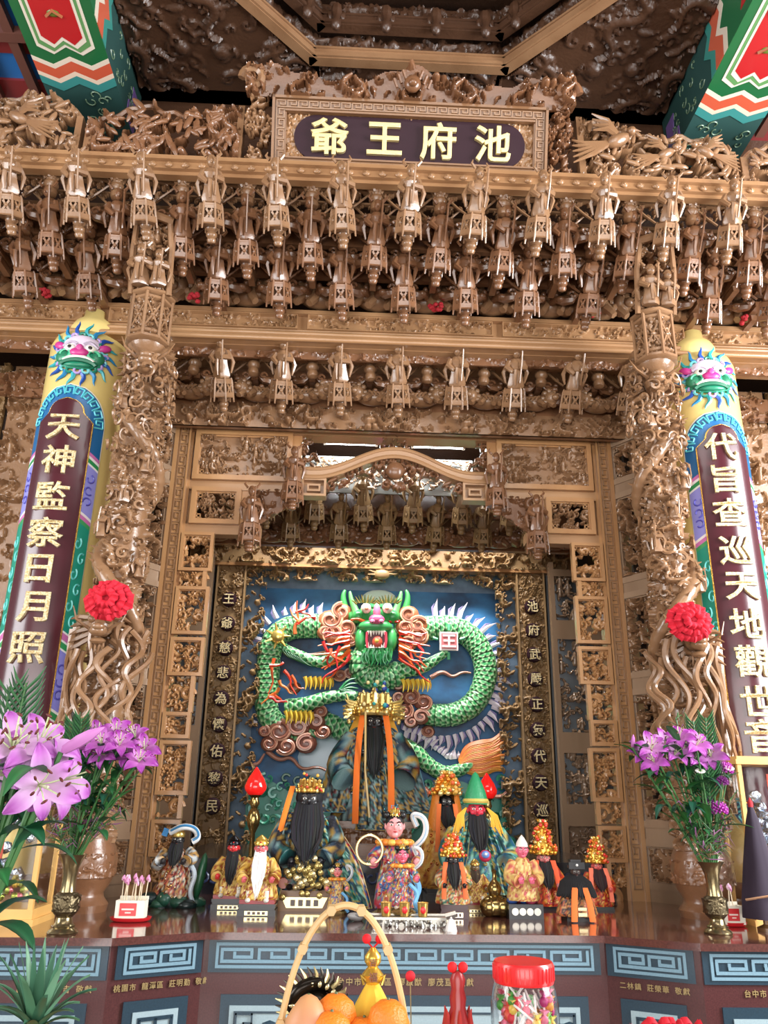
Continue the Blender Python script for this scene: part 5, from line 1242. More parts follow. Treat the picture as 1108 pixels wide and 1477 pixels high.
# ================================================================== STATUES
def cells(v, pal, size, seed=0):
    """embroidered cloth: colour patches from a palette, by position"""
    q = v/size
    a = np.sin(q[:, 0]*2.3 + seed) + np.sin(q[:, 2]*2.9 + seed*2.1 + 1.3*np.sin(q[:, 0]*1.7)) + np.sin((q[:, 0] + q[:, 2])*1.9 + q[:, 1]*2.2 + seed)
    b = np.sin(q[:, 0]*5.1 + 2*seed) * np.sin(q[:, 2]*4.7 + seed)
    k = (np.floor((a + 3)*1.15 + (b > .45)*2).astype(int)) % len(pal)
    return np.array([lin(c) for c in pal])[k]
GOLD = (226, 188, 96)
def face(P, c, r, col, dark=False, smile=False):
    m = MB(col=col); m.ball(c, (r*.86, r*.9, r*1.08), seg=14, rings=10); m.ball(c + np.array([0, -r*.92, -.05*r]), (r*.17, r*.2, r*.26), seg=8, rings=6)
    for q in (-1, 1): m.ball(c + np.array([q*r*.86, 0, 0]), (r*.14, r*.2, r*.3), seg=6, rings=5); m.ball(c + np.array([q*r*.38, -r*.62, -r*.2]), (r*.3, r*.2, r*.25), seg=8, rings=5)
    m.ball(c + np.array([0, -r*.7, -.72*r]), (r*.34, r*.24, r*.28), seg=8, rings=5)
    h = m.build('head', 'paint', P)
    m = MB()
    for q in (-1, 1):
        m.ball(c + np.array([q*r*.34, -r*.82, r*.14]), (r*.17, r*.08, r*.085), col=(236, 230, 216), seg=8, rings=5); m.ball(c + np.array([q*r*.34, -r*.89, r*.14]), (r*.07, r*.04, r*.08), col=(16, 12, 12), seg=6, rings=4)
        m.tube([c + np.array([q*r*.14, -r*.9, r*.3]), c + np.array([q*r*.36, -r*.86, r*.42]), c + np.array([q*r*.6, -r*.7, r*.36])], [r*.05, r*.07, r*.03], 5, (28, 20, 20) if not dark else (70, 62, 54))
    m.ball(c + np.array([0, -r*.9, -r*.46]), (r*.2, r*.07, r*.06), col=(176, 40, 44) if not dark else (96, 40, 34), seg=8, rings=4)
    m.build('features', 'paint', h)
    return h
def beard(P, c, r, L, col, wid=1.0, n=26, seed=0, fwd=.45):
    m = MB(); rg = random.Random(seed)
    for i in range(n):
        u = (i/(n - 1) - .5)*2; x = u*r*.78*wid; l = L*(1 - .25*abs(u)**2)*rg.uniform(.88, 1.05)
        P_ = [(c[0] + x*.8, c[1] - r*(.75 - .45*abs(u)), c[2] - r*(.35 - .25*abs(u))), (c[0] + x*1.05, c[1] - r*(1.1 - .4*abs(u)) - L*fwd*.35, c[2] - r*.6 - l*.35), (c[0] + x*.9 + rg.uniform(-.1, .1)*r, c[1] - r*(1.15 - .3*abs(u)) - L*fwd*.75, c[2] - r*.6 - l*.75), (c[0] + x*.55, c[1] - r*1.1 - L*fwd, c[2] - r*.6 - l)]
        m.tube(P_, [r*.1, r*.13, r*.11, r*.015], 5, tuple(min(255, k_ + rg.randint(0, 14)) for k_ in col))
    m.ball((c[0], c[1] - r*.7 - L*fwd*.4, c[2] - r*.6 - L*.38), (r*.62*wid, r*.3, L*.45), (-math.atan(fwd), 0, 0), col=col, seg=10, rings=8)
    return m.build('beard', 'cloth', P)
def gold_crown(P, c, r, h, tiers=4, poms=((200, 40, 40), (40, 150, 160)), seed=0, wings=True, base=GOLD, spread=1.0, cone=False):
    rg = random.Random(seed); m = MB(col=base)
    if cone:
        m.lathe([(r*.9, 0), (r*.95, h*.1), (r*.75, h*.4), (r*.4, h*.75), (r*.1, h*.95)], c=c, seg=14)
        for t in range(7):
            f = t/6; R_ = r*(1.12 - .85*f)*(1 + .12*math.sin(t*2.2)); n = max(4, int(12 - 8*f))
            for i in range(n):
                a = 2*PI*i/n + t*.7; p = c + np.array([R_*math.cos(a), R_*math.sin(a), h*(.06 + .9*f) + rg.uniform(-.02, .02)*h])
                m.ball(p, r*rg.uniform(.15, .24), col=rg.choice(((236, 196, 96), (214, 160, 60), (246, 222, 150), (226, 140, 50))), seg=7, rings=5)
                if i % 2: m.tube([p, p + np.array([math.cos(a), math.sin(a), .5])*r*.3], [r*.06, r*.03], 4)
        cr = m.build('crown', 'gilt', P); m = MB()
        for i in range(22):
            f = rg.random(); a = rg.uniform(-PI, 0); R_ = r*(1.35 - .95*f); m.ball(c + np.array([R_*math.cos(a), R_*math.sin(a), h*(.04 + .98*f)]), r*rg.uniform(.13, .2), col=poms[i % len(poms)], seg=7, rings=5)
        m.build('pompoms', 'paint', cr)['kind'] = 'stuff'; return cr
    m.lathe([(r*.9, 0), (r*.98, h*.06), (r*.92, h*.16), (r*.8, h*.3), (r*.55, h*.5), (r*.25, h*.62)], c=c, seg=18)
    for t in range(tiers):
        z = h*(.08 + .62*t/tiers); R_ = r*(1.08 - .5*t/tiers)*spread; n = 13 - t*2
        for i in range(n):
            a = 2*PI*i/n + t*.5; p = c + np.array([R_*math.cos(a), R_*math.sin(a)*.9, z])
            m.ball(p, (r*.13, r*.13, r*.17), col=rg.choice(((232, 196, 104), (206, 160, 70), (246, 222, 150))), seg=7, rings=5)
            m.ball(p + np.array([math.cos(a)*r*.06, math.sin(a)*r*.06, h*.085]), (r*.075, r*.075, r*.11), seg=6, rings=4, col=(240, 212, 130))
    for i in range(5):
        a = -PI/2 + (i - 2)*.42; p = c + np.array([r*.95*math.cos(a), r*.95*math.sin(a), h*.3]); m.tube([p, p + np.array([0, -r*.1, h*.25]), p + np.array([math.cos(a)*r*.1, 0, h*(.42 if i == 2 else .3)])], [r*.16, r*.12, r*.02], 5)
    if wings:
        for q in (-1, 1):
            for k in range(5): m.tube([c + np.array([q*r*.9, 0, h*.1 + k*h*.06]), c + np.array([q*r*(1.25 + .05*k), -r*.1, h*(.08 + .08*k)]), c + np.array([q*r*(1.55 + .08*(k % 2)), -r*.05, h*(.02 + .14*k)])], [r*.09, r*.1, r*.03], 5)
    cr = m.build('crown', 'gilt', P)
    m = MB()
    for i in range(16):
        a = rg.uniform(-PI, 0); z = h*rg.uniform(.1, .95); R_ = r*(1.2 - .75*z/h)*spread; p = c + np.array([R_*math.cos(a), R_*math.sin(a), z])
        m.ball(p, r*rg.uniform(.09, .15), col=poms[i % len(poms)], seg=7, rings=5)
    m.build('crown_jewels', 'paint', cr)['kind'] = 'stuff'
    return cr
def beads(P, w, h, d, n, pal, seed, z0=0.0, name='ornaments'):
    """small gilt knots, plates and curls sewn over the front of a robe"""
    rg = random.Random(seed); m = MB()
    for i in range(n):
        z = rg.uniform(.05, .95)*h; hw = w*(1 - .55*z/h); x = rg.uniform(-hw, hw); y = -d*(1 - .5*z/h)*math.sqrt(max(.05, 1 - (x/max(hw*1.08, 1e-6))**2)) - .004
        s_ = rg.uniform(.012, .03)*h; col = rg.choice(pal)
        if i % 3: m.tube([(x + s_*(1 - .6*t)*math.cos(5*t + i), y - .003, z0 + z + s_*(1 - .6*t)*math.sin(5*t + i)) for t in np.linspace(0, 1, 7)], s_*.3, 4, col)
        else: m.ball((x, y, z0 + z), (s_*.7, s_*.4, s_*.7), col=col, seg=6, rings=4)
    o = m.build(name, 'gilt', P); o['kind'] = 'stuff'; return o
def robe(P, h, w, d, pal, seed, z0=0.0, folds=9, mt='satin', cellsz=None):
    m = MB(); prof = [(w*.96, 0), (w, h*.06), (w*.92, h*.25), (w*.78, h*.45), (w*.66, h*.62), (w*.62, h*.78), (w*.42, h*.92), (w*.16, h), (0.001, h)]
    pr = np.array(prof); zz_ = np.linspace(0, 1, 34); ti = np.linspace(0, 1, len(pr)); prof = np.stack([np.interp(zz_, ti, pr[:, 0]), np.interp(zz_, ti, pr[:, 1])], -1)
    m.lathe(prof, (0, 0, z0), 72, None, None, 1, d/w, (folds, .055, 1), colf=lambda v: cells(v, pal, cellsz or h*.07, seed)); return m.build('robe', mt, P)
def sleeve(P, q, pts, r0, r1, pal, seed, mt='satin', sz=.03):
    m = MB(); n = 12; Q = chaikin(pts, 2); m.tube(Q, np.linspace(r0, r1, len(Q)), 12); m.c[-1] = cells(m.v[-1], pal, sz, seed)
    return m.build('sleeve', mt, P)
def strap(P, pts, w, col, name='ribbon', th=.006):
    Q = chaikin(pts, 2); m = MB(col=col); G = np.stack([np.stack([Q[:, 0] - w/2, Q[:, 1], Q[:, 2]], -1), np.stack([Q[:, 0], Q[:, 1] - w*.15, Q[:, 2]], -1), np.stack([Q[:, 0] + w/2, Q[:, 1], Q[:, 2]], -1)], 1)
    m.sheet(G); m.sheet((G + np.array([0, th, 0]))[:, ::-1]); return m.build(name, 'cloth', P)
def cape(P, q, pts, widths, pal, seed, th=.01, sz=.03, edge=None):
    """stiff embroidered panel hanging from a shoulder"""
    Q = chaikin(pts, 4); w = np.interp(np.linspace(0, 1, len(Q)), np.linspace(0, 1, len(widths)), widths); u = np.linspace(-.5, .5, 25)
    G = Q[:, None, :] + np.stack([w[:, None]*u[None, :], -.02*np.cos(u*PI)[None, :]*np.ones((len(Q), 1)) + .006*np.sin(u*22)[None, :], 0*w[:, None]*u[None, :]], -1)
    m = MB(); c = cells(G.reshape(-1, 3), pal, sz, seed).reshape(*G.shape)
    if edge: c[:, 0] = lin(edge); c[:, -1] = lin(edge); c[-2:] = lin(edge)
    m.sheet(G, colg=c); m.sheet((G + np.array([0, th, 0]))[:, ::-1], colg=c[:, ::-1]); return m.build('cape', 'satin', P)
def hand(P, c, r, col):
    m = MB(col=col); c = np.asarray(c, float); m.ball(c, (r, r*.7, r*1.1), seg=8, rings=6)
    for k in range(4): m.tube([c + np.array([(-.6 + .4*k)*r, -r*.5, -r*.2]), c + np.array([(-.6 + .4*k)*r, -r*1.1, -r*.5]), c + np.array([(-.5 + .35*k)*r, -r*.9, -r*1.1])], [r*.26, r*.24, r*.14], 5)
    m.tube([c + np.array([r*.8, -r*.1, r*.3]), c + np.array([r*1.1, -r*.7, r*.4]), c + np.array([r*.8, -r*1.1, r*.2])], [r*.28, r*.24, r*.14], 5)
    return m.build('hand', 'paint', P)
def plinth(P, w, d, h, col, plate=None, foot=None):
    m = MB(col=col); m.bx(-w/2, w/2, -d/2, d/2, 0, h*.5); m.bx(-w/2*.94, w/2*.94, -d/2*.94, d/2*.94, h*.5, h*.72); m.bx(-w/2*.98, w/2*.98, -d/2*.98, d/2*.98, h*.72, h)
    b = m.build('base', 'paint', P, smooth=False)
    if plate:
        m = MB(col=plate); m.bx(-w*.3, w*.3, -d/2 - .004, -d/2, h*.08, h*.44); m.build('name_plate', 'gilt', b, smooth=False)
        m = MB(col=(60, 30, 24))
        for k in range(4): m.bx(-w*.22 + k*w*.125, -w*.22 + k*w*.125 + w*.075, -d/2 - .006, -d/2 - .003, h*.14, h*.38)
        m.build('plate_marks', 'paint', b, smooth=False)
    return b
def feet(P, w, z, y, col=(24, 22, 26), r=.02):
    for q in (-1, 1):
        m = MB(col=col); m.ball((q*w, y, z + r*.6), (r*.8, r*1.6, r*.7), seg=8, rings=6); m.tube([(q*w, y + r, z + r), (q*w, y + r*1.2, z + r*3)], r*.7, 7); m.build('boot', 'paint', P)
EMB = ((20, 20, 28), (24, 60, 84), (176, 140, 60), (20, 22, 36), (120, 150, 150), (34, 92, 92), (16, 16, 20), (110, 26, 34))
GRN = ((20, 92, 78), (70, 160, 140), (190, 160, 70), (24, 90, 130), (14, 60, 64), (140, 196, 176))
GLD = ((200, 156, 60), (150, 100, 30), (232, 200, 120), (140, 30, 28), (214, 176, 84))
RED = ((196, 56, 24), (220, 96, 34), (160, 24, 24), (214, 160, 60), (204, 72, 30), (130, 16, 22))
MIX = ((222, 212, 192), (176, 36, 40), (196, 156, 70), (36, 92, 150), (150, 24, 40), (50, 120, 96), (204, 90, 110))
A_ = np.array
# --- main deity on a carved stand
T = thing('main_deity_statue', 'tall black-faced main deity statue with gold crown and orange ribbons before the mural', 'statue', (-.07, 4.55, 1.35))
m = MB(); m.bx(-.24, .24, -.16, .2, 0, .05); m.bx(-.2, .2, -.13, .18, .05, .13); m.bx(-.23, .23, -.15, .2, .13, .16); b = m.build('stand', 'wood_red', T, smooth=False)
m = MB(); relief(m, .4, .07, FOL, (.1, .1), .6, .015, .005); m.build('stand_carving', 'wood_red', b, (0, -.131, .055))
rb = robe(T, .50, .22, .17, EMB, 3, .14, 11); c = A_([0, -.06, .655])
cape(T, -1, [(-.05, -.07, .63), (-.13, -.11, .48), (-.2, -.12, .2)], (.10, .2, .22), EMB, 5, edge=(60, 130, 150)); cape(T, 1, [(.05, -.07, .63), (.13, -.11, .48), (.2, -.12, .2)], (.10, .2, .22), EMB, 9, edge=(60, 130, 150))
cape(T, 0, [(0, -.12, .46), (0, -.17, .32), (0, -.18, .12)], (.10, .15, .18), EMB, 2, edge=(206, 170, 90))
beads(T, .2, .48, .19, 110, ((226, 190, 100), (206, 210, 206), (70, 150, 170), (180, 50, 60)), 4, .15)
for q in (-1, 1): sleeve(T, q, [(q*.11, -.05, .58), (q*.2, -.09, .44), (q*.15, -.18, .36)], .05, .07, EMB, 7 + q)
face(T, c, .058, (26, 22, 24), True); beard(T, c, .058, .27, (14, 13, 15), 1.05, 34, 0, .5)
cr = gold_crown(T, c + A_([0, 0, .035]), .098, .20, 6, ((44, 160, 160), (50, 70, 150), (232, 214, 150)), 2, True, (236, 208, 130), 1.05)
for q in (-1, 1):
    m = MB(col=(232, 204, 128)); rg = random.Random(3)
    for k in range(8): m.tube([(q*(.075 + .006*k), -.03, .70 - .004*k), (q*(.12 + .004*k), -.05, .71 + .012*(k % 4)), (q*(.15 + .003*k), -.05, .68 + .02*(k % 4))], [.012, .014, .006], 5); m.ball((q*rg.uniform(.09, .16), -.06, .68 + rg.uniform(-.03, .08)), .012, seg=7, rings=5)
    m.build('crown_wing', 'gilt', T)
    strap(T, [(q*.062, -.1, .69), (q*.082, -.17, .55), (q*.09, -.22, .35), (q*.09, -.225, .15)], .032, (236, 116, 34)); strap(T, [(q*.075, -.04, .69), (q*.12, -.08, .58), (q*.14, -.1, .46)], .05, (206, 150, 46), 'side_veil')
    m = MB(col=(206, 40, 40)); m.ball((q*.062, -.07, .665), .012, seg=8, rings=6); m.build('ear_tassel', 'paint', T)
m = MB(col=(206, 176, 110)); m.tube([(-.05, -.2, .7), (-.045, -.23, .4), (-.02, -.24, .18)], .006, 6); m.build('staff', 'paint', T)
# --- large black-bearded statue
T = thing('black_beard_statue', 'large seated statue with glossy black face and wide black beard, blue embroidered cape', 'statue', (-.36, 3.56, TZ))
b = plinth(T, .22, .16, .075, (150, 104, 56), None)
m = MB(col=(226, 206, 150)); m.prism([(-.07, .012), (.07, .012), (.09, .05), (-.09, .05)], -.086, -.08); m.build('name_plate', 'gilt', b, smooth=False)
m = MB(col=(70, 40, 20))
for k in range(4): m.box((-.045 + .03*k, -.088, .03), (.018, .006, .022))
m.build('plate_marks', 'paint', b, smooth=False)
m = MB(col=(176, 84, 56)); m.bx(-.12, .12, -.07, .06, .075, .14); m.lathe([(0, -.02), (.02, -.02), (.024, 0), (.02, .02), (0, .02)], (-.085, -.08, .1), 10, (PI/2, 0, 0)); m.build('throne', 'paint', T, smooth=False)
robe(T, .30, .145, .11, EMB, 8, .075); beads(T, .13, .26, .12, 80, (GOLD, (206, 206, 196), (60, 130, 150)), 8, .08)
c = A_([.0, -.02, .405]); face(T, c, .05, (20, 19, 24), True); beard(T, c, .06, .20, (13, 13, 17), 1.25, 40, 2)
gold_crown(T, c + A_([0, 0, .03]), .05, .085, 3, ((196, 60, 40), (206, 160, 60)), 4, False, (206, 160, 80))
m = MB(col=(14, 14, 18)); m.ball(c + A_([0, .012, .01]), (.058, .05, .06)); m.build('hair', 'cloth', T)
cape(T, 1, [(.05, -.04, .34), (.12, -.07, .2), (.19, -.09, .02)], (.07, .13, .12), GRN, 3, edge=(226, 190, 90)); cape(T, 1, [(.07, -.02, .34), (.17, -.03, .2), (.235, -.05, .01)], (.03, .07, .06), MIX, 6, edge=(232, 200, 110))
cape(T, -1, [(-.05, -.04, .36), (-.11, -.07, .24), (-.16, -.09, .04)], (.07, .12, .12), EMB, 4, edge=(206, 180, 90)); strap(T, [(-.07, -.03, .46), (-.09, -.06, .38), (-.11, -.08, .28)], .022, (222, 120, 30))
for q in (-1, 1): sleeve(T, q, [(q*.08, -.02, .33), (q*.13, -.07, .23), (q*.07, -.13, .19)], .035, .04, EMB, 3 + q); hand(T, (q*.055, -.135, .18), .018, (26, 24, 30)); 
m = MB(); rg = random.Random(31)
for i in range(60): m.ball((rg.gauss(0, .045), -.135 - rg.uniform(0, .03), .13 + rg.gauss(0, .03)), (.012, .008, .013), col=rg.choice(((214, 190, 120), (170, 150, 90), (236, 220, 170))), seg=6, rings=4)
m.build('belt_ornaments', 'gilt', T)['kind'] = 'stuff'
feet(T, .06, .076, -.1, (20, 20, 26), .018)
# --- white-bearded and red-faced elders
def elder(name, label, x, y, h, facec, beardc, pal, hat, seed, base=(24, 20, 22), bl=.5, plate=(232, 214, 160)):
    T = thing(name, label, 'statue', (x, y, TZ)); bh = h*.14; plinth(T, h*.5, h*.4, bh, base, plate)
    m = MB(col=(150, 30, 36)); m.bx(-h*.23, h*.23, -h*.18, h*.18, bh, bh + h*.05); m.build('seat_step', 'paint', T, smooth=False)
    z0 = bh + h*.04; H = h*.56; robe(T, H, h*.25, h*.2, pal, seed, z0, 9, 'satin', h*.05); beads(T, h*.22, H, h*.22, 60, (GOLD, (236, 220, 160), (176, 60, 50)), seed, z0)
    c = A_([0, -h*.03, z0 + H + h*.06]); r = h*.095; face(T, c, r, facec); beard(T, c, r, h*bl*.72, beardc, 1.1, 26, seed)
    for q in (-1, 1): sleeve(T, q, [(q*h*.13, 0, z0 + H*.85), (q*h*.24, -h*.08, z0 + H*.55), (q*h*.2, -h*.2, z0 + H*.45)], h*.06, h*.08, pal, seed + q, 'satin', h*.05); hand(T, (q*h*.18, -h*.22, z0 + H*.46), h*.035, facec)
    feet(T, h*.12, z0 - h*.02, -h*.2, (230, 224, 210), h*.045)
    m = MB(col=hat)
    m.lathe([(r*.95, 0), (r*1.0, r*.3), (r*.8, r*.6), (r*.9, r*.75), (r*.5, r*1.1), (r*.2, r*1.3), (0, r*1.4)], c + A_([0, 0, r*.45]), 14)
    for q in (-1, 1): m.ball(c + A_([q*r*.8, 0, r*.75]), (r*.25, r*.2, r*.25), seg=8, rings=5)
    m.ball(c + A_([0, -r*.8, r*.8]), r*.18, seg=8, rings=6, col=(176, 40, 40)); m.build('hat', 'gilt', T)
    return T
elder('white_beard_statue', 'small golden seated elder statue with long white beard on a black base', -.53, 3.38, .285, (206, 96, 100), (232, 230, 226), GLD, (222, 186, 90), 2, bl=.72)
elder('red_face_statue', 'small seated statue with red face and black beard behind the white-bearded elder', -.655, 3.55, .275, (206, 44, 46), (16, 14, 16), GLD, (30, 30, 34), 5, bl=.62)
elder('seated_gold_statue', 'tiny gilded seated statue with dark face behind the brass gourd', .315, 3.52, .2, (120, 96, 60), (60, 46, 30), GLD, (206, 170, 90), 7, (150, 110, 60), .3)
# --- scarf warrior on green rock
T = thing('scarf_warrior_statue', 'dark-faced warrior statue with billowing white scarf on a green rock', 'statue', (-.89, 3.6, TZ))
m = MB(col=(24, 60, 50)); rg = random.Random(4)
for i in range(16): m.ball((rg.uniform(-.09, .09), rg.uniform(-.05, .04), rg.uniform(.0, .03)), (rg.uniform(.03, .05), .035, rg.uniform(.02, .035)), col=rg.choice(((20, 58, 48), (34, 84, 66), (18, 40, 40))), seg=8, rings=5)
m.build('rock_base', 'paint', T)
robe(T, .19, .075, .06, ((196, 150, 80), (150, 40, 40), (226, 216, 190), (40, 40, 50), (206, 120, 90)), 4, .03, 7, 'satin', .018); beads(T, .07, .18, .065, 60, (GOLD, (236, 226, 200), (150, 50, 40)), 12, .03)
c = A_([0, -.01, .245]); face(T, c, .027, (26, 24, 28), True); beard(T, c, .028, .085, (16, 15, 18), 1.2, 18, 3)
m = MB(col=(206, 176, 100)); m.lathe([(.027, 0), (.03, .012), (.02, .03), (0, .036)], c + A_([0, 0, .012]), 12); m.box(c + A_([-.05, -.01, .03]), (.022, .02, .03), (0, .3, 0), (40, 90, 130)); m.build('hat', 'gilt', T)
m = MB(); P = chaikin([(-.03, -.03, .275), (.02, -.05, .30), (.07, -.03, .29), (.085, -.02, .255), (.06, -.02, .24)], 3); m.tube(P, .013, 8, (226, 230, 230)); m.tube(P + A_([.004, -.012, .006]), .005, 6, (60, 130, 180)); P = chaikin([(.06, -.03, .16), (.09, -.04, .12), (.07, -.05, .06), (.085, -.04, .02)], 3); m.tube(P, .009, 7, (200, 214, 226)); m.build('scarf', 'paint', T)
for q in (-1, 1): sleeve(T, q, [(q*.045, 0, .205), (q*.08, -.03, .16 + .02*q), (q*.05, -.07, .17)], .02, .024, ((40, 40, 50), (196, 150, 80), (190, 196, 196)), 5); hand(T, (q*.04, -.075, .17), .011, (40, 36, 38))
m = MB(col=(30, 86, 56)); m.ball((.1, .01, .11), (.02, .025, .09), (0, .15, 0)); m.build('leaf_shield', 'paint', T); feet(T, .035, .03, -.05, (220, 206, 170), .014)
# --- child princes with rings and scarf
def prince(name, label, x, y, z, h, facec, pal, seed, ring=True):
    T = thing(name, label, 'statue', (x, y, z))
    m = MB(col=(176, 150, 100)); m.lathe([(h*.2, 0), (h*.21, h*.03), (h*.16, h*.06), (h*.14, h*.08)], seg=18); m.build('base', 'gilt', T)
    robe(T, h*.6, h*.19, h*.15, pal, seed, h*.08, 7, 'satin', h*.045); beads(T, h*.17, h*.56, h*.17, 70, (GOLD, (240, 236, 226), (196, 60, 60), (70, 130, 180)), seed, h*.1)
    c = A_([0, -h*.03, h*.78]); r = h*.1; face(T, c, r, facec, False, True)
    m = MB(col=(20, 18, 20)); m.ball(c + A_([0, r*.12, r*.28]), (r*.93, r*.9, r*.9), seg=14, rings=8)
    for q in (-1, 1): m.ball(c + A_([q*r*.75, 0, r*1.0]), (r*.36, r*.36, r*.36))
    m.build('hair', 'paint', T)
    m = MB(col=(230, 120, 40))
    for i in range(14): a = 2*PI*i/14; m.ball((h*.14*math.cos(a), -h*.02 + h*.11*math.sin(a), h*.64), (h*.05, h*.05, h*.03), seg=7, rings=5, col=(232, 130, 44) if i % 2 else (240, 180, 80))
    m.build('lotus_collar', 'satin', T)
    gold_crown(T, c + A_([0, 0, r*.75]), r*.5, h*.14, 2, ((206, 60, 60), (60, 140, 180)), seed, False)
    for q in (-1, 1): sleeve(T, q, [(q*h*.12, 0, h*.6), (q*h*.22, -h*.05, h*.5), (q*h*.2, -h*.16, h*.47)], h*.05, h*.055, pal, seed + q, 'satin', h*.04); hand(T, (q*h*.2, -h*.18, h*.48), h*.032, facec)
    m = MB(); P = chaikin([(h*.12, .02, h*.55), (h*.3, .0, h*.68), (h*.3, 0, h*.86), (h*.16, .02, h*.9), (h*.22, .02, h*.78)], 3); m.tube(P, h*.028, 7, (226, 226, 224)); m.tube(P + A_([0, -h*.02, 0]), h*.01, 5, (150, 176, 200))
    P = chaikin([(h*.1, -h*.12, h*.4), (h*.24, -h*.15, h*.28), (h*.16, -h*.18, h*.15), (h*.24, -h*.16, h*.05)], 3); m.tube(P, h*.03, 7, (110, 170, 214)); m.build('scarf', 'paint', T)
    if ring:
        m = MB(col=(214, 186, 130)); P = [(-h*.24 + h*.12*math.cos(a), -h*.2, h*.58 + h*.125*math.sin(a)) for a in np.linspace(0, 2*PI, 33)[:-1]]; m.tube(P, h*.012, 6, closed=True); m.build('hoop', 'gilt', T)
    feet(T, h*.09, h*.07, -h*.12, (236, 220, 200), h*.035)
    return T
prince('prince_statue', 'smiling child prince statue with orange lotus collar holding a large hoop', -.02, 3.34, TZ, .405, (226, 150, 150), MIX, 3)
prince('prince_statue', 'smaller pink-faced child prince statue in front with three gold cups at its feet', .0, 3.19, TZ + .03, .245, (216, 96, 120), MIX, 8, False)
prince('prince_statue', 'tiny child statue with blue hood beside the large black-bearded statue', -.235, 3.42, TZ, .19, (226, 130, 130), ((206, 170, 80), (226, 200, 120), (196, 120, 60), (60, 90, 150)), 11, False)
# --- hooded deity and green-hatted general
T = thing('hooded_deity_statue', 'black-faced deity statue under an orange hood and gold crown beside the green-hatted general', 'statue', (.25, 3.95, TZ))
plinth(T, .2, .16, .06, (40, 24, 20)); robe(T, .33, .15, .11, ((190, 130, 40), (206, 150, 60), (150, 80, 40), (214, 176, 90)), 2, .05); beads(T, .13, .3, .12, 60, (GOLD, (190, 70, 40)), 22, .06)
c = A_([0, -.03, .405]); face(T, c, .036, (24, 20, 20), True); beard(T, c, .036, .1, (14, 12, 13), 1.1, 20, 5)
m = MB(); m.lathe([(.085, -.12), (.08, -.06), (.068, 0), (.06, .045), (.03, .075), (0, .085)], c + A_([0, .02, 0]), 24, None, (206, 120, 36), 1, .8, a0=-PI*.32, a1=PI*1.32); m.build('hood', 'satin', T); gold_crown(T, c + A_([0, -.01, .035]), .058, .1, 4, ((206, 90, 40), (214, 160, 70)), 7, True, (214, 160, 60), 1, True)
for q in (-1, 1): strap(T, [(q*.036, -.065, .40), (q*.045, -.1, .3), (q*.05, -.11, .2)], .02, (224, 112, 50))
T = thing('green_hat_statue', 'red-faced general statue with pointed green hat and black beard in blue-green robe', 'statue', (.355, 3.74, TZ))
plinth(T, .2, .16, .06, (40, 24, 20)); robe(T, .31, .15, .11, GRN, 4, .05); beads(T, .13, .28, .12, 60, ((120, 200, 180), GOLD, (206, 220, 210)), 23, .06)
c = A_([0, -.03, .375]); face(T, c, .042, (206, 44, 66)); beard(T, c, .042, .15, (14, 12, 15), 1.15, 28, 6)
m = MB(col=(40, 140, 90)); m.lathe([(.05, 0), (.052, .015), (.044, .05), (.03, .085), (.012, .125), (0, .135)], c + A_([0, .0, .025]), 18); m.lathe([(.053, .01), (.058, .018), (.053, .028)], c + A_([0, 0, .02]), 18, None, (206, 180, 90)); m.build('pointed_hat', 'satin', T)
for q in (-1, 1):
    m = MB(col=(232, 166, 50))
    for k in range(7): m.tube([c + A_([q*.045, -.02, .01]), c + A_([q*(.06 + .004*k), -.035, -.02]), c + A_([q*(.058 + .008*k), -.04, -.09 - .006*(k % 3)])], .004, 4)
    m.build('hat_tassel', 'cloth', T); cape(T, q, [(q*.06, -.05, .31), (q*.1, -.09, .2), (q*.125, -.1, .05)], (.06, .10, .09), GRN, 6 + q, edge=(206, 190, 100)); sleeve(T, q, [(q*.09, -.02, .29), (q*.14, -.06, .2), (q*.11, -.12, .17)], .035, .045, GRN, 3 + q)
m = MB(); p = A_([.015, -.15, .2]); m.ball(p, (.026, .014, .024), col=(196, 50, 80)); m.ball(p + A_([0, -.012, .006]), (.017, .008, .015), col=(110, 140, 206)); m.ball(p + A_([0, -.02, .008]), .006, col=(240, 240, 240)); m.build('medallion', 'paint', T)
# --- small crowned deities
def crowned(name, label, x, y, h, pal, facec, beardc, crownh, seed, base=(150, 30, 36), straps=(226, 110, 60), poms=((206, 50, 36), (226, 90, 40)), stand=True):
    T = thing(name, label, 'statue', (x, y, TZ)); bh = h*.16 if stand else .012; plinth(T, h*.36, h*.34, bh, base, (232, 220, 190) if stand else None)
    H = h*.46; robe(T, H, h*.22, h*.17, pal, seed, bh, 8, 'satin', h*.06); beads(T, h*.2, H, h*.19, 50, (GOLD, (236, 200, 120), (206, 70, 50)), seed, bh)
    c = A_([0, -h*.04, bh + H + h*.06]); r = h*.085; face(T, c, r, facec, sum(facec) < 200)
    if beardc: beard(T, c, r, h*.3, beardc, 1.2, 22, seed)
    gold_crown(T, c + A_([0, 0, r*.5]), r*1.55, crownh*1.08, 5, poms, seed, True, (222, 170, 70), 1.15, True)
    for q in (-1, 1):
        if straps: strap(T, [(q*h*.1, -h*.1, bh + H + h*.04), (q*h*.13, -h*.18, bh + H*.7), (q*h*.14, -h*.22, bh + H*.15)], h*.06, straps)
        sleeve(T, q, [(q*h*.12, 0, bh + H*.9), (q*h*.21, -h*.06, bh + H*.6), (q*h*.15, -h*.17, bh + H*.5)], h*.055, h*.06, pal, seed + q, 'satin', h*.05); hand(T, (q*h*.13, -h*.19, bh + H*.5), h*.028, facec)
    return T
crowned('crowned_statue', 'small black-faced statue with broad gold crown on a red and black base', .205, 3.36, .29, ((60, 110, 90), (206, 170, 80), (190, 80, 50), (226, 210, 170)), (26, 20, 20), (16, 14, 14), .075, 3, (60, 20, 22))
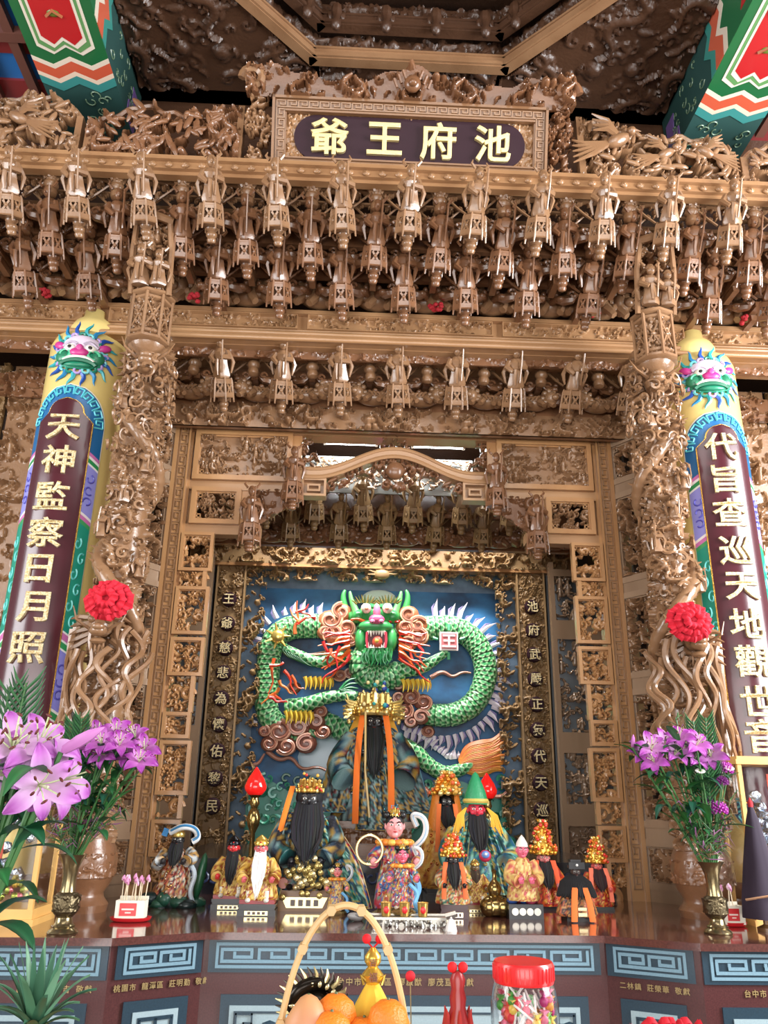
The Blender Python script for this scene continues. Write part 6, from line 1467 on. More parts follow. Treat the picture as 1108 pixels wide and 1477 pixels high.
crowned('crowned_statue', 'orange-robed statue with tall gold and red pompom crown behind the black-hatted figure', .625, 3.66, .345, RED, (206, 120, 116), (20, 14, 14), .125, 5, (30, 22, 24), (230, 90, 50), stand=False)
crowned('crowned_statue', 'orange-robed statue with red pompom crown at the right end of the statues', .85, 3.66, .29, RED, (206, 90, 84), (40, 16, 18), .095, 9, (24, 30, 28), (236, 120, 90), stand=False)
# --- pink monk
T = thing('monk_statue', 'pink-faced standing monk statue in gold robe and pointed white hat', 'statue', (.475, 3.36, TZ))
m = MB(col=(22, 20, 24)); m.bx(-.065, .065, -.045, .045, 0, .05); b = m.build('base', 'paint', T, smooth=False)
for k in range(4):
    m = MB(col=(236, 230, 214)); m.lathe([(0, 0), (.013, 0), (.013, .004), (0, .004)], (-.042 + .028*k, -.045, .025), 14, (PI/2, 0, 0)); m.build('white_disc', 'paint', b)
m = MB(col=(44, 60, 110)); rg = random.Random(5)
for i in range(9): m.ball((rg.uniform(-.045, .045), rg.uniform(-.02, .02), .06), (.022, .02, .014), col=rg.choice(((60, 90, 160), (120, 40, 60), (160, 60, 80))), seg=8, rings=5)
m.build('cloud_base', 'paint', T); robe(T, .155, .062, .05, ((206, 166, 90), (176, 60, 60), (226, 200, 130), (190, 140, 80)), 6, .06, 7, 'satin', .02); beads(T, .055, .15, .055, 30, (GOLD,), 3, .06)
c = A_([0, -.01, .235]); face(T, c, .026, (222, 106, 130)); m = MB(col=(236, 226, 214)); m.lathe([(.024, 0), (.022, .012), (.01, .032), (0, .042)], c + A_([0, 0, .014]), 14); m.build('pointed_hat', 'paint', T)
for q in (-1, 1): sleeve(T, q, [(q*.035, 0, .195), (q*.065, -.02, .14), (q*.03, -.06, .13)], .018, .024, ((206, 166, 90), (226, 190, 120), (180, 80, 70)), 2 + q, 'satin', .02); hand(T, (q*.02, -.066, .135), .011, (222, 106, 130))
# --- black-hatted cape figure
T = thing('cape_figure_statue', 'small figure with square black hat and black cape with two orange straps', 'statue', (.665, 3.31, TZ))
m = MB(col=(30, 24, 24)); m.bx(-.05, .05, -.045, .045, 0, .02); m.build('base', 'paint', T, smooth=False)
robe(T, .125, .075, .06, ((160, 110, 60), (206, 150, 90), (60, 40, 40), (190, 90, 50)), 8, .015, 9, 'satin', .014); m = MB(col=(18, 16, 18)); rg = random.Random(7)
for i in range(44):
    a = -PI/2 + (i/43 - .5)*4.4; m.tube([(.012*math.cos(a), .012*math.sin(a), .155), (.05*math.cos(a), .045*math.sin(a) - .005, .125), (.074*math.cos(a), .062*math.sin(a) - .008, .085 - .01*rg.random())], [.009, .011, .003], 5)
m.build('hair_cape', 'cloth', T); c = A_([0, -.012, .165]); face(T, c, .02, (60, 44, 40), True)
m = MB(col=(20, 18, 22)); m.bx(-.024, .024, -.03, .014, .178, .186); m.bx(-.02, .02, -.022, .012, .186, .208); m.bx(-.03, .03, -.036, -.03, .176, .2); m.ball((0, -.038, .19), .005, col=(226, 226, 220)); m.build('square_hat', 'paint', T, smooth=False)
for q in (-1, 1): strap(T, [(q*.018, -.06, .115), (q*.028, -.08, .07), (q*.034, -.088, .004)], .022, (236, 116, 50))
m = MB(col=(226, 206, 160)); m.bx(-.016, .016, -.078, -.07, .02, .032); m.bx(-.016, .016, -.078, -.07, .04, .05); m.build('plaque_bars', 'gilt', T, smooth=False)
# --- silver tray, gold cups, gourd, flame lamps
T = thing('silver_tray', 'scalloped silver tray under the small prince statue and cups', 'tray', (.02, 3.16, TZ))
m = MB(col=(176, 172, 162)); m.bx(-.13, .13, -.06, .06, .018, .028); m.tube([(-.17, 0, .034), (-.13, 0, .024), (0, 0, .022), (.13, 0, .024), (.17, 0, .034)], .012, 6); m.build('tray_top', 'gilt', T, smooth=False)
m = MB(col=(150, 136, 110)); relief(m, .26, .02, FINE, (.1, .2), .5, .012, .004, col=(150, 146, 138)); m.build('tray_skirt', 'gilt', T, (0, -.06, 0))
for k in range(2): m = MB(col=(150, 130, 90)); m.bx(-.012, .012, -.05, .05, 0, .018); m.build('tray_foot', 'gilt', T, (-.1 + .2*k, 0, 0), smooth=False)
for k, px in enumerate((554, 579, 604)):
    p = onz(px, 1314, TZ + .028); T = thing('offering_cup', 'gold cup with red emblem on the silver tray, %s of three' % ('leftmost', 'middle', 'rightmost')[k], 'cup', (p[0], 3.115, TZ + .029), 0, 'offering cups')
    m = MB(col=(214, 176, 96)); m.lathe([(.014, 0), (.016, .004), (.019, .04), (.021, .045), (.018, .045), (.016, .006), (0, .006)], seg=18); m.build('bowl', 'gilt', T); m = MB(col=(206, 36, 36)); m.ball((0, -.0175, .022), (.01, .003, .012), seg=10, rings=6); m.build('emblem', 'paint', T)
T = thing('brass_gourd', 'round brass double gourd standing between the crowned statue and the monk', 'gourd', (.372, 3.40, TZ))
m = MB(); m.lathe([(.025, 0), (.045, .008), (.052, .03), (.05, .05), (.035, .066), (.022, .074), (.026, .088), (.027, .1), (.018, .115), (.008, .128), (.007, .15), (.01, .158), (.004, .165)], seg=24); m.ball((-.026, -.018, .033), (.035, .035, .036), seg=16, rings=10); m.ball((.026, -.018, .033), (.035, .035, .036), seg=16, rings=10); m.build('gourd_body', 'brass', T)
m = MB(col=(40, 70, 56)); m.bx(-.008, .03, -.004, .004, .075, .083); m.build('cord', 'paint', T)
for px, py, Y, lab in ((368, 1148, 3.72, 'red flame-shaped lamp on brass stand left of the black-bearded statue'), (703, 1153, 4.02, 'red flame-shaped lamp on brass stand behind the green-hatted general')):
    c = at(px, py, Y); T = thing('flame_lamp', lab, 'lamp', (c[0], Y, TZ)); zb = c[2] - TZ
    m = MB(); m.lathe([(0, zb), (.03, zb + .005), (.046, zb + .025), (.048, zb + .04), (.036, zb + .07), (.016, zb + .1), (.004, zb + .118), (0, zb + .12)], seg=20); m.build('flame_bulb', 'red_bulb', T)
    m = MB(); m.lathe([(.055, 0), (.055, .012), (.03, .022), (.014, .04), (.012, .08), (.03, .1), (.034, .13), (.034, .15), (.04, .155), (.04, .165), (.012, .18), (.01, zb - .15), (.024, zb - .12), (.03, zb - .09), (.02, zb - .06), (.012, zb - .05), (.022, zb - .03), (.016, zb - .008), (.026, zb + .004), (0, zb + .004)], seg=18); m.build('brass_stand', 'brass', T)
# ================================================================== FLOWERS
def petal_mesh(L, wd, curl, c0, c1, name='petal'):
    m = MB(); t = np.linspace(0, 1, 12); u = np.linspace(-1, 1, 7)
    w = wd*np.sin(PI*np.clip(t*.93 + .05, 0, 1))**.8
    r = L*(t*.75); z = L*(.62*t - curl*t**3)
    G = np.stack([w[:, None]*u[None, :], -np.repeat(r[:, None], 7, 1), z[:, None] + .16*w[:, None]*(u**2)[None, :] + .006*np.sin(u*9)[None, :]*t[:, None]], -1)
    a, b = lin(c0), lin(c1); k = (np.clip(1 - t*1.3, 0, 1)[:, None, None]*.8 + .2*(np.abs(u)**3)[None, :, None]); c = a*(1 - k) + b*k
    m.sheet(G, colg=c); m.sheet((G + np.array([0, .001, .0015]))[:, ::-1], colg=c[:, ::-1])
    return proto(m, name, 'petal')
def stamen_mesh(L):
    m = MB()
    for i in range(6):
        a = i*PI/3 + .5; e = np.array([L*.28*math.cos(a), L*.28*math.sin(a), L*.8]); m.tube([(0, 0, 0), e*.5 + np.array([0, 0, .01]), e], L*.016, 4, (206, 220, 170)); m.ball(e, (L*.03, L*.03, L*.075), (.6, a, 0), (96, 36, 30), 6, 4)
    m.tube([(0, 0, 0), (0, 0, L*.9)], L*.022, 5, (220, 226, 180)); return proto(m, 'stamens', 'leafy')
PET = {'big': petal_mesh(.128, .023, .46, (168, 84, 172), (236, 206, 234)), 'mid': petal_mesh(.088, .017, .40, (156, 58, 156), (224, 166, 220)), 'deep': petal_mesh(.082, .017, .42, (146, 46, 146), (210, 130, 204))}
STA = {'big': stamen_mesh(.11), 'mid': stamen_mesh(.07), 'deep': stamen_mesh(.066)}
def leaf_mesh(L, wd, col, droop=.35):
    m = MB(); t = np.linspace(0, 1, 9); u = np.array([-1, -.4, 0, .4, 1]); w = wd*np.sin(PI*np.clip(t*.95 + .03, 0, 1))
    G = np.stack([w[:, None]*u[None, :], -np.repeat((L*t)[:, None]*.8, 5, 1), (L*(.75*t - droop*1.6*t*t))[:, None] + .25*w[:, None]*np.abs(u)[None, :]], -1)
    a = lin(col); c = np.ones((9, 5, 3))*a; c[:, 2] = a*1.5
    m.sheet(G, colg=c); m.sheet((G + np.array([0, 0, .001]))[:, ::-1], colg=c[:, ::-1]); return proto(m, 'leaf', 'leafy')
LEAF = [leaf_mesh(.12, .016, (34, 84, 46)), leaf_mesh(.14, .017, (46, 104, 50), .2), leaf_mesh(.13, .015, (24, 70, 52), .5)]
LEAFB = [leaf_mesh(.2, .028, (26, 78, 48)), leaf_mesh(.17, .024, (38, 96, 50), .5)]
def lily(base, tip, face_dir, kind, label, group, leaves=LEAF, nl=6, bud=False, seed=0, cat='flower'):
    """a lily on its own stem: stem, leaves, six petals, stamens"""
    rg = random.Random(seed); base = np.array(base, float); tip = np.array(tip, float)
    T = thing('lily', label, cat, base, 0, group)
    mid = (base + tip)/2 + np.array([rg.uniform(-.01, .01), 0, .02])
    P = chaikin([base - base, mid - base, tip - base], 3); m = MB(col=(58, 104, 52)); m.tube(P, .0035 if kind != 'big' else .006, 6); S = m.build('stem', 'leafy', T)
    for i in range(nl):
        p = P[int((.35 + .6*i/nl)*(len(P) - 1))]; link('leaf', leaves[i % len(leaves)], S, p, (rg.uniform(-.3, .5), 0, rg.uniform(0, 6.28)), rg.uniform(.7, 1.1))
    d = Vector(face_dir).normalized(); rot = d.to_track_quat('Z', 'Y')
    if bud:
        m = MB(col=(196, 120, 190)); L = .1 if kind == 'big' else .05
        m.lathe([(.001, 0), (L*.1, L*.1), (L*.14, L*.5), (L*.12, L*.8), (L*.03, L*1.1), (0, L*1.15)], seg=9, wave=(3, .12)); o = m.build('bud', 'petal', T, tip - base); o.rotation_euler = rot.to_euler(); return T
    for i in range(6):
        q = rot @ Matrix.Rotation(i*PI/3 + .2, 3, 'Z').to_quaternion()
        link('petal', PET[kind], T, tip - base, q.to_euler(), rg.uniform(.88, 1.05)*(1 if i % 2 else .9))
    o = link('stamens', STA[kind], T, tip - base, rot.to_euler())
    return T
def brass_vase(px, py, ztop_py, label):
    p = onz(px, py, TZ); p[1] += .05; p = at(px, py - 6, p[1]); h = float(at(px, ztop_py, p[1])[2] - TZ)
    T = thing('brass_vase', label, 'vase', (p[0], p[1], TZ)); k = h
    m = MB(); m.lathe([(.2*k, 0), (.21*k, .02*k), (.19*k, .05*k), (.15*k, .08*k), (.16*k, .1*k), (.12*k, .13*k), (.105*k, .2*k), (.12*k, .22*k)], seg=28); m.build('foot', 'brass_antique', T)
    m = MB(); m.lathe([(.12*k, .22*k), (.16*k, .26*k), (.18*k, .34*k), (.175*k, .44*k), (.15*k, .5*k), (.11*k, .52*k)], seg=28); b = m.build('belly', 'brass_dark', T)
    m = MB(); m.xf = bend(.172*k); relief(m, 2*PI*.17*k, .2*k, DRG, (.1, .2), .35, .022*k, .0022, c=(0, 0, .28*k)); m.build('belly_relief', 'brass_dark', b)
    m = MB(); m.lathe([(.11*k, .52*k), (.1*k, .58*k), (.095*k, .68*k), (.11*k, .82*k), (.15*k, .93*k), (.2*k, 1.0*k), (.19*k, 1.0*k), (.13*k, .92*k), (.08*k, .7*k)], seg=28); m.build('neck', 'brass_antique', T)
    return p[0], p[1], TZ + h
def filler(base, tip, kind, label, group, seed):
    """chrysanthemum, ball flower, white spray or palm frond on its own stem"""
    rg = random.Random(seed); base = np.array(base, float); tip = np.array(tip, float); nm = {'mum': 'chrysanthemum', 'globe': 'globe_amaranth', 'white': 'white_daisy', 'palm': 'palm_frond', 'grass': 'grass_spray'}[kind]
    T = thing(nm, label, 'leaf' if kind in ('palm', 'grass') else 'flower', base, 0, group); P = chaikin([base - base, (tip - base)*.5 + np.array([0, 0, .015]), tip - base], 2)
    m = MB(col=(66, 104, 58)); m.tube(P, .0028, 5); m.build('stem', 'leafy', T); e = tip - base; m = MB()
    if kind in ('mum', 'globe'):
        n, R_, cols = (70, .03, ((190, 70, 180), (206, 110, 196), (160, 40, 150))) if kind == 'mum' else (60, .022, ((130, 50, 130), (150, 70, 150), (110, 40, 110)))
        for i in range(n):
            z = 1 - 1.5*i/n; a = i*2.4; r_ = math.sqrt(max(0, 1 - z*z)); d = np.array([r_*math.cos(a), r_*math.sin(a), z]); m.tube([e + d*R_*.4, e + d*R_*1.0], [R_*.09, R_*.1], 4, cols[i % 3])
        m.build('blossom', 'petal', T)
    elif kind == 'white':
        for i in range(12): a = i*PI/6; m.ball(e + np.array([.012*math.cos(a), .012*math.sin(a)*.5, .006*math.sin(a)]), (.007, .004, .004), (0, 0, a), (236, 232, 226), 6, 4)
        m.ball(e, .005, col=(206, 206, 110), seg=6, rings=4); m.build('blossom', 'petal', T)
    elif kind == 'palm':
        n = 20; d = e/np.linalg.norm(e); sd = np.array([d[2], 0, -d[0]]); L = np.linalg.norm(e)
        for i in range(n):
            for q in (-1, 1):
                p = e*(.45 + .55*i/n); l = L*.15*(1 - .5*i/n); m.tube([p, p + sd*q*l*.5 + d*l*.6, p + sd*q*l*.75 + d*l*1.15], [.0032, .004, .0006], 4, (44, 92, 50) if i % 2 else (30, 70, 40))
        m.build('leaflets', 'leafy', T)
    else:
        for i in range(26):
            a = rg.uniform(0, 6.28); p = e*rg.uniform(.4, 1); m.tube([p, p + np.array([.03*math.cos(a), .02*math.sin(a), .035*rg.random()]), p + np.array([.05*math.cos(a), .03*math.sin(a), .03*rg.random() - .01])], [.0018, .0018, .0005], 4, rg.choice(((70, 110, 60), (110, 90, 60), (60, 90, 60), (130, 80, 120))))
        m.build('blades', 'leafy', T)['kind'] = 'stuff'
vx, vy, vz = brass_vase(90, 1350, 1232, 'brass vase with relief belly on the altar beside the left pillar')
b0 = (vx, vy, vz - .03); tips = [(140, 1062), (168, 1058), (196, 1066), (152, 1090), (184, 1094), (208, 1082), (128, 1080), (172, 1076), (148, 1074), (200, 1100)]
for i, (px, py) in enumerate(sorted(tips)):
    Y = vy - .05 + .05*math.sin(i*2.1); lily((vx + .004*(i - 5), vy + .004*math.cos(i), vz - .03), at(px, py, Y), (.3*math.sin(i*1.7), -.8, .55 + .2*math.cos(i)), 'deep', 'purple lily in the left brass vase, %s' % ORD[i], 'purple lilies in the left vase', LEAF, 7, False, i)
for i, (px, py, k) in enumerate(((118, 1078, 'mum'), (112, 1100, 'mum'), (108, 1128, 'globe'), (118, 1145, 'globe'), (100, 1140, 'globe'), (140, 1100, 'white'), (148, 1090, 'white'), (127, 1125, 'white'), (212, 1098, 'mum'), (118, 1035, 'palm'), (105, 1040, 'palm'), (95, 1160, 'grass'), (118, 1165, 'grass'), (70, 1170, 'grass'), (82, 1200, 'grass'), (140, 1150, 'grass'), (160, 1150, 'grass'), (172, 1170, 'grass'))):
    filler((vx + .005*math.sin(i), vy + .01*math.cos(i*2), vz - .03), at(px, py, vy - .03 + .05*math.sin(i*1.3)), k, '%s in the left brass vase, %s' % ({'mum': 'magenta chrysanthemum', 'globe': 'small dark purple globe flower', 'white': 'small white daisy', 'palm': 'dark green palm frond', 'grass': 'thin grassy filler spray'}[k], ('highest', 'upper', 'middle', 'lower', 'lowest')[min(4, i//4)] + ' %s' % ('left', 'front', 'right', 'back')[i % 4]), 'filler stems in the left vase', 40 + i)
vx, vy, vz = brass_vase(1036, 1350, 1243, 'brass vase with relief belly on the altar beside the right pillar')
tips = [(922, 1094), (940, 1082), (958, 1074), (980, 1068), (1004, 1076), (1026, 1092), (944, 1100), (972, 1090), (1002, 1096), (912, 1078), (988, 1080)]
for i, (px, py) in enumerate(sorted(tips)):
    Y = vy - .06 + .04*math.sin(i*1.9); lily((vx + .004*(i - 5), vy + .004*math.cos(i), vz - .03), at(px, py, Y), (.35*math.sin(i*1.7) - .1, -.75, .6 + .2*math.cos(i)), 'mid' if i % 3 else 'deep', 'purple lily in the right brass vase, %s' % ORD[i], 'purple lilies in the right vase', LEAF, 8, i == 0, 60 + i)
for i, (px, py, k) in enumerate(((1038, 1168, 'mum'), (1020, 1155, 'globe'), (1046, 1110, 'mum'), (1042, 1128, 'globe'), (1010, 1112, 'white'), (1052, 1108, 'white'), (1020, 1108, 'white'), (1000, 1040, 'palm'), (1018, 1035, 'palm'), (1030, 1200, 'grass'), (1048, 1190, 'grass'), (1000, 1190, 'grass'), (1055, 1150, 'grass'), (985, 1160, 'grass'), (1015, 1215, 'grass'), (1040, 1215, 'grass'), (975, 1035, 'grass'))):
    filler((vx + .005*math.sin(i), vy + .01*math.cos(i*2), vz - .03), at(px, py, vy - .03 + .05*math.sin(i*1.3)), k, '%s in the right brass vase, %s' % ({'mum': 'magenta chrysanthemum', 'globe': 'small dark purple globe flower', 'white': 'small white daisy', 'palm': 'dark green palm frond', 'grass': 'thin grassy filler spray'}[k], ('highest', 'upper', 'middle', 'lower', 'lowest')[min(4, i//4)] + ' %s' % ('left', 'front', 'right', 'back')[i % 4]), 'filler stems in the right vase', 80 + i)
# foreground lilies at the left edge, in a vase standing on the offering table in front
OT = thing('offering_table', 'dark red offering table in front of the altar', 'table', (0, 1.75, 0)); OTZ = 1.0
m = MB(); m.bx(-1.3, 1.3, -.42, .42, OTZ - .04, OTZ); m.build('table_top', 'granite_red', OT, smooth=False)
for x in (-1.22, 1.22):
    for y in (-.36, .36): m = MB(); m.bx(x - .04, x + .04, y - .04, y + .04, 0, OTZ - .04); m.build('leg', 'granite_maroon', OT, smooth=False)
FX, FY = -1.02, 1.95
T = thing('flower_vase', 'green glazed vase of pink lilies on the offering table', 'vase', (FX, FY, OTZ)); m = MB(col=(60, 110, 90)); m.lathe([(.05, 0), (.07, .03), (.075, .08), (.05, .14), (.035, .17), (.05, .2), (.045, .2), (.03, .17)], seg=20); m.build('body', 'paint', T); m = MB(col=(150, 170, 140)); m.lathe([(.051, .195), (.054, .2), (.051, .206)], seg=20); m.build('rim', 'paint', T)
big = [((18, 1080), (.35, -.8, .5)), ((52, 1082), (.5, -.7, .55)), ((12, 1118), (-.2, -.9, .2)), ((56, 1132), (.5, -.85, -.05)), ((30, 1100), (.1, -.8, .6)), ((74, 1128), (.8, -.5, .1)), ((88, 1085), (.8, -.2, .45))]
for i, ((px, py), d) in enumerate(big):
    lily((FX, FY, OTZ + .18), at(px, py, FY - .02 + .03*(i % 3)), d, 'big', 'large pale pink lily %s at the photo left edge, %s' % ('bud' if i == 6 else 'bloom', ORD[i]), 'large lilies at the left edge', LEAFB, 4, i == 6, 20 + i)
filler((FX + .02, FY, OTZ + .18), at(38, 985, FY + .1), 'palm', 'tall grey-green palm frond behind the large pink lilies', None, 5); filler((FX + .02, FY, OTZ + .18), at(14, 990, FY + .1), 'palm', 'tall palm frond at the left photo edge behind lilies', None, 6)

# ================================================================== THINGS ON THE ALTAR
def match_tray(px, py, label, n, sc=1.0, seed=1):
    p = onz(px, py, TZ); T = thing('offering_tray', label, 'tray', (p[0], p[1] + .04, TZ))
    m = MB(col=(206, 34, 40)); m.lathe([(.055*sc, 0), (.066*sc, .004), (.072*sc, .014), (.068*sc, .014), (.06*sc, .006), (0, .006)], seg=24, sy=.7); m.build('red_dish', 'paint', T)
    B = thing('card_box', 'white card box with red label on the %s dish' % ('wide red' if n > 5 else 'small red'), 'box', (p[0], p[1] + .04, TZ + .008))
    m = MB(col=(232, 224, 206)); w = .05*sc; m.bx(-w, -w + .004, -.025, .025, 0, .06); m.bx(w - .004, w, -.025, .025, 0, .06); m.bx(-w, w, -.03, -.026, 0, .06); m.bx(-w, w, .022, .026, 0, .07); m.bx(-w, w, -.026, .022, 0, .004); m.build('box_body', 'paint_matt', B, smooth=False)
    m = MB(col=(206, 48, 50)); m.bx(-w*.7, w*.45, -.0315, -.03, .012, .052); m.build('label_patch', 'paint', B, smooth=False)
    m = MB(col=(236, 206, 196)); m.bx(-w*.55, w*.3, -.0325, -.0315, .03, .035); m.bx(-w*.3, w*.1, -.0325, -.0315, .02, .024); m.build('label_lines', 'paint', B, smooth=False)
    rg = random.Random(seed)
    for i in range(n):
        x, y = -w*.8 + 1.6*w*(i + .5)/n, rg.uniform(-.018, .015); S = thing('bud_stick', 'pink-tipped stick in the white card box on the %s dish, %s' % ('wide' if n > 5 else 'small', ORD[i % 12]), 'stick', (p[0] + x, p[1] + .04 + y, TZ + .014), 0, 'pink tipped sticks %d' % n)
        t = np.array([rg.uniform(-.014, .014), rg.uniform(-.006, .006), .115 + rg.uniform(-.012, .012)]); m = MB(col=(226, 206, 176)); m.tube([(0, 0, 0), t], .0018, 5); m.build('rod', 'paint_matt', S); m = MB(col=(226, 160, 190))
        for k in range(4): m.ball(t + np.array([.003*math.cos(k*1.6), .003*math.sin(k*1.6), .006*k/2]), (.0045, .0045, .009), (.3*math.cos(k), .3*math.sin(k), 0), rg.choice(((232, 176, 204), (240, 206, 222), (214, 140, 180))), 6, 4)
        m.build('pink_tip', 'paint_matt', S)
match_tray(184, 1331, 'wide red dish under a white card box beside the left vase', 12, 1.0, 3)
match_tray(1064, 1338, 'small red dish under a white card box behind the right vase', 3, .75, 4)
def glass_case(x0, x1, y, d, h, label, fill):
    T = thing('display_case', label, 'display case', ((x0 + x1)/2, y, TZ)); w = x1 - x0; t = .016
    for sx in (-1, 1):
        for sy in (-1, 1): m = MB(); m.bx(sx*w/2 - t/2, sx*w/2 + t/2, sy*d/2 - t/2, sy*d/2 + t/2, .05, h); m.build('corner_post', 'wood_pale', T, smooth=False)
    m = MB(); m.bx(-w/2 - .014, w/2 + .014, -d/2 - .014, d/2 + .014, h, h + .018); m.bx(-w/2 - .006, w/2 + .006, -d/2 - .006, d/2 + .006, h + .018, h + .03); m.build('lid', 'wood_pale', T, smooth=False)
    m = MB(); m.bx(-w/2 - .012, w/2 + .012, -d/2 - .012, d/2 + .012, .02, .05); m.bx(-w/2 - .02, w/2 + .02, -d/2 - .02, d/2 + .02, .0, .02); m.build('plinth', 'wood_pale', T, smooth=False)
    m = MB(); m.bx(-w/2 + .008, w/2 - .008, -d/2 - .001, -d/2 + .001, .05, h); m.build('glass_pane', 'glass', T, smooth=False)
    m = MB(); m.bx(w/2 - .001 if x0 < 0 else -w/2 - .001, w/2 + .001 if x0 < 0 else -w/2 + .001, -d/2 + .008, d/2 - .008, .05, h); m.build('glass_pane', 'glass', T, smooth=False)
    O = thing('foil_ornament', 'shiny foil and red cloth ornament inside the %s glass case' % fill, 'ornament', ((x0 + x1)/2, y, TZ + .051)); rg = random.Random(int(x0*100))
    m = MB()
    for i in range(34): m.ball((rg.uniform(-w*.32, w*.32), rg.uniform(-d*.25, d*.25), rg.uniform(.02, h*.75)), (rg.uniform(.02, .035), .02, rg.uniform(.02, .05)), (rg.uniform(0, 2), rg.uniform(0, 2), 0), seg=5, rings=4)
    m.build('foil', 'foil', O, smooth=False); m = MB(col=(214, 84, 60)); m.bx(-.02, .02, -d*.3, -d*.28, .15, h*.85); m.build('red_strip', 'satin', O, smooth=False)
    m = MB(col=(206, 176, 70))
    for i in range(26): a = i*.24; m.ball((w*.32*math.cos(a), -d*.25*abs(math.sin(a)), .03 + .02*(i % 3)), .014, col=rg.choice(((214, 180, 80), (150, 160, 70), (196, 110, 120))), seg=6, rings=4)
    m.build('gilt_border', 'gilt', O)['kind'] = 'stuff'
glass_case(-1.56, -1.25, 3.12, .18, .5, 'pale wooden glass display case behind the large lilies', 'left'); glass_case(1.295, 1.58, 3.28, .18, .56, 'pale wooden glass display case at the right photo edge', 'right')
c = onz(1088, 1318, TZ); T = thing('dark_cone_hat', 'tall dark purple cone-shaped cloth hat with red tip before the right case', 'hat', (float(at(1103, 1318, 3.08)[0]), 3.08, TZ)); zz_ = float(at(1090, 1150, 3.08)[2] - TZ)
m = MB(); m.lathe([(.075, .04), (.07, .1), (.05, zz_*.5), (.025, zz_*.8), (.008, zz_*.93)], seg=22, wave=(6, .05), col=(48, 36, 52)); m.build('cloth_cone', 'cloth', T); m = MB(col=(180, 40, 50)); m.lathe([(.009, zz_*.92), (.01, zz_*.96), (0, zz_)], seg=12); m.build('red_tip', 'cloth', T); m = MB(col=(120, 84, 50)); m.lathe([(.03, 0), (.03, .01), (.008, .02), (.008, .06)], seg=14); m.build('stand', 'paint', T); m = MB(col=(170, 130, 100)); m.tube([(-.075, -.03, .1), (0, -.085, .12), (.08, -.04, .15)], .004, 5); m.build('cord', 'paint', T)
for px, py, lab, col, r in ((513, 1330, 'grey pebble-shaped charm lying on the altar edge', (150, 146, 144), (.035, .02, .014)), (652, 1344, 'small white bell-shaped cup on the altar edge', (226, 222, 216), None)):
    p = onz(px, py, TZ)
    if r: 
        T = thing('stone_charm', lab, 'charm', (p[0], p[1] + .02, TZ)); m = MB(col=col); m.ball((0, 0, .014), r, (0, .2, .6), seg=14, rings=8); m.build('stone', 'paint', T); m = MB(col=(120, 116, 114)); m.ball((.01, -.012, .02), (.016, .006, .006), (0, .2, .6), seg=10, rings=5); m.build('ridge', 'paint', T)
    else: T = thing('white_bell', lab, 'bell', (p[0], p[1] + .02, TZ)); m = MB(col=col); m.lathe([(.02, 0), (.018, .01), (.012, .03), (.006, .036), (0, .037)], seg=16); m.build('body', 'paint', T); m = MB(col=(200, 196, 190)); m.ball((0, 0, .039), .004); m.build('knob', 'paint', T)

# ================================================================== FOREGROUND OFFERINGS
hb = at(500, 1306, 1.62); bw = .117
T = thing('fruit_basket', 'bamboo fruit basket with tall hoop handle in front of the altar', 'basket', (hb[0], 1.62, OTZ)); hh = hb[2] - OTZ
P = [(bw*math.cos(a)*(1 - .0*abs(math.sin(a))), 0, .1 + (hh - .1)*math.sin(a)**.9 if math.sin(a) > 0 else .1) for a in np.linspace(0, PI, 48)]
P = [(-x, y, z) for x, y, z in P]; m = MB()
for off in (-.006, .006): m.tube([(x, y + off, z) for x, y, z in P], .0058, 7)
for k in range(6): q = P[6 + k*7]; m.tube([(q[0], q[1] - .016, q[2]), (q[0], q[1] + .016, q[2] + .001)], .009, 6)
m.build('hoop_handle', 'bamboo', T)
for k in range(6): m = MB(); r_ = .09 + .012*k; m.tube([(r_*1.05*math.cos(a), r_*math.sin(a), .012 + .018*k + .003*math.sin(a*12 + k*PI)) for a in np.linspace(0, 2*PI, 49)[:-1]], .008, 6, closed=True); m.build('woven_ring', 'bamboo', T)
m = MB(); m.lathe([(0, .004), (.09, .004), (.09, .01), (0, .01)], seg=20); m.build('basket_floor', 'bamboo', T)
def fruit(name, label, px, py, Y, r, mt, shape=None, col=None):
    p = at(px, py, Y); F = thing(name, label, 'fruit', (p[0], Y, p[2])); m = MB(col=col or (230, 140, 60)); m.lathe([(0.001, -r*.96), (r*.4, -r*.9), (r*.8, -r*.58), (r, 0), (r*.82, r*.56), (r*.42, r*.88), (r*.1, r*.93), (0, r*.88)] if not shape else [(a*r, b*r) for a, b in shape], seg=24); m.build('skin', mt, F)
    m = MB(col=(70, 84, 40)); m.lathe([(0, r*.86), (r*.09, r*.9), (r*.06, r*1.0), (0, r*1.02)], seg=8); m.build('stem_button', 'paint', F)
mat('pear_skin', (206, 150, 96), 0.5, noise=(9, .6, (1, 1, 1), (190, 120, 100)))
fruit('orange', 'orange beside the pinkish pear in the basket', 484, 1466, 1.60, .037, 'orange_peel'); fruit('orange', 'orange at the right side of the basket handle', 560, 1474, 1.58, .036, 'orange_peel')
fruit('pear', 'pinkish brown pear at the left of the basket', 444, 1474, 1.58, .042, 'pear_skin', [(0.001, -1), (.5, -.9), (.92, -.4), (.9, .1), (.6, .55), (.35, .85), (.1, .98), (0, .97)])
fruit('orange', 'lower orange in front of the pear', 478, 1492, 1.56, .036, 'orange_peel'); fruit('orange', 'hidden lower orange under the yellow charm bag', 525, 1500, 1.58, .036, 'orange_peel')
p = at(537, 1440, 1.66); T = thing('charm_bag', 'yellow cloth charm bag with gold gourd ornament and red pompoms in the basket', 'ornament', (p[0], 1.66, p[2] - .06))
m = MB(col=(232, 190, 60)); m.lathe([(.045, 0), (.043, .02), (.03, .05), (.016, .075), (.01, .085)], seg=28, wave=(9, .08)); m.build('bag', 'cloth', T)
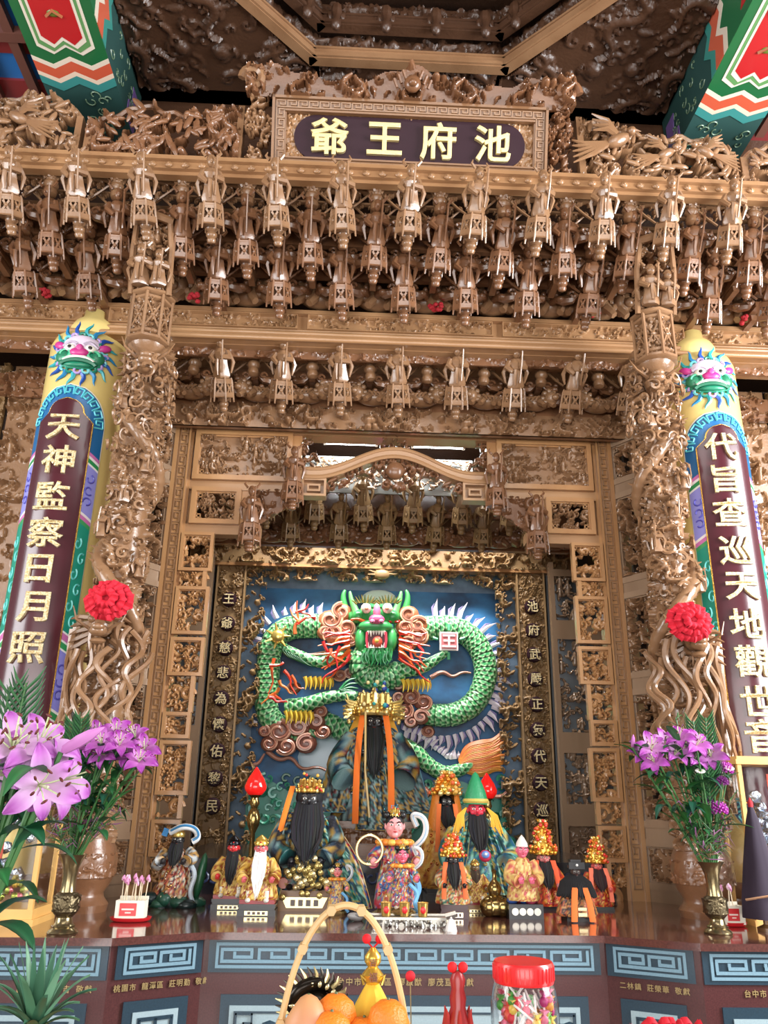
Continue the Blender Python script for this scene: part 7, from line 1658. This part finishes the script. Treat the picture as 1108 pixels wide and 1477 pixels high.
m = MB(col=(226, 186, 80)); m.lathe([(.008, .08), (.018, .088), (.02, .098), (.012, .107), (.009, .11), (.015, .118), (.015, .128), (.008, .137), (.004, .142)], seg=18); m.build('gold_gourd', 'gilt', T); m = MB(col=(120, 60, 20)); v, f = glyph('吉', .014, .003, .01); m.add(v + np.array([0, -.0175, .12]), f); v, f = glyph('福', .016, .003, .01); m.add(v + np.array([0, -.0205, .097]), f); m.build('gourd_characters', 'paint', T, smooth=False)
for q in (-1, 1): m = MB(col=(226, 24, 36)); m.tube([(0, 0, .14), (q*.011, -.004, .152)], .0015, 5); m.ball((q*.012, -.004, .156), .0085, seg=10, rings=7); m.build('pompom', 'cloth', T); m = MB(col=(236, 200, 90)); m.tube([(q*.008, -.01, .087), (q*.022, -.014, .098), (q*.016, -.014, .084)], .003, 5); m.build('gold_bow', 'gilt', T)
p = at(455, 1440, 1.78); T = thing('spiked_dragon_ornament', 'black and gold coiled ornament with curved spikes behind the pear', 'ornament', (p[0], 1.78, p[2] - .03))
m = MB(col=(40, 34, 28)); R_ = .045; m.tube([(R_*math.cos(a), .01*math.sin(2*a), .02 + R_*math.sin(a)*.8) for a in np.linspace(0, 2*PI, 41)[:-1]], .012, 8, closed=True); m.ball((0, .012, .02), (.03, .012, .026)); m.build('coil', 'gilt', T)
for i in range(22):
    a = -.5 + i*PI*1.25/21; c_ = np.array([math.cos(a), 0, math.sin(a)*.85]); z_ = np.array([0, 0, .02]); m = MB(col=(214, 196, 140) if i % 2 else (60, 54, 46)); m.tube([c_*R_ + z_, c_*(R_ + .016) + z_, c_*(R_ + .026) + z_ + np.array([-.006, 0, .004])], [.005, .004, .0008], 5); m.build('spike', 'gilt', T)
for i in range(18): a = i*2*PI/18; m = MB(col=(220, 206, 160)); m.ball((R_*.98*math.cos(a), -.012, .02 + R_*.8*math.sin(a)), (.006, .004, .004), (0, -a, 0), seg=6, rings=4); m.build('scale', 'gilt', T)
# candy jar
p = at(755, 1400, 1.74); T = thing('candy_jar', 'clear plastic candy jar with red lid in front of the altar', 'jar', (p[0], 1.74, OTZ)); jt = p[2] - OTZ - .015; R_ = .064
m = MB(); m.lathe([(0, 0), (R_*.9, 0), (R_, .01), (R_, jt - .04), (R_*.92, jt - .015), (R_*.84, jt), (R_*.81, jt), (R_*.89, jt - .016), (R_*.97, jt - .041), (R_*.97, .012), (R_*.88, .004), (0, .004)], seg=40); m.build('jar_body', 'plastic_clear', T)
m = MB(); m.lathe([(R_*.88, jt - .004), (R_*.9, jt), (R_*.9, jt + .028), (R_*.86, jt + .032), (0, jt + .032)], seg=40); lid = m.build('screw_lid', 'lid_red', T)
me_r = MB(); me_r.box((0, 0, 0), (.002, .002, .024)); me_rb = proto(me_r, 'grip_rib', 'lid_red')
for i in range(40): a = i*2*PI/40; link('grip_rib', me_rb, lid, (R_*.905*math.cos(a), R_*.905*math.sin(a), jt + .014), (0, 0, a))
rg = random.Random(12); pal = ((206, 40, 60), (230, 120, 150), (226, 150, 60), (70, 160, 60), (176, 40, 110), (236, 200, 90), (214, 70, 60), (230, 60, 100), (120, 180, 80)); names = ('crimson', 'pink', 'orange', 'green', 'magenta', 'yellow', 'scarlet', 'rose', 'lime')
for i in range(105):
    a = rg.uniform(0, 6.28); rr = math.sqrt(rg.random())*R_*.68 if i < 15 else rg.uniform(.55, .78)*R_; z = .09 + (jt - .115)*((i*0.618) % 1); k = i % 9
    if i >= 15: a = -PI/2 + rg.uniform(-1.7, 1.7)
    L = thing('lollipop', '%s wrapped lollipop in the candy jar, %s part, %s' % (names[k], ('bottom', 'lower', 'middle', 'upper', 'top')[min(4, int(5*((i*0.618) % 1)))], ORD[i // 9]), 'candy', (p[0] + rr*math.cos(a), 1.74 + rr*math.sin(a), OTZ + z), 0, 'lollipops in the jar')
    m = MB(col=pal[k]); m.ball((0, 0, 0), (.0085, .0085, .0095), seg=9, rings=6); 
    m.build('candy', 'paint', L)
    th = rg.uniform(-1.1, 1.1); ph = rg.uniform(-.5, .5); dd = np.array([math.sin(th)*.045, math.sin(ph)*.012, math.cos(th)*.045*rg.choice((1, 1, -1))]); e = np.array([rr*math.cos(a), rr*math.sin(a)]) + dd[:2]
    if np.hypot(*e) > R_*.85: dd[:2] *= -.6
    m = MB(col=(244, 240, 238)); m.tube([dd*.15, dd*1.15], .0022, 5); m.build('white_stick', 'paint', L); m = MB(col=tuple(min(255, c + 40) for c in pal[k])); m.lathe([(.002, .007), (.009, .016), (.004, .012)], seg=7, wave=(3, .3)); m.build('wrapper', 'paint', L)
# red candle ornament
p = at(660, 1400, 1.72); T = thing('red_candle', 'translucent red carved candle with two red pompoms on top', 'candle', (p[0], 1.72, OTZ)); zt_ = p[2] - OTZ
m = MB(col=(150, 24, 26)); m.lathe([(.03, 0), (.03, .01), (.02, .03), (.022, zt_ - .12), (.026, zt_ - .09), (.014, zt_ - .06), (.016, zt_ - .045), (.012, zt_ - .03), (.015, zt_ - .015), (.008, zt_)], seg=18); m.build('candle_body', 'paint', T)
for k in range(6): a = k*PI/3 - PI/2; m = MB(col=(166, 40, 34)); m.tube([(.02*math.cos(a), .02*math.sin(a), zt_ - .16), (.027*math.cos(a), .027*math.sin(a), zt_ - .1), (.024*math.cos(a), .024*math.sin(a), zt_ - .07), (.027*math.cos(a), .027*math.sin(a), zt_ - .06)], [.008, .007, .004, .001], 5); m.build('lotus_petal', 'paint', T)
for q in (-1, 1): m = MB(col=(222, 20, 28)); m.ball((q*.010, -.002, zt_ + .006), .0095, seg=10, rings=7); m.build('pompom', 'cloth', T)
p = at(592, 1408, 1.75); T = thing('pompom_pick', 'single red pompom on a thin wire beside the basket handle', 'ornament', (p[0], 1.75, OTZ)); m = MB(col=(206, 30, 44)); m.ball((0, 0, p[2] - OTZ), .0095, seg=12, rings=8); m.build('pompom', 'cloth', T); m = MB(col=(150, 130, 90)); m.tube([(0, 0, 0), (.003, 0, (p[2] - OTZ)/2), (0, 0, p[2] - OTZ)], .0012, 5); m.build('wire', 'paint', T)
# pineapple and red bow
p = at(52, 1470, 1.8); T = thing('pineapple', 'pineapple with spiky green crown at the lower left', 'fruit', (p[0], 1.8, OTZ)); pz = p[2] - OTZ - .02
m = MB(col=(176, 120, 50)); m.lathe([(.03, 0), (.055, .03), (.06, pz*.5), (.052, pz*.85), (.03, pz)], seg=24); m.build('body', 'paint_matt', T)
rg = random.Random(3)
for i in range(30):
    a = i*2.4; t = i/30; e = .9 - .75*t; L = 1.3*(.06 + .045*math.sin(t*PI) + .03*t); m = MB(); dirh = np.array([math.cos(a), math.sin(a), 0]); sd = np.array([-math.sin(a), math.cos(a), 0]); rows_ = []
    for u in np.linspace(0, 1, 7):
        c_ = dirh*(.012 + L*e*u) + np.array([0, 0, pz + .01 + .02*t + L*(1 - .55*e)*u*1.25 - L*.55*e*u*u]); w_ = .0105*(1 - u**1.6) + .0004; rows_.append([c_ - sd*w_, c_ + np.array([0, 0, -.003]), c_ + sd*w_])
    col = rg.choice(((84, 130, 98), (110, 156, 124), (64, 110, 84))); m.sheet(np.array(rows_), col); m.sheet(np.array(rows_)[:, ::-1] + np.array([0, 0, -.0012]), col); m.build('crown_leaf', 'leafy', T)
p = at(955, 1474, 1.72); T = thing('red_bow', 'red cloth bow just visible at the lower right edge', 'bow', (p[0], 1.72, OTZ))
for k, (x, z, a) in enumerate(((-.035, 0, .3), (.035, .002, -.3), (-.015, .006, .8), (.018, .006, -.7))):
    m = MB(col=(206, 26, 44)); u, v = np.meshgrid(np.linspace(-1, 1, 9), np.linspace(0, 1, 9)); G = np.stack([x + (u*.03), -.02 + .012*np.sin(v*PI*2), p[2] - OTZ - .03 + z + .03*v + .008*np.cos(u*5 + k)], -1); m.sheet(G); m.sheet((G + np.array([0, .01, -.002]))[:, ::-1]); m.build('ribbon_loop', 'cloth', T)
m = MB(col=(180, 20, 36)); m.tube([(0, 0, 0), (0, 0, p[2] - OTZ - .02)], .012, 8); m.ball((0, -.01, p[2] - OTZ - .012), .014); m.build('knot', 'cloth', T)
